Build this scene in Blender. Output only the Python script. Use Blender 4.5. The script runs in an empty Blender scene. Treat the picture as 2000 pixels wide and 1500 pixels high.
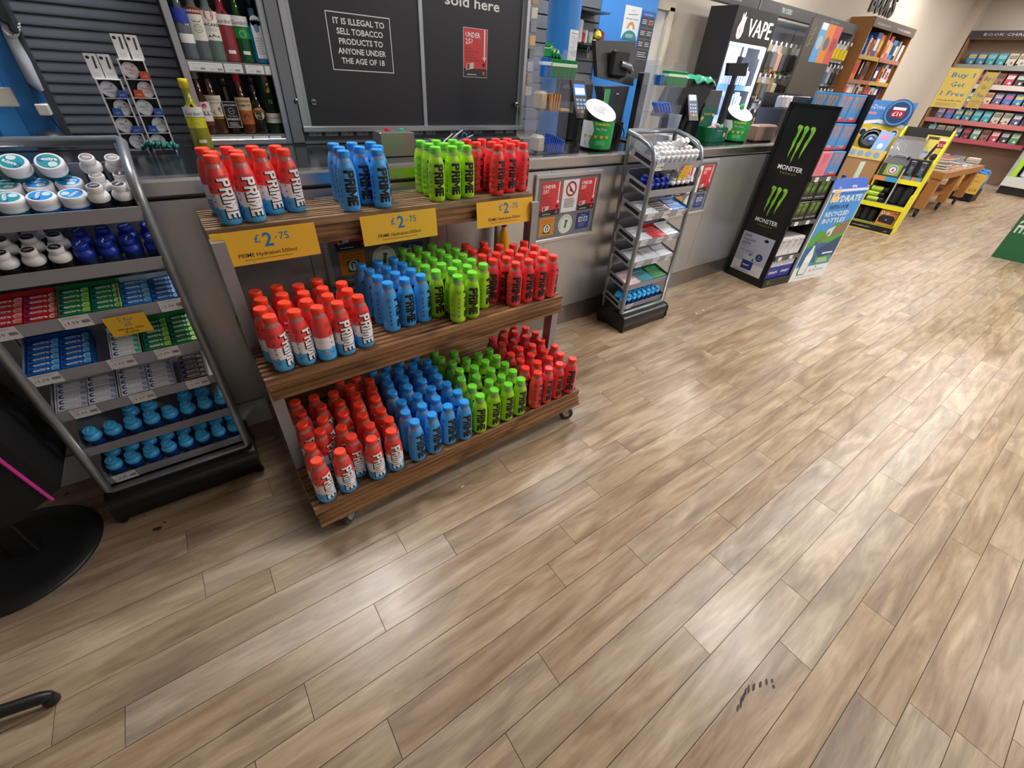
import bpy, bmesh, math, random
from mathutils import Vector, Matrix
random.seed(7)
C = bpy.context.scene.collection
SC = bpy.context.scene
# ---------------------------------------------------------------- camera (position z=1.5, calibrated on the floor planks)
F, YAW, PIT, ROL = 816.887, .668119, .646924, -.0815224
CAM = Vector((0, 0, 1.5))
def _axes():
    cy, sy, cp, sp, cr, sr = math.cos(YAW), math.sin(YAW), math.cos(PIT), math.sin(PIT), math.cos(ROL), math.sin(ROL)
    fwd = Vector((sy*cp, cy*cp, -sp)); right = Vector((cy, -sy, 0)); down = fwd.cross(right)
    return cr*right + sr*down, -sr*right + cr*down, fwd
RX, RD, RF = _axes()
cd = bpy.data.cameras.new('camera'); cam = bpy.data.objects.new('camera', cd); C.objects.link(cam)
cd.sensor_fit = 'HORIZONTAL'; cd.sensor_width = 36; cd.lens = F/2000*36; cd.clip_start = .05; cd.clip_end = 100
m = Matrix((( RX.x, -RD.x, -RF.x, CAM.x), (RX.y, -RD.y, -RF.y, CAM.y), (RX.z, -RD.z, -RF.z, CAM.z), (0, 0, 0, 1)))
cam.matrix_world = m; SC.camera = cam
# ---------------------------------------------------------------- world, exposure, ceiling lights
SC.view_settings.view_transform = 'Standard'; SC.view_settings.look = 'None'
SC.view_settings.exposure = 0.35; SC.view_settings.gamma = 1.0; SC.view_settings.use_curve_mapping = False
w = bpy.data.worlds.new('world'); SC.world = w; w.use_nodes = True
w.node_tree.nodes['Background'].inputs[0].default_value = (1, .985, .97, 1)
w.node_tree.nodes['Background'].inputs[1].default_value = .28
LIGHT_E = 46.0
LIGHTS = [(.35, 2.46, .6, .6), (3.4, .12, .6, .6), (6.1, .12, .6, .6), (8.8, .12, .6, .6), (12.6, .35, .6, .6), (3.2, 3.3, .6, .6), (6.6, 2.9, .6, .6), (11.3, 3.0, .6, .6), (13.6, 2.0, .6, .6),
          (3.4, -2.4, .6, .6), (6.1, -2.4, .6, .6), (8.8, -2.4, .6, .6)]
CEIL = 3.36
# ---------------------------------------------------------------- pixel -> world (the photograph's 2000x1500 frame)
def ray(p): return RX*((p[0]-1000)/F) + RD*((p[1]-750)/F) + RF
def ony(p, y): d = ray(p); return CAM + d*(y/d.y)
def onx(p, x): d = ray(p); return CAM + d*(x/d.x)
def onz(p, z): d = ray(p); return CAM + d*((z-1.5)/d.z)
# ---------------------------------------------------------------- materials
def lin(c):
    c /= 255.0
    return c/12.92 if c <= .04045 else ((c+.055)/1.055)**2.4
def hexc(h):
    h = h.lstrip('#'); return tuple(lin(int(h[i:i+2], 16)) for i in (0, 2, 4)) + (1,)
_M = {}
def M(h, rough=.5, metal=0., emit=0., alpha=1., trans=0., spec=.5, noise=0., nscale=40., bump=0., bscale=200., stretch=None, name=None):
    key = (h, rough, metal, emit, alpha, trans, spec, noise, nscale, bump, bscale, stretch)
    if key in _M: return _M[key]
    mt = bpy.data.materials.new(name or 'm_'+h.strip('#')); mt.use_nodes = True; nt = mt.node_tree
    b = nt.nodes['Principled BSDF']; col = hexc(h)
    b.inputs['Base Color'].default_value = col; b.inputs['Roughness'].default_value = rough; b.inputs['Metallic'].default_value = metal
    b.inputs['Specular IOR Level'].default_value = spec
    if emit: b.inputs['Emission Color'].default_value = col; b.inputs['Emission Strength'].default_value = emit
    if alpha < 1: b.inputs['Alpha'].default_value = alpha
    if trans: b.inputs['Transmission Weight'].default_value = trans
    if noise or bump:
        tc = nt.nodes.new('ShaderNodeTexCoord'); mp = nt.nodes.new('ShaderNodeMapping'); nt.links.new(tc.outputs['Object'], mp.inputs[0])
        if stretch: mp.inputs['Scale'].default_value = stretch
        if noise:
            n = nt.nodes.new('ShaderNodeTexNoise'); n.inputs['Scale'].default_value = nscale; n.inputs['Detail'].default_value = 4
            nt.links.new(mp.outputs[0], n.inputs['Vector'])
            mx = nt.nodes.new('ShaderNodeMix'); mx.data_type = 'RGBA'
            mx.inputs[6].default_value = tuple(max(0, x*(1-noise)) for x in col[:3])+(1,); mx.inputs[7].default_value = tuple(min(1, x*(1+noise)) for x in col[:3])+(1,)
            nt.links.new(n.outputs['Fac'], mx.inputs[0]); nt.links.new(mx.outputs[2], b.inputs['Base Color'])
        if bump:
            n2 = nt.nodes.new('ShaderNodeTexNoise'); n2.inputs['Scale'].default_value = bscale; nt.links.new(mp.outputs[0], n2.inputs['Vector'])
            bp = nt.nodes.new('ShaderNodeBump'); bp.inputs['Strength'].default_value = bump; bp.inputs['Distance'].default_value = .002
            nt.links.new(n2.outputs['Fac'], bp.inputs['Height']); nt.links.new(bp.outputs[0], b.inputs['Normal'])
    _M[key] = mt; return mt
def clear_mat(h, fac, rough=.06):
    """clear plastic: mostly see-through, with a glossy coat"""
    key = ('clear', h, fac, rough)
    if key in _M: return _M[key]
    mt = bpy.data.materials.new('clear_plastic'); mt.use_nodes = True; nt = mt.node_tree
    b = nt.nodes['Principled BSDF']; b.inputs['Base Color'].default_value = hexc(h); b.inputs['Roughness'].default_value = rough
    t = nt.nodes.new('ShaderNodeBsdfTransparent'); t.inputs[0].default_value = tuple(.35+.65*x for x in hexc(h)[:3])+(1,)
    mx = nt.nodes.new('ShaderNodeMixShader'); mx.inputs[0].default_value = fac
    nt.links.new(t.outputs[0], mx.inputs[1]); nt.links.new(b.outputs[0], mx.inputs[2]); nt.links.new(mx.outputs[0], nt.nodes['Material Output'].inputs[0])
    _M[key] = mt; return mt
# ---------------------------------------------------------------- mesh builder
class MB:
    def __init__(s): s.v = []; s.f = []; s.mi = []; s.mats = []; s.sm = []
    def m(s, mat):
        if mat not in s.mats: s.mats.append(mat)
        return s.mats.index(mat)
    def add(s, vs, fs, mat, smooth=False):
        o = len(s.v); s.v += [tuple(v) for v in vs]; i = s.m(mat)
        for f in fs: s.f.append([o+k for k in f]); s.mi.append(i); s.sm.append(smooth)
    def hexa(s, p, mat):  # 8 corners: bottom 4 ccw, top 4 ccw
        s.add(p, [(3, 2, 1, 0), (4, 5, 6, 7), (0, 1, 5, 4), (1, 2, 6, 5), (2, 3, 7, 6), (3, 0, 4, 7)], mat)
    def bx(s, x0, x1, y0, y1, z0, z1, mat):
        s.hexa([(x0, y0, z0), (x1, y0, z0), (x1, y1, z0), (x0, y1, z0), (x0, y0, z1), (x1, y0, z1), (x1, y1, z1), (x0, y1, z1)], mat)
    def bev(s, x0, x1, y0, y1, z0, z1, mat, r=.003):
        """box with chamfered vertical and horizontal edges"""
        vs = []
        for z, k in ((z0, r), (z0+r, 0), (z1-r, 0), (z1, r)):
            a, b, c, d = x0+k, x1-k, y0+k, y1-k
            q = r if k == 0 else r*.6
            vs += [(a+q, c, z), (b-q, c, z), (b, c+q, z), (b, d-q, z), (b-q, d, z), (a+q, d, z), (a, d-q, z), (a, c+q, z)]
        fs = [tuple(range(7, -1, -1)), tuple(range(24, 32))]
        for l in range(3):
            for i in range(8): j = (i+1) % 8; fs.append((l*8+i, l*8+j, l*8+8+j, l*8+8+i))
        s.add(vs, fs, mat)
    def obox(s, c, ax, ay, az, mat):  # oriented box: centre + half vectors
        c, ax, ay, az = map(Vector, (c, ax, ay, az))
        s.hexa([c-ax-ay-az, c+ax-ay-az, c+ax+ay-az, c-ax+ay-az, c-ax-ay+az, c+ax-ay+az, c+ax+ay+az, c-ax+ay+az], mat)
    def prism(s, pts, a0, a1, axis, mat, smooth=False):
        """extrude a 2-D outline along an axis. axis 'x': pts=(y,z); 'y': pts=(x,z); 'z': pts=(x,y)"""
        n = len(pts)
        def P(p, a): return {'x': (a, p[0], p[1]), 'y': (p[0], a, p[1]), 'z': (p[0], p[1], a)}[axis]
        vs = [P(p, a0) for p in pts]+[P(p, a1) for p in pts]
        fs = [tuple(range(n-1, -1, -1)), tuple(range(n, 2*n))]
        s.add(vs, fs, mat); 
        s.add(vs, [(i, (i+1) % n, n+(i+1) % n, n+i) for i in range(n)], mat, smooth)
    def lathe(s, prof, n, mat, c=(0, 0, 0), smooth=True, caps=True, frame=None, lobes=None):
        vs = []; fs = []
        X, Y, Z = frame or (Vector((1, 0, 0)), Vector((0, 1, 0)), Vector((0, 0, 1))); c = Vector(c)
        for r, z in prof:
            for i in range(n):
                a = 2*math.pi*i/n; vs.append(c+X*(r*math.cos(a))+Y*(r*math.sin(a))+Z*z)
        for l in range(len(prof)-1):
            for i in range(n): j = (i+1) % n; fs.append((l*n+i, l*n+j, l*n+n+j, l*n+n+i))
        s.add(vs, fs, mat, smooth)
        if caps:
            k = (len(prof)-1)*n
            s.add([vs[i] for i in range(n)], [tuple(range(n-1, -1, -1))], mat)
            s.add([vs[k+i] for i in range(n)], [tuple(range(n))], mat)
    def tube(s, path, r, n, mat, caps=True, closed=False):
        P = [Vector(p) for p in path]; k = len(P); vs = []; fs = []; prev = None
        for i, p in enumerate(P):
            if closed: t = (P[(i+1) % k]-P[i-1])
            else: t = (P[min(i+1, k-1)]-P[max(i-1, 0)])
            t.normalize()
            if prev is None: u = t.orthogonal().normalized()
            else: u = (prev-t*prev.dot(t)); u = u.normalized() if u.length > 1e-6 else t.orthogonal().normalized()
            prev = u; v = t.cross(u); rr = r[i] if isinstance(r, (list, tuple)) else r
            for j in range(n): a = 2*math.pi*(j+.5)/n; vs.append(p+u*(rr*math.cos(a))+v*(rr*math.sin(a)))
        for i in range(k if closed else k-1):
            o, q = i*n, ((i+1) % k)*n
            for j in range(n): l = (j+1) % n; fs.append((o+j, o+l, q+l, q+j))
        s.add(vs, fs, mat, True)
        if caps and not closed: s.add(vs, [tuple(range(n-1, -1, -1)), tuple(range((k-1)*n, k*n))], mat)
    def bar(s, a, b, wd, th, mat, up=(0, 0, 1)):
        a, b = Vector(a), Vector(b); t = (b-a); up = Vector(up); sd = t.cross(up)
        if sd.length < 1e-6: sd = t.cross(Vector((0, 1, 0)))
        sd.normalize(); u = sd.cross(t).normalized()
        s.obox((a+b)/2, t/2, sd*(wd/2), u*(th/2), mat)
    def mesh(s, name):
        me = bpy.data.meshes.new(name); me.from_pydata(s.v, [], s.f)
        for mt in s.mats: me.materials.append(mt)
        me.polygons.foreach_set('material_index', s.mi); me.polygons.foreach_set('use_smooth', s.sm)
        me.update(); return me
    def build(s, name, parent=None, loc=None, rz=0):
        o = bpy.data.objects.new(name, s.mesh(name)); C.objects.link(o)
        if parent: o.parent = parent
        if loc is not None: o.location = loc
        if rz: o.rotation_euler = (0, 0, rz)
        return o
def tag(o, label, cat, group=None):
    o['label'] = label; o['category'] = cat
    if group: o['group'] = group
    return o
def thing(name, label, cat, loc=(0, 0, 0), rz=0, group=None):
    o = bpy.data.objects.new(name, None); C.objects.link(o); o.location = loc; o.rotation_euler = (0, 0, rz); o.empty_display_size = .05
    return tag(o, label, cat, group)
def struct(o): o['kind'] = 'structure'; return o
def clone(o, loc, rot, label, group=None, kids=True):
    r = o.copy(); C.objects.link(r); r.location = loc; r.rotation_euler = rot; r['label'] = label
    if group: r['group'] = group
    if kids:
        for ch in o.children:
            c = ch.copy(); C.objects.link(c); c.parent = r
    return r
def inst(name, me, parent=None, loc=(0, 0, 0), rot=(0, 0, 0)):
    o = bpy.data.objects.new(name, me); C.objects.link(o); o.location = loc; o.rotation_euler = rot
    if parent: o.parent = parent
    return o
ORD = ['first', 'second', 'third', 'fourth', 'fifth', 'sixth', 'seventh', 'eighth', 'ninth', 'tenth', 'eleventh', 'twelfth', 'thirteenth', 'fourteenth', 'fifteenth', 'sixteenth']
# ---------------------------------------------------------------- flat print: text, rectangles, discs on a mapped surface
_T = {}
def text2d(s, bold=0., res=2):
    k = (s, bold, res)
    if k not in _T:
        cu = bpy.data.curves.new('t', 'FONT'); cu.body = s; cu.size = 1; cu.offset = bold; cu.resolution_u = res; cu.fill_mode = 'FRONT'
        ob = bpy.data.objects.new('t', cu); me = bpy.data.meshes.new_from_object(ob)
        vs = [(v.co.x, v.co.y) for v in me.vertices]; fs = [tuple(p.vertices) for p in me.polygons]
        bpy.data.objects.remove(ob); bpy.data.curves.remove(cu); bpy.data.meshes.remove(me)
        x0 = min((v[0] for v in vs), default=0); x1 = max((v[0] for v in vs), default=0)
        _T[k] = (vs, fs, x0, x1)
    return _T[k]
class Print:
    """draws on a surface map(x, y, h) -> point; x to the right, y up, h off the surface"""
    def __init__(s, mp, step=None): s.mb = MB(); s.mp = mp; s.step = step; s.e = .0006
    def put(s, vs, fs, mat, lay): s.mb.add([s.mp(x, y, s.e*lay) for x, y in vs], fs, mat)
    def rect(s, x0, y0, x1, y1, mat, lay=1):
        n = max(1, int(math.ceil(abs(x1-x0)/s.step))) if s.step else 1
        vs = []
        for i in range(n+1): x = x0+(x1-x0)*i/n; vs += [(x, y0), (x, y1)]
        s.put(vs, [(2*i, 2*i+2, 2*i+3, 2*i+1) for i in range(n)], mat, lay)
    def frame(s, x0, y0, x1, y1, t, mat, lay=1):
        s.rect(x0, y0, x1, y0+t, mat, lay); s.rect(x0, y1-t, x1, y1, mat, lay); s.rect(x0, y0+t, x0+t, y1-t, mat, lay); s.rect(x1-t, y0+t, x1, y1-t, mat, lay)
    def poly(s, pts, mat, lay=1): s.put(pts, [tuple(range(len(pts)))], mat, lay)
    def disc(s, cx, cy, rx, mat, lay=1, ry=None, n=20, a0=0, a1=360):
        ry = ry or rx; full = a1-a0 >= 360
        pts = [(cx+rx*math.cos(math.radians(a0+(a1-a0)*i/(n if full else n-1))), cy+ry*math.sin(math.radians(a0+(a1-a0)*i/(n if full else n-1)))) for i in range(n)]
        s.poly(pts, mat, lay)
    def ring(s, cx, cy, r0, r1, mat, lay=1, n=24, a0=0, a1=360):
        vs = []
        for i in range(n+1):
            a = math.radians(a0+(a1-a0)*i/n); vs += [(cx+r0*math.cos(a), cy+r0*math.sin(a)), (cx+r1*math.cos(a), cy+r1*math.sin(a))]
        s.put(vs, [(2*i, 2*i+1, 2*i+3, 2*i+2) for i in range(n)], mat, lay)
    def line(s, a, b, t, mat, lay=1):
        dx, dy = b[0]-a[0], b[1]-a[1]; l = math.hypot(dx, dy) or 1; nx, ny = -dy/l*t/2, dx/l*t/2
        s.poly([(a[0]-nx, a[1]-ny), (b[0]-nx, b[1]-ny), (b[0]+nx, b[1]+ny), (a[0]+nx, a[1]+ny)], mat, lay)
    def text(s, t, x, y, size, mat, lay=2, al='C', bold=0., xs=1., rot=0., res=2, width=None):
        vs, fs, x0, x1 = text2d(t, bold, res)
        if width: xs = width/((x1-x0)*size or 1)
        off = {'L': x0, 'C': (x0+x1)/2, 'R': x1}[al]; c, sn = math.cos(rot), math.sin(rot); out = []
        for a, b in vs:
            u, v = (a-off)*size*xs, b*size; out.append((x+u*c-v*sn, y+u*sn+v*c))
        s.put(out, fs, mat, lay)
    def lines(s, x0, x1, y, n, gap, th, mat, lay=2, ragged=.25):
        for i in range(n): s.rect(x0, y-i*gap, x1-(x1-x0)*ragged*random.random(), y-i*gap+th, mat, lay)
    def barcode(s, x0, y0, x1, y1, mat, lay=2):
        x = x0
        while x < x1: wd = (x1-x0)*random.choice((.03, .05, .08)); s.rect(x, y0, min(x+wd, x1), y1, mat, lay); x += wd*1.9
    def build(s, name, parent=None): return s.mb.build(name, parent)
def plane(o, r, u):
    o, r, u = Vector(o), Vector(r).normalized(), Vector(u).normalized(); n = r.cross(u)
    return lambda x, y, h: o+r*x+u*y+n*h
def cyl(c, rad, zfun=None, face=-math.pi/2):
    """surface of an upright cylinder: x is arc length from the facing direction, y is height"""
    c = Vector(c)
    def mp(x, y, h):
        r = (rad(y) if callable(rad) else rad); a = face+x/(rad(.5) if callable(rad) and False else (r if not callable(rad) else rad(None)))
        return c+Vector(((r+h)*math.cos(a), (r+h)*math.sin(a), y))
    return mp
WHITE = M('#e9e9ea', .45); BLACK = M('#121214', .45); INK = M('#161616', .6)
STEEL = M('#c6c8cb', .36, .82, noise=.05, nscale=3, bump=.05, bscale=60, stretch=(1, 1, 40), name='brushed_steel')
ALU = M('#b4b6ba', .35, .85, name='anodised_aluminium')
GREYPAINT = M('#8f9498', .35, .5, name='grey_powder_coat')
# ================================================================ FLOOR
PW, PY0, PL = .1092, -.3087, 1.0
def plank_mat(attr):
    mt = bpy.data.materials.new('plank_wood'); mt.use_nodes = True; nt = mt.node_tree; N = nt.nodes.new; L = nt.links.new
    b = nt.nodes['Principled BSDF']
    if attr:
        oi = N('ShaderNodeAttribute'); oi.attribute_name = 'rnd'; rnd = oi.outputs['Fac']
    else:
        oi = N('ShaderNodeObjectInfo'); rnd = oi.outputs['Random']
    geo = N('ShaderNodeNewGeometry')
    mul = N('ShaderNodeMath'); mul.operation = 'MULTIPLY'; mul.inputs[1].default_value = 37.0; L(rnd, mul.inputs[0])
    cmb = N('ShaderNodeCombineXYZ'); L(mul.outputs[0], cmb.inputs[2]); L(mul.outputs[0], cmb.inputs[0])
    add = N('ShaderNodeVectorMath'); add.operation = 'ADD'; L(geo.outputs['Position'], add.inputs[0]); L(cmb.outputs[0], add.inputs[1])
    def mapped(sc):
        mp = N('ShaderNodeMapping'); mp.inputs['Scale'].default_value = sc; L(add.outputs[0], mp.inputs[0]); return mp.outputs[0]
    # slow warp, so the grain wanders
    wn = N('ShaderNodeTexNoise'); wn.inputs['Scale'].default_value = 1; wn.inputs['Detail'].default_value = 2; L(mapped((3, 9, 1)), wn.inputs['Vector'])
    big = N('ShaderNodeTexNoise'); big.inputs['Scale'].default_value = 1; big.inputs['Detail'].default_value = 3; big.inputs['Distortion'].default_value = 1.6; L(mapped((1.7, 11, 1)), big.inputs['Vector'])
    fine = N('ShaderNodeTexNoise'); fine.inputs['Scale'].default_value = 1; fine.inputs['Detail'].default_value = 6; fine.inputs['Roughness'].default_value = .65; fine.inputs['Distortion'].default_value = .6; L(mapped((6, 70, 1)), fine.inputs['Vector'])
    # cathedral rings
    sc2 = N('ShaderNodeVectorMath'); sc2.operation = 'MULTIPLY_ADD'; sc2.inputs[1].default_value = (.0, .9, 0); L(wn.outputs['Color'], sc2.inputs[0]); L(mapped((1.1, 7, 1)), sc2.inputs[2])
    wv = N('ShaderNodeTexNoise'); wv.inputs['Scale'].default_value = 1.0; wv.inputs['Detail'].default_value = 1.0; L(sc2.outputs[0], wv.inputs['Vector'])
    rg = N('ShaderNodeMath'); rg.operation = 'MULTIPLY'; rg.inputs[1].default_value = 20; L(wv.outputs['Fac'], rg.inputs[0])
    sn = N('ShaderNodeMath'); sn.operation = 'SINE'; L(rg.outputs[0], sn.inputs[0])
    r1 = N('ShaderNodeValToRGB'); L(big.outputs['Fac'], r1.inputs[0]); cr = r1.color_ramp
    cr.elements[0].position = .32; cr.elements[0].color = hexc('#745d46'); cr.elements[1].position = .66; cr.elements[1].color = hexc('#c9b498')
    e = cr.elements.new(.5); e.color = hexc('#aa9275')
    # plank tone
    r2 = N('ShaderNodeValToRGB'); L(rnd, r2.inputs[0]); c2 = r2.color_ramp; c2.interpolation = 'LINEAR'
    c2.elements[0].color = hexc('#ac9170'); c2.elements[1].color = hexc('#aca298')
    for p, h in ((.2, '#c2b199'), (.4, '#a48a69'), (.55, '#b9aea0'), (.7, '#ae947a'), (.85, '#9b8263')): e = c2.elements.new(p); e.color = hexc(h)
    m1 = N('ShaderNodeMix'); m1.data_type = 'RGBA'; m1.inputs[0].default_value = .42; L(r1.outputs[0], m1.inputs[6]); L(r2.outputs[0], m1.inputs[7])
    m2 = N('ShaderNodeMix'); m2.data_type = 'RGBA'; m2.blend_type = 'MULTIPLY'; m2.inputs[0].default_value = .8; L(m1.outputs[2], m2.inputs[6])
    r3 = N('ShaderNodeValToRGB'); L(fine.outputs['Fac'], r3.inputs[0]); r3.color_ramp.elements[0].position = .25; r3.color_ramp.elements[0].color = (.70, .67, .64, 1); r3.color_ramp.elements[1].position = .58; r3.color_ramp.elements[1].color = (1, 1, 1, 1)
    L(r3.outputs[0], m2.inputs[7])
    m3 = N('ShaderNodeMix'); m3.data_type = 'RGBA'; m3.blend_type = 'MULTIPLY'; m3.inputs[0].default_value = .3; L(m2.outputs[2], m3.inputs[6])
    r4 = N('ShaderNodeValToRGB'); L(sn.outputs[0], r4.inputs[0]); r4.color_ramp.elements[0].position = .0; r4.color_ramp.elements[0].color = (.74, .7, .66, 1); r4.color_ramp.elements[1].position = .45; r4.color_ramp.elements[1].color = (1, 1, 1, 1)
    L(r4.outputs[0], m3.inputs[7])
    # darker figure and small knots
    kn = N('ShaderNodeTexNoise'); kn.inputs['Scale'].default_value = 1; kn.inputs['Detail'].default_value = 4; kn.inputs['Roughness'].default_value = .6; kn.inputs['Distortion'].default_value = 2.2; L(mapped((3.2, 16, 1)), kn.inputs['Vector'])
    r5 = N('ShaderNodeValToRGB'); L(kn.outputs['Fac'], r5.inputs[0]); r5.color_ramp.elements[0].position = .30; r5.color_ramp.elements[0].color = (.58, .53, .48, 1); r5.color_ramp.elements[1].position = .50; r5.color_ramp.elements[1].color = (.82, .825, .86, 1)
    m4 = N('ShaderNodeMix'); m4.data_type = 'RGBA'; m4.blend_type = 'MULTIPLY'; m4.inputs[0].default_value = .5; L(m3.outputs[2], m4.inputs[6]); L(r5.outputs[0], m4.inputs[7])
    L(m4.outputs[2], b.inputs['Base Color'])
    # wear: gloss varies, light scuffs
    sc = N('ShaderNodeTexNoise'); sc.inputs['Scale'].default_value = 9; sc.inputs['Detail'].default_value = 5; L(geo.outputs['Position'], sc.inputs['Vector'])
    mr = N('ShaderNodeMapRange'); mr.inputs['To Min'].default_value = .22; mr.inputs['To Max'].default_value = .42; L(sc.outputs['Fac'], mr.inputs[0]); L(mr.outputs[0], b.inputs['Roughness'])
    bp = N('ShaderNodeBump'); bp.inputs['Strength'].default_value = .25; bp.inputs['Distance'].default_value = .0012
    L(fine.outputs['Fac'], bp.inputs['Height']); L(bp.outputs[0], b.inputs['Normal'])
    b.inputs['Specular IOR Level'].default_value = .45
    return mt
PLANK = plank_mat(False); PLANK_A = plank_mat(True)
mb = MB(); mb.bx(-3, 16.5, -5.5, 4.6, -.06, -.005, M('#3a3028', .8)); floor = struct(mb.build('floor'))
OFF = {-1: .24, 0: .583, 1: .178, 2: .405, 3: .938, 4: .266, 5: .47, 6: .006, 7: .688, 8: .838, 9: .092, 10: .418, 11: .265, 12: .829, 13: .634, 14: .026, 15: .6, 16: .906}
rp = random.Random(3)
cells = []
for r in range(-48, 45):
    off = OFF.get(r, rp.random())
    k0 = -4 if r > -10 else -3
    for k in range(k0, 17):
        x0 = off+k*PL; y0 = PY0+r*PW
        if x0 > 16.3 or x0 < -3.9: continue
        cells.append((x0, y0))
def in_view(x, y):
    d = Vector((x, y, 0))-CAM; z = d.dot(RF)
    if z <= .1: return None
    u, v = 1000+F*d.dot(RX)/z, 750+F*d.dot(RD)/z
    return z if -150 < u < 2150 and -100 < v < 1650 else None
vis = []; rest = []
for c in cells:
    zs = [in_view(c[0]+a, c[1]+PW/2) for a in (.02, .25, .5, .75, .98)]
    zs = [z for z in zs if z]
    if zs and c[1] < 1.98: vis.append((min(zs), c))
    else: rest.append(c)
vis.sort(); rest += [c for _, c in vis[296:]]; vis = [c for _, c in vis[:296]]
g = .0009
pm = MB(); pm.bx(g, PL-g, g, PW-g, -.006, 0, PLANK); pme = pm.mesh('plank')
for x0, y0 in vis: inst('plank', pme, floor, (x0, y0, 0))
st = MB(); rv = []
for x0, y0 in rest:
    st.bx(x0+g, x0+PL-g, y0+g, y0+PW-g, -.006, 0, PLANK_A); rv += [rp.random()]*6
so = st.build('far_planks', floor); so['kind'] = 'stuff'
at = so.data.attributes.new('rnd', 'FLOAT', 'FACE'); at.data.foreach_set('value', rv)
# marks on the floor: a dark scuff, drips, flecks of paper
mb = MB(); scf = M('#3a322c', .7)
sx, sy = onz((1448, 1362), 0).xy
for i, (px, py, l) in enumerate([(1441, 1383, .022), (1447, 1372, .036), (1452, 1361, .036), (1456, 1352, .030), (1462, 1346, .028), (1472, 1342, .026), (1485, 1337, .022), (1497, 1332, .02), (1508, 1330, .014), (1511, 1341, .012)]):
    c = onz((px, py), .0006); a = .35+.1*math.sin(i*2); w2 = .0035 if i < 5 else .0045
    u = Vector((math.cos(a), math.sin(a), 0))*l*.5; v = Vector((-math.sin(a), math.cos(a), 0))*w2
    mb.add([c-u-v*.3, c-u*.3-v, c+u-v*.5, c+u*1.1+v*.2, c+u*.2+v, c-u+v*.6], [(0, 1, 2, 3, 4, 5)], scf)
mb.build('scuff_mark', floor)
mb = MB(); dk = M('#3a2a1e', .35)
for px, py, r in ((310, 1032, .012), (303, 1034, .010), (322, 1020, .006), (130, 965, .008), (127, 990, .009), (1508, 1332, .003), (945, 969, .002)):
    c = onz((px, py), .0006); mb.add([c+Vector((r*math.cos(k*.9)*(1+.3*math.sin(k*3)), r*.8*math.sin(k*.9), 0)) for k in range(7)], [tuple(range(7))], dk)
mb.build('spill_drip', floor)
mb = MB()
for px, py, r in ((1360, 612, .012), (1390, 601, .008), (1374, 606, .014), (1173, 766, .006), (903, 951, .006), (906, 949, .004)):
    c = onz((px, py), .001); mb.add([c+Vector((r*math.cos(k*1.2)*(1+.4*math.sin(k*2)), r*.7*math.sin(k*1.2), .0005*k)) for k in range(5)], [tuple(range(5))], WHITE)
mb.build('paper_fleck', floor)
# ================================================================ SHELL
WALLC = M('#c6bcae', .75, noise=.03, nscale=4)
mb = MB(); mb.bx(-2.0, 15.2, 4.05, 4.2, 0, CEIL, WALLC); back = struct(mb.build('wall_back'))
mb = MB(); mb.bx(15.0, 15.2, -5.5, 4.05, 0, CEIL, WALLC); mb.bx(14.7, 15.0, 3.86, 4.05, 0, CEIL, WALLC); struct(mb.build('wall_end'))
mb = MB(); mb.bx(-2.2, -2.0, -5.5, 4.2, 0, CEIL, M('#6d6862', .8)); struct(mb.build('shade_wall_left'))  # unseen dark wall, added to block light and keep the left side dim
mb = MB(); mb.bx(-2.2, 15.2, -5.7, 4.2, CEIL, CEIL+.08, M('#e4e0da', .85)); ceil = struct(mb.build('ceiling'))
fr = M('#e8e8e8', .5); em = M('#fffcf8', .5, emit=LIGHT_E, name='light_diffuser')
for i, (x, y, a, b) in enumerate(LIGHTS):
    t = thing('ceiling_light', 'square recessed ceiling light panel, %s counted from the shutter end' % ORD[i], 'ceiling light', (x, y, CEIL))
    mb = MB(); 
    for q in ((-a/2-.02, -a/2, -b/2-.02, b/2+.02), (a/2, a/2+.02, -b/2-.02, b/2+.02), (-a/2, a/2, -b/2-.02, -b/2), (-a/2, a/2, b/2, b/2+.02)): mb.bx(*q, -.02, 0, fr)
    mb.build('frame', t); mb = MB(); mb.bx(-a/2, a/2, -b/2, b/2, -.012, -.004, em); mb.build('diffuser', t)
# ---- behind the till on the left: blue wall, roller shutter
YS = 2.80
BLUE = M('#3c9ce8', .45, noise=.03, nscale=3); BLUED = M('#2a6fb0', .5)
mb = MB(); xe = ony((70, 134), YS).x
mb.bx(-2, xe, YS+.02, YS+.12, 0, CEIL, BLUE); bw = struct(mb.build('wall_blue'))
mb = MB(); mb.bx(xe-.045, xe-.012, YS-.03, YS+.02, 1.0, CEIL, M('#1f5c9c', .5)); struct(mb.build('trim_1'))
mb = MB(); mb.bx(xe-.2, xe-.12, YS-.004, YS+.02, 1.0, 1.75, M('#3894e0', .45)); struct(mb.build('trim_2'))
SL = M('#646a76', .45, .2, name='shutter_slat'); SLD = M('#3a3e46', .5, .3)
sh = thing('roller_shutter', 'dark grey slatted roller shutter closed behind the counter, beside the blue wall', 'shutter', (0, YS, 0))
x0, x1 = xe, .62; zp = .0361
prof = [(0, 0), (-.006, .0008), (-.009, .004), (-.009, .010), (-.0075, .022), (-.005, .0325), (.001, .0345), (.004, .0355), (.004, 0)]
mb = MB(); mb.prism(prof, x0, x1, 'x', SL); sme = mb.mesh('slat')
for k in range(40): inst('slat', sme, sh, (0, 0, 1.11+k*zp))
mb = MB(); mb.bx(x0, x1, .004, .02, 1.0, CEIL-.1, SLD); mb.build('back_sheet', sh)
mb = MB(); mb.bx(x0-.012, x0+.012, -.03, .03, 1.0, CEIL-.1, M('#454a53', .4, .4)); mb.build('guide_rail', sh)
mb = MB(); mb.bx(x0, x1, -.02, .004, 1.075, 1.11, SL); mb.build('bottom_bar', sh)
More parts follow.
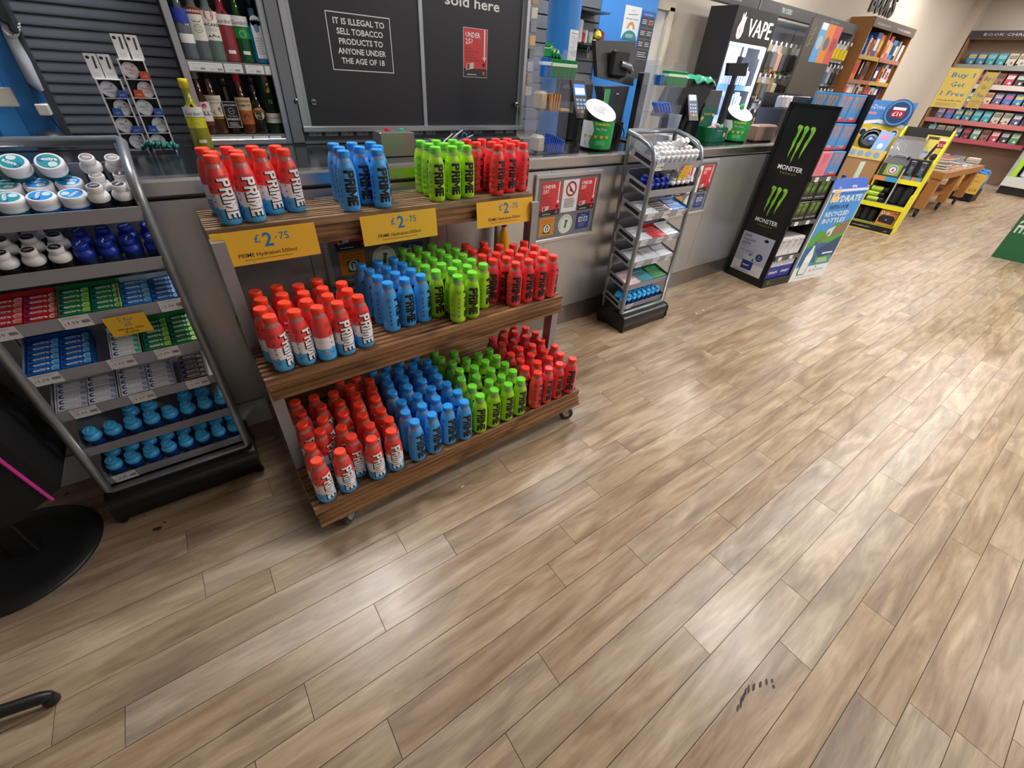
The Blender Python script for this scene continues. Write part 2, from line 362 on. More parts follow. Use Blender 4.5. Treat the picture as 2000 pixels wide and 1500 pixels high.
# conduit, cord and socket on the blue wall
w = YS+.02
mb = MB(); P = lambda q: ony(q, w-.072)
mb.tube([P((2, 20)), P((20, 70)), P((45, 118)), P((66, 160)), P((82, 178))], [.012, .018, .022, .02, .008], 8, M('#b9c2cc', .5))
tag(mb.build('taped_cable'), 'grey taped cable bundle hanging down the blue wall', 'cable')
mb = MB(); pts = []
a, b, c, d = P((8, 55)), P((22, 82)), P((40, 76)), P((38, 45))
for i in range(60):
    t = i/59; q = (1-t)**3*a+3*t*(1-t)**2*b+3*t*t*(1-t)*c+t**3*d; pts.append(q+Vector((math.cos(i*1.6)*.004, -.02, math.sin(i*1.6)*.004)))
mb.tube(pts, .0028, 5, M('#dfe0e2', .4)); tag(mb.build('coiled_cord'), 'white coiled cord looped at the top of the blue wall', 'cord')
mb = MB(); o = P((12, 20)); mb.bev(o.x-.03, o.x+.012, o.y-.03, w, o.z-.04, o.z+.06, M('#2a2d33', .4), .008); o2 = P((22, 42)); mb.bev(o2.x-.012, o2.x+.012, o2.y-.03, w, o2.z-.035, o2.z+.03, M('#2a2d33', .4), .006)
tag(mb.build('wall_phone'), 'black wall mounted handset above the white coiled cord', 'phone')
mb = MB(); o = P((8, 192)); mb.bev(o.x-.05, o.x+.025, w-.03, w, o.z-.032, o.z+.032, M('#dcd9cf', .4), .003); tag(mb.build('switch_plate'), 'cream switch plate on the blue wall at the picture edge', 'switch')
mb = MB(); o = P((85, 214)); mb.bev(o.x-.02, o.x+.02, o.y-.015, w, o.z-.02, o.z+.02, M('#d6d3ca', .4), .004); mb.tube([o, P((100, 228)), P((112, 245)), P((130, 265))], .003, 5, M('#1b1c1f', .5))
tag(mb.build('socket_plug'), 'cream plug with black lead at the foot of the blue wall', 'plug')
# ================================================================ COUNTER
CR = .0157   # the counter runs a hair off the planks
cdir = Vector((1, CR, 0)).normalized(); cn = Vector((CR, -1, 0)).normalized()
def cyf(x): return 1.945+CR*x
CX0, CX1, CT = -1.4, 5.2, 1.12
ct = thing('service_counter', 'long counter clad in brushed steel panels with a recessed kick plate', 'counter', (0, 1.945, 0), math.atan(CR))
mb = MB(); mb.bx(CX0, CX1, .03, .56, .0, CT-.06, M('#4a4744', .6)); mb.build('carcass', ct)
seams = [CX0, -.62, .36, 1.04, 1.72, 2.60, 3.45, 4.3, CX1]
for a, b in zip(seams, seams[1:]):
    mb = MB(); mb.bx(a+.0015, b-.0015, .004, .03, .145, CT-.07, STEEL); mb.build('panel', ct)
mb = MB(); mb.bx(.36, CX1, .006, .03, 0, .14, M('#a09c96', .32, .9, bump=.05, bscale=60, stretch=(1, 1, 40))); mb.build('kick_plate', ct)
mb = MB(); mb.bx(CX0, .359, .002, .03, 0, .135, M('#c4c3bf', .5)); mb.build('kick_plate', ct)
wt = thing('worktop', 'black glossy worktop with a steel front edge along the whole counter', 'worktop', (0, 1.945, 0), math.atan(CR))
mb = MB(); mb.bx(CX0, CX1, .05, .60, CT-.06, CT, M('#17181b', .18, 0)); mb.build('top', wt)
mb = MB(); mb.prism([(.05, CT-.058), (-.004, CT-.058), (-.012, CT-.05), (-.012, CT-.008), (-.004, CT+.001), (.05, CT+.001)], CX0, CX1, 'x', M('#c4c4c6', .25, 1., bump=.04, bscale=50, stretch=(1, 1, 30))); mb.build('front_edge', wt)
mb = MB(); mb.bx(CX0, 1.95, .615, .835, CT-.02, CT+.004, M('#8e9196', .25, 1.)); mb.build('back_ledge', wt)
# ================================================================ SPORTS DRINK BOTTLES
HB, RB = .203, .0335
BPROF = [(.022, 0), (.030, .0025), (.0328, .009), (.0335, .016), (.0335, .030), (.0326, .033), (.0335, .036), (.0335, .052), (.0326, .055), (.0335, .058), (.0335, .072), (.0328, .0745), (.0335, .077), (.0335, .092), (.0329, .0945), (.0335, .097),
         (.0333, .115), (.0322, .131), (.0300, .146), (.0272, .158), (.0240, .168)]
def brad(z):
    for (r0, z0), (r1, z1) in zip(BPROF, BPROF[1:]):
        if z0 <= z <= z1: return max(r0+(r1-r0)*(z-z0)/(z1-z0), .0)
    return BPROF[-1][0]
def bsmooth(z):  # without the ribs
    return .0336 if .012 < z < .105 else brad(z)+.0001
def bmap(face):
    def mp(x, y, h):
        r = bsmooth(y)+h; a = -math.pi/2+face+x/.0335
        return Vector((r*math.cos(a), r*math.sin(a), y))
    return mp
def zramp(name, stops, rough):
    mt = bpy.data.materials.new(name); mt.use_nodes = True; nt = mt.node_tree; b = nt.nodes['Principled BSDF']
    tc = nt.nodes.new('ShaderNodeTexCoord'); sx = nt.nodes.new('ShaderNodeSeparateXYZ'); mr = nt.nodes.new('ShaderNodeMath'); mr.operation = 'MULTIPLY'; mr.inputs[1].default_value = 1/HB
    cr = nt.nodes.new('ShaderNodeValToRGB'); cr.color_ramp.interpolation = 'CONSTANT'
    nt.links.new(tc.outputs['Object'], sx.inputs[0]); nt.links.new(sx.outputs[2], mr.inputs[0]); nt.links.new(mr.outputs[0], cr.inputs[0]); nt.links.new(cr.outputs[0], b.inputs['Base Color'])
    els = cr.color_ramp.elements
    els[0].position = 0; els[0].color = hexc(stops[0][1]); els[1].position = stops[1][0]/HB if len(stops) > 1 else 1; els[1].color = hexc(stops[min(1, len(stops)-1)][1])
    for z, h in stops[2:]: e = els.new(z/HB); e.color = hexc(h)
    b.inputs['Roughness'].default_value = rough; b.inputs['Coat Weight'].default_value = .25; b.inputs['Coat Roughness'].default_value = .15
    return mt
# letters as strips: (x along the word, y across), each a convex polygon
def prime_polys():
    out = []; x = 0
    def q(*p): out.append([(x+a, b) for a, b in p])
    def rc(a, b, c, d): q((a, c), (b, c), (b, d), (a, d))
    for ch in 'PRIME':
        if ch in 'PR':
            rc(0, .27, 0, 1); rc(.27, .56, .79, 1); rc(.27, .56, .40, .60); q((.56, .79), (.60, .72), (.84, .86), (.72, 1), (.56, 1)); q((.60, .66), (.84, .54), (.84, .86), (.60, .72)); q((.56, .40), (.72, .40), (.84, .54), (.60, .66), (.56, .60))
            if ch == 'R': q((.42, .40), (.62, 0), (.88, 0), (.66, .40))
            x += .96
        elif ch == 'I': rc(0, .28, 0, 1); x += .38
        elif ch == 'M':
            rc(0, .25, 0, 1); rc(.85, 1.10, 0, 1); q((.25, 1), (.25, .62), (.55, .12), (.55, .52)); q((.85, 1), (.55, .52), (.55, .12), (.85, .62)); x += 1.2
        else: rc(0, .26, 0, 1); rc(.26, .74, .79, 1); rc(.26, .68, .41, .59); rc(.26, .74, 0, .21); x += .74
    return out, x
PP, PWID = prime_polys()
def clip_y(poly, lo, hi):
    def half(P, k, sgn):
        o = []
        for i, a in enumerate(P):
            b = P[(i+1) % len(P)]; da, db = sgn*(a[1]-k), sgn*(b[1]-k)
            if da >= 0: o.append(a)
            if da*db < 0: t = da/(da-db); o.append((a[0]+(b[0]-a[0])*t, k))
        return o
    P = half(poly, lo, 1); return half(P, hi, -1) if len(P) > 2 else P
def prime_word(pr, mat, lay, dx=0, dz=0, grow=0.0, ztop=.142, zbot=.024, hw=.0195):
    L = ztop-zbot; n = 4
    for P in PP:
        cx = sum(p[0] for p in P)/len(P); cy_ = sum(p[1] for p in P)/len(P)
        P = [(a+grow*(1 if a > cx else -1), b+grow*(1 if b > cy_ else -1)) for a, b in P]
        for k in range(n):
            lo, hi = k/n-(9 if k == 0 else 0), (k+1)/n+(9 if k == n-1 else 0)
            c = clip_y(P, lo, hi)
            if len(c) > 2: pr.poly([((b-.5)*2*hw+dx, ztop-a/PWID*L+dz) for a, b in c], mat, lay)
FLAV = {
 'ice':   dict(stops=[(0, '#4aaef0'), (.052, '#f2eef4'), (.098, '#ee4644')], cap='#fa4428', neck='#d9a5a0', liq='#c23a36', word='#f4f2f4', shadow=True, fl='ICE POP', txt='#5a1512'),
 'blue':  dict(stops=[(0, '#43a8f6'), (.2, '#43a8f6')], cap='#2f9af0', neck='#a9c4dd', liq='#2f7fc4', word='#0c0d10', shadow=False, fl='BLUE RASPBERRY', txt='#0d2238'),
 'green': dict(stops=[(0, '#a2dc1e'), (.2, '#a2dc1e')], cap='#79dd3f', neck='#b8cf8e', liq='#84b51c', word='#0c0d10', shadow=False, fl='LEMON LIME', txt='#22330a'),
 'red':   dict(stops=[(0, '#ec3a40'), (.2, '#ec3a40')], cap='#fa3e30', neck='#d79a98', liq='#b52a2e', word='#0c0d10', shadow=False, fl='TROPICAL PUNCH', txt='#45090c')}
PROTO = {}
for key, d in FLAV.items():
    mat = zramp('bottle_sleeve_'+key, d['stops'], .34)
    mb = MB(); mb.lathe(BPROF, 24, mat); body = mb.mesh('sports_drink_bottle')
    mb = MB(); mb.lathe([(.0236, .168), (.0212, .174), (.0186, .1785), (.0184, .186)], 18, clear_mat(d['neck'], .55), caps=False); mb.lathe([(.0005, .1695), (.0225, .1695)], 18, M(d['liq'], .15), caps=False); neck = mb.mesh('neck')
    mb = MB(); cm = M(d['cap'], .38); mb.lathe([(.0185, .1815), (.0208, .1822), (.0210, .1845), (.0206, .1855), (.0210, .1865), (.0210, .1985), (.0200, .2018), (.0180, .203)], 22, cm); cap = mb.mesh('cap')
    pr = Print(bmap(0), .006)
    if d['shadow']:
        prime_word(pr, M('#0c0d10', .4), 1, -.0022, -.0022, .05); prime_word(pr, M(d['word'], .4), 2)
    else:
        prime_word(pr, M(d['word'], .4), 1, grow=.035)
    logo = pr.build('lettering').data
    pr = Print(bmap(0), .006); tm = M(d['txt'], .5)
    pr.text(d['fl'], .002, .1455, .0062, tm, 1, res=1, width=.026); pr.rect(-.018, .1435, .018, .1440, tm, 1)
    pr.text('HYDRATION DRINK', .004, .0165, .0042, tm, 1, res=1, width=.026); pr.text('500 mL', .004, .0105, .0045, tm, 1, res=1)
    for k in range(5):
        z = .112-k*.019; x = -.044; pr.ring(x, z, .0036, .0043, tm, 1, 12); pr.rect(x-.012, z+.0088, x+.010, z+.0092, tm, 1); pr.rect(x-.0018, z-.0018, x+.0018, z+.0018, tm, 1)
    for k in range(7): pr.rect(-.054, .1330+k*.0022, -.034, .1335+k*.0022, tm, 1)
    pr.rect(-.072, .030, -.060, .046, WHITE, 1); 
    for k in range(6): pr.rect(-.0712, .0315+k*.0022, -.0608, .0325+k*.0022, INK, 2)
    small = pr.build('small_print').data
    for o in [o for o in C.objects if o.name.startswith(('lettering', 'small_print')) and not o.parent]: bpy.data.objects.remove(o)
    PROTO[key] = (body, neck, cap, logo, small)
def bottle(key, loc, rz, label, group, name='sports_drink_bottle'):
    body, neck, cap, logo, small = PROTO[key]
    o = inst(name, body, None, loc, (0, 0, rz)); tag(o, label, 'bottle', group)
    inst('neck', neck, o); inst('cap', cap, o); inst('lettering', logo, o); inst('small_print', small, o)
    return o
# ================================================================ DISPLAY STAND
DZ = {'top': 1.025, 'middle': .615, 'bottom': .165}
DR = .022
DO = Vector((.026, 1.122, 0))
ds = thing('tiered_display_stand', 'three tier display stand of dark grooved decking boards on a grey steel frame with castors', 'display stand', DO, DR)
def wood(h, dk):
    mt = bpy.data.materials.new('decking_wood'); mt.use_nodes = True; nt = mt.node_tree; N = nt.nodes.new; L = nt.links.new; b = nt.nodes['Principled BSDF']
    tc = N('ShaderNodeTexCoord'); oi = N('ShaderNodeObjectInfo'); ad = N('ShaderNodeVectorMath'); L(tc.outputs['Object'], ad.inputs[0])
    ml = N('ShaderNodeMath'); ml.operation = 'MULTIPLY'; ml.inputs[1].default_value = 13; L(oi.outputs['Random'], ml.inputs[0]); L(ml.outputs[0], ad.inputs[1])
    mp = N('ShaderNodeMapping'); mp.inputs['Scale'].default_value = (2.2, 30, 30); L(ad.outputs[0], mp.inputs[0])
    n = N('ShaderNodeTexNoise'); n.inputs['Scale'].default_value = 1; n.inputs['Detail'].default_value = 6; n.inputs['Distortion'].default_value = 1.0; L(mp.outputs[0], n.inputs['Vector'])
    mp2 = N('ShaderNodeMapping'); mp2.inputs['Scale'].default_value = (5, 14, 14); L(ad.outputs[0], mp2.inputs[0])
    k = N('ShaderNodeTexNoise'); k.inputs['Scale'].default_value = 1; k.inputs['Detail'].default_value = 2; L(mp2.outputs[0], k.inputs['Vector'])
    r = N('ShaderNodeValToRGB'); L(n.outputs['Fac'], r.inputs[0]); r.color_ramp.elements[0].position = .3; r.color_ramp.elements[0].color = hexc(dk); r.color_ramp.elements[1].position = .7; r.color_ramp.elements[1].color = hexc(h)
    r2 = N('ShaderNodeValToRGB'); L(k.outputs['Fac'], r2.inputs[0]); r2.color_ramp.elements[0].position = .28; r2.color_ramp.elements[0].color = (.3, .25, .22, 1); r2.color_ramp.elements[1].position = .42; r2.color_ramp.elements[1].color = (1, 1, 1, 1)
    mx = N('ShaderNodeMix'); mx.data_type = 'RGBA'; mx.blend_type = 'MULTIPLY'; mx.inputs[0].default_value = 1; L(r.outputs[0], mx.inputs[6]); L(r2.outputs[0], mx.inputs[7]); L(mx.outputs[2], b.inputs['Base Color'])
    b.inputs['Roughness'].default_value = .5; return mt
DECK = wood('#a1754d', '#5c3c24'); DECKW = wood('#a88a6a', '#685039')
GROOVE = M('#3a2617', .7)
def grooved(w, th, n):
    """outline (across, up) of a decking board with n grooves in the top"""
    p = [(0, 0), (w, 0), (w, th-.002), (w-.002, th)]; pitch = (w-.016)/n
    for i in range(n):
        a = w-.008-i*pitch; p += [(a-pitch*.22, th), (a-pitch*.28, th-.0085), (a-pitch*.72, th-.0085), (a-pitch*.78, th)]
    return p+[(.002, th), (0, th-.002)]
DLEN = 1.345
def deck(zt, y0, y1, n, mat, th=.028):
    w = (y1-y0)/n
    for i in range(n):
        mb = MB(); pf = grooved(w-.005, th, 4); mb.prism([(a+y0+i*w, b+zt-th) for a, b in pf], .002*(i % 2), DLEN-.003*((i*7) % 3), 'x', mat); mb.build('deck_board', ds)
def apron(zt, y, mat, th=.024, h=.062):
    pf = grooved(h, th, 3)   # grooves face the front
    n = 3; rs = h/n; pts = [(y+th, zt), (y+th, zt-h)]
    for k in range(n):   # stepped ridges, the lowest furthest out
        f = y-.004-.0075*(n-1-k); zz = zt-h+k*rs; pts += [(f, zz), (f, zz+rs*.62), (f+.011, zz+rs*.66), (f+.011, zz+rs*.98)]
    mb = MB(); mb.prism(pts, .004, DLEN-.004, 'x', mat); mb.build('apron_board', ds)
    
TF = {'bottom': .010, 'middle': .232, 'top': .532}
BK = .785
deck(DZ['bottom'], TF['bottom'], BK, 6, DECK); apron(DZ['bottom']-.029, TF['bottom']-.004, DECK, h=.050)
deck(DZ['middle'], TF['middle'], BK, 4, DECK); apron(DZ['middle']-.029, TF['middle']-.004, DECK, h=.046)
deck(DZ['top'], TF['top'], BK-.02, 2, DECKW); apron(DZ['top']-.029, TF['top']-.004, DECK, h=.056)
GB = M('#9b9ea2', .4, .55); 
for x in (.0, DLEN-.04):
    mb = MB(); mb.bx(x, x+.04, .245, .265, DZ['bottom'], DZ['middle']-.028, GB); mb.bx(x+.0005, x+.012, .265, .30, DZ['bottom'], DZ['middle']-.028, GB); mb.build('front_post', ds)
    mb = MB(); mb.bx(x, x+.04, .475, .495, DZ['middle'], DZ['top']-.028, GB); mb.bx(x+.0005, x+.012, .495, .53, DZ['middle'], DZ['top']-.028, GB); mb.build('front_post', ds)
    mb = MB(); mb.bx(x, x+.04, BK-.03, BK-.005, .09, DZ['top']-.028, GB); mb.build('rear_post', ds)
    for z, y0 in ((DZ['bottom'], .03), (DZ['middle'], .25), (DZ['top'], .55)):
        mb = MB(); mb.bx(x, x+.03, y0, BK-.01, z-.058, z-.029, GB); mb.build('side_rail', ds)
CH = M('#c2c4c6', .2, 1.); RUB = M('#3b3c3f', .5)
for i, (x, y) in enumerate(((.10, .016), (DLEN-.08, .016), (.09, BK-.08), (DLEN-.09, BK-.08))):
    mb = MB(); mb.bx(x-.035, x+.035, y-.03, y+.03, .084, .089, CH); mb.lathe([(.016, .072), (.016, .084)], 12, CH, (x, y, 0))
    ca = (.7, -.5, .2, .9)[i]; dx, dy = math.cos(ca), math.sin(ca)
    for s in (-1, 1):
        px, py = -dy*s*.016, dx*s*.016
        mb.prism([(0, .03), (.022, .03), (.026, .05), (.012, .073), (-.018, .073), (-.014, .055)], 0, .003, 'y', CH)
        # rotate the last fork plate into place
        k = len(mb.v)-24
        for q in range(k, len(mb.v)): a, b, c_ = mb.v[q]; mb.v[q] = (x+a*dx-b*dy*s+px, y+a*dy+b*dx*s+py, c_)
    cs = mb.build('castor', ds)
    mb = MB(); fx, fy = x+dx*.012, y+dy*.012
    mb.lathe([(.001, -.009), (.020, -.009), (.022, -.011), (.034, -.011), (.037, -.006), (.037, .006), (.034, .011), (.022, .011), (.020, .009), (.001, .009)], 18, RUB, (fx, fy, .0375), frame=(Vector((dx, dy, 0)), Vector((0, 0, 1)), Vector((-dy, dx, 0))))
    mb.lathe([(.014, -.012), (.014, .012)], 12, CH, (fx, fy, .0375), frame=(Vector((dx, dy, 0)), Vector((0, 0, 1)), Vector((-dy, dx, 0))))
    mb.build('wheel', cs)
# ---- price signs clipped to the top shelf
YEL = M('#e9b92e', .5); PBLUE = M('#2178b8', .5)
def price_sign(i, x0, lab):
    y = 1.122+TF['top']-.031+DR*x0
    t = thing('price_sign', lab, 'sign', (x0, y-.001, 1.018), DR, 'yellow price cards on the top shelf')
    W, H_ = .318, .108
    mb = MB(); mb.hexa([(0, -.012, -H_), (W, -.012, -H_), (W, -.0105, -H_), (0, -.0105, -H_), (0, -.0015, 0), (W, -.0015, 0), (W, 0, 0), (0, 0, 0)], YEL); mb.build('card', t)
    u = Vector((0, -.0105, H_)).normalized()*-1; pr = Print(lambda x, y_, h: Vector((x, -.0015-h, 0))+Vector((0, -.0105, -H_))*(-y_/H_)*1.0)
    pr.text('\u00a3', .128, -.041, .036, PBLUE, 1, bold=.012); pr.text('2', .160, -.056, .062, PBLUE, 1, bold=.02); pr.rect(.183, -.034, .188, -.029, PBLUE, 1); pr.text('75', .212, -.040, .034, PBLUE, 1, bold=.006)
    pr.text('PRIME Hydration', .060, -.084, .0185, INK, 1, al='L', bold=.004, width=.128); pr.text('500ml', .193, -.084, .0185, INK, 1, al='L', width=.048); pr.rect(.075, -.094, .225, -.0925, INK, 1)
    pr.build('print', t)
price_sign(0, .019, 'yellow price card below the red-capped tricolour bottles on the top shelf')
price_sign(1, .500, 'yellow price card below the blue bottles on the top shelf')
price_sign(2, 1.018, 'yellow price card below the plain red bottles on the top shelf')
BOTTLES = {'top_ice':[[0.097,1.691],[0.169,1.693],[0.242,1.76],[0.316,1.764],[0.105,1.758],[0.174,1.763],[0.088,1.824],[0.158,1.832],[0.234,1.836],[0.306,1.833]],'top_blue':[[0.511,1.853],[0.508,1.775],[0.498,1.7],[0.584,1.86],[0.581,1.771],[0.659,1.863],[0.655,1.78],[0.623,1.708]],'top_green':[[0.877,1.87],[0.879,1.799],[0.867,1.715],[0.952,1.872],[0.952,1.798],[0.945,1.718],[1.035,1.874],[1.03,1.806],[1.016,1.723]],'top_red':[[1.107,1.875],[1.111,1.8],[1.188,1.877],[1.192,1.8],[1.17,1.715],[1.266,1.879],[1.262,1.809],[1.252,1.737],[1.334,1.88],[1.334,1.813],[1.329,1.744]],'mid_ice':[[0.092,1.608],[0.162,1.618],[0.23,1.596],[0.3,1.612],[0.372,1.549],[0.097,1.54],[0.165,1.546],[0.231,1.528],[0.299,1.537],[0.37,1.481],[0.082,1.469],[0.157,1.478],[0.223,1.461],[0.297,1.469],[0.096,1.401],[0.17,1.402],[0.24,1.395],[0.308,1.397],[0.385,1.413]],'mid_blue':[[0.493,1.689],[0.566,1.689],[0.637,1.695],[0.504,1.621],[0.573,1.618],[0.647,1.627],[0.509,1.547],[0.583,1.551],[0.653,1.554],[0.52,1.474],[0.592,1.481],[0.663,1.484]],'mid_green':[[0.714,1.782],[0.789,1.776],[0.861,1.776],[0.93,1.761],[0.719,1.707],[0.788,1.692],[0.862,1.695],[0.933,1.685],[0.716,1.639],[0.785,1.623],[0.859,1.623],[0.93,1.611],[0.721,1.564],[0.792,1.553],[0.864,1.551],[0.933,1.539],[0.736,1.497],[0.807,1.486],[0.878,1.485],[0.951,1.473],[0.789,1.412],[0.861,1.417]],'mid_red':[[1.006,1.716],[1.101,1.704],[0.998,1.641],[1.074,1.635],[1.15,1.64],[1.217,1.619],[1.293,1.633],[1.003,1.566],[1.077,1.56],[1.152,1.561],[1.231,1.553],[1.305,1.563],[1.019,1.5],[1.088,1.493],[1.162,1.494],[1.237,1.485],[1.305,1.489],[1.09,1.424],[1.164,1.426],[1.233,1.417],[1.302,1.419]],'bot_ice':[[0.099,1.531],[0.17,1.525],[0.245,1.512],[0.292,1.586],[0.362,1.575],[0.102,1.453],[0.179,1.453],[0.249,1.442],[0.317,1.523],[0.403,1.521],[0.09,1.381],[0.162,1.374],[0.238,1.365],[0.318,1.455],[0.391,1.454],[0.135,1.311],[0.207,1.29],[0.299,1.317],[0.308,1.388],[0.379,1.387],[0.084,1.25],[0.223,1.223],[0.302,1.248],[0.372,1.309],[0.084,1.169],[0.164,1.171],[0.281,1.173],[0.376,1.241],[0.359,1.175]],'bot_blue':[[0.439,1.582],[0.507,1.586],[0.574,1.591],[0.654,1.593],[0.476,1.525],[0.544,1.53],[0.615,1.538],[0.686,1.533],[0.465,1.458],[0.538,1.462],[0.609,1.471],[0.684,1.465],[0.454,1.391],[0.526,1.395],[0.599,1.404],[0.673,1.398],[0.462,1.315],[0.535,1.32],[0.608,1.336],[0.682,1.331],[0.449,1.248],[0.524,1.251],[0.595,1.265],[0.694,1.256],[0.456,1.177],[0.533,1.18],[0.612,1.193],[0.684,1.182]],'bot_green':[[0.754,1.589],[0.753,1.522],[0.836,1.538],[0.783,1.46],[0.855,1.452],[0.929,1.462],[0.999,1.469],[0.781,1.392],[0.854,1.378],[0.924,1.394],[0.996,1.401],[0.754,1.327],[0.823,1.311],[0.91,1.321],[0.996,1.33],[0.769,1.257],[0.854,1.251],[0.924,1.254],[0.994,1.261],[0.764,1.184],[0.838,1.185],[0.915,1.187],[0.989,1.189]],'bot_red':[[1.073,1.552],[1.183,1.611],[1.217,1.552],[1.252,1.611],[1.293,1.557],[1.312,1.492],[1.14,1.545],[1.16,1.48],[1.239,1.483],[1.288,1.414],[1.087,1.486],[1.139,1.406],[1.214,1.397],[1.237,1.328],[1.313,1.333],[1.07,1.384],[1.155,1.331],[1.216,1.261],[1.29,1.26],[1.08,1.317],[1.142,1.261],[1.156,1.192],[1.227,1.194],[1.314,1.196],[1.061,1.252],[1.088,1.191]]}

YAWF = {'top_ice': [.42, .36, .4, .36], 'top_blue': [.3, .45, .4], 'top_green': [.4, .5, .42], 'top_red': [.75, .6, 1.5],
        'mid_ice': [.95, .85, 2.0, .4, .42], 'mid_blue': [1.25, .5, 1.35], 'mid_green': [1.5, .25, .42, .5], 'mid_red': [.4, .6, .62, 1.5],
        'bot_ice': [.6, .3, .35, .25], 'bot_blue': [.62, .62, .6, .5], 'bot_green': [.3, .6, .6, .62], 'bot_red': [1.3, .85, .8, .35]}
CNAME = {'ice': 'red-capped tricolour', 'blue': 'bright blue', 'green': 'lime green', 'red': 'plain red'}
rb = random.Random(11)
for key, pts in BOTTLES.items():
    sh, fl = key.split('_'); shelf = {'top': 'top', 'mid': 'middle', 'bot': 'bottom'}[sh]
    P = sorted(pts, key=lambda p: p[1]); rows = []
    for p in P:
        if rows and p[1]-rows[-1][0][1] < .042: rows[-1].append(p)
        else: rows.append([p])
    nf = 0
    for ri, row in enumerate(rows):
        row.sort()
        for ci, p in enumerate(row):
            base = -math.atan2(p[0], p[1])
            if nf < len(YAWF[key]) and ri == 0 or (nf < len(YAWF[key]) and ri == 1): a = YAWF[key][nf]; nf += 1
            else: a = .45+rb.uniform(-.5, .9)
            where = 'front row' if ri == 0 else ORD[ri]+' row back'
            lab = '%s drink bottle on the %s shelf, %s, %s from the shutter end' % (CNAME[fl], shelf, where, ORD[ci])
            bottle(fl, (p[0], p[1], DZ[shelf]+.0004), base+a, lab, '%s drink bottles on the %s shelf' % (CNAME[fl], shelf))
# ================================================================ GUM STANDS
LIPS = [1.11, .962, .82, .655, .507, .343, .193]
TILT = math.radians(15); TU = Vector((0, math.cos(TILT), math.sin(TILT))); TN = Vector((0, -math.sin(TILT), math.cos(TILT)))
GP = M('#8e9499', .32, .6, noise=.05, nscale=30); TRAY = M('#9a9da8', .4, .2); PL = M('#17171a', .28, bump=.03, bscale=300)
def gum_stand(cx, y0, label, tags, side=False):
    """cx: centre; y0: front of the base"""
    t = thing('gum_display_stand', label, 'display stand', (cx, y0, 0))
    mb = MB(); h = .25; pf = [(0, .02), (.004, .10), (.014, .118), (.03, .125), (.235, .125), (.25, .118), (.262, .10), (.264, .02)]
    mb.prism(pf, -h+.012, h-.012, 'x', PL, True)
    for s in (-1, 1):
        a, b = (s*h, s*(h-.013)); mb.prism([(y-.003 if y < .1 else y+.003, z+.002) for y, z in pf], min(a, b), max(a, b), 'x', PL, True)
    mb.build('base', t)
    for s in (-1, 1):
        for y in (.02, .245): mb = MB(); mb.lathe([(.014, 0), (.018, .006), (.016, .022)], 10, PL, (s*(h-.012), y, 0)); mb.build('foot', t)
    path = [(.062, .135), (.075, .60), (.085, .98), (.092, 1.11), (.112, 1.162), (.155, 1.192), (.23, 1.216), (.318, 1.234)]
    mb = MB(); w = .234
    mb.tube([(-w, y, z) for y, z in path]+[(-w+.010, .334, 1.237), (w-.010, .334, 1.237)]+[(w, y, z) for y, z in path[::-1]]+[(w-.015, .060, .130), (-w+.015, .060, .130)], .0145, 10, GP, closed=True)
    mb.build('tube_frame', t)
    for s in (-1, 1):
        mb = MB(); mb.bar((s*(w-.012), .245, .12), (s*(w-.012), .325, 1.232), .018, .018, GP, (1, 0, 0)); mb.build('rear_upright', t)
    trays = []
    for k, zl in enumerate(LIPS):
        o = Vector((0, .076+.02*zl*.5, zl-.045)); mb = MB(); D = .205; W = .226
        def q(x, u, n): return o+Vector((x, 0, 0))+TU*u+TN*n
        def slab(x0, x1, u0, u1, n0, n1, m=TRAY): mb.hexa([q(x0, u0, n0), q(x1, u0, n0), q(x1, u1, n0), q(x0, u1, n0), q(x0, u0, n1), q(x1, u0, n1), q(x1, u1, n1), q(x0, u1, n1)], m)
        slab(-W, W, 0, D, -.002, 0); slab(-W, W, -.002, 0, -.002, .042); slab(-W, W, D, D+.002, -.002, .075)
        mb.build('tray', t)
        mb = MB(); slab(-W, -W+.0015, 0, D, 0, .05); mb.build('tray_side', t)
        mb = MB(); slab(W-.0015, W, 0, D, 0, .05); mb.build('tray_side', t)
        if side:
            mb = MB(); slab(-W-.002, -W-.0005, .04, D-.03, .012, .034, M('#0e0e10', .6)); mb.build('side_slot', t)
        trays.append(o+Vector((cx, y0, 0)))
    bm_ = [M('#dedee2', .5), M('#e9b92e', .5)]
    for i, (k, x, txt) in enumerate(tags):
        o = trays[k]-Vector((cx, y0, 0)); lt = math.radians(-12)
        org = o+Vector((x-.034, 0, 0))-TU*.0032+TN*.004
        pr = Print(plane(org, (1, 0, 0), TN), None); pr.e = .0005
        pr.rect(0, -.006, .068, .040, bm_[0], 1)
        pr.text(txt, .026, .010, .016, INK, 2, res=1, bold=.005); pr.text('\u00a3', .007, .010, .009, INK, 2, res=1); pr.barcode(.046, .009, .065, .021, INK, 2); pr.lines(.008, .060, .031, 2, -.0035, .0009, M('#777777', .6), 2)
        pr.build('price_label', t)
    return t, trays
gs1, T1 = gum_stand(-.346, 1.595, 'large chewing gum stand with seven sloped grey trays, left of the drinks display', [(2, -.205, '1.10'), (2, -.045, '1.10'), (2, .195, '1.10'), (3, -.185, '1.10'), (3, .0, '1.10'), (3, .125, '1.10'), (4, -.155, '1.10'), (4, .0, '1.10'), (4, .165, '1.10'), (6, -.17, '3.75')])
gs2, T2 = gum_stand(2.525, 1.642, 'chewing gum stand against the counter between the two tills', [(0, -.19, '1.10'), (2, -.16, '1.10'), (2, .0, '1.10'), (2, .15, '1.10'), (3, -.16, '1.10'), (3, .0, '1.10'), (3, .13, '1.10'), (4, -.15, '1.10'), (4, .02, '1.10'), (4, .16, '1.10'), (6, -.15, '1.10')], True)
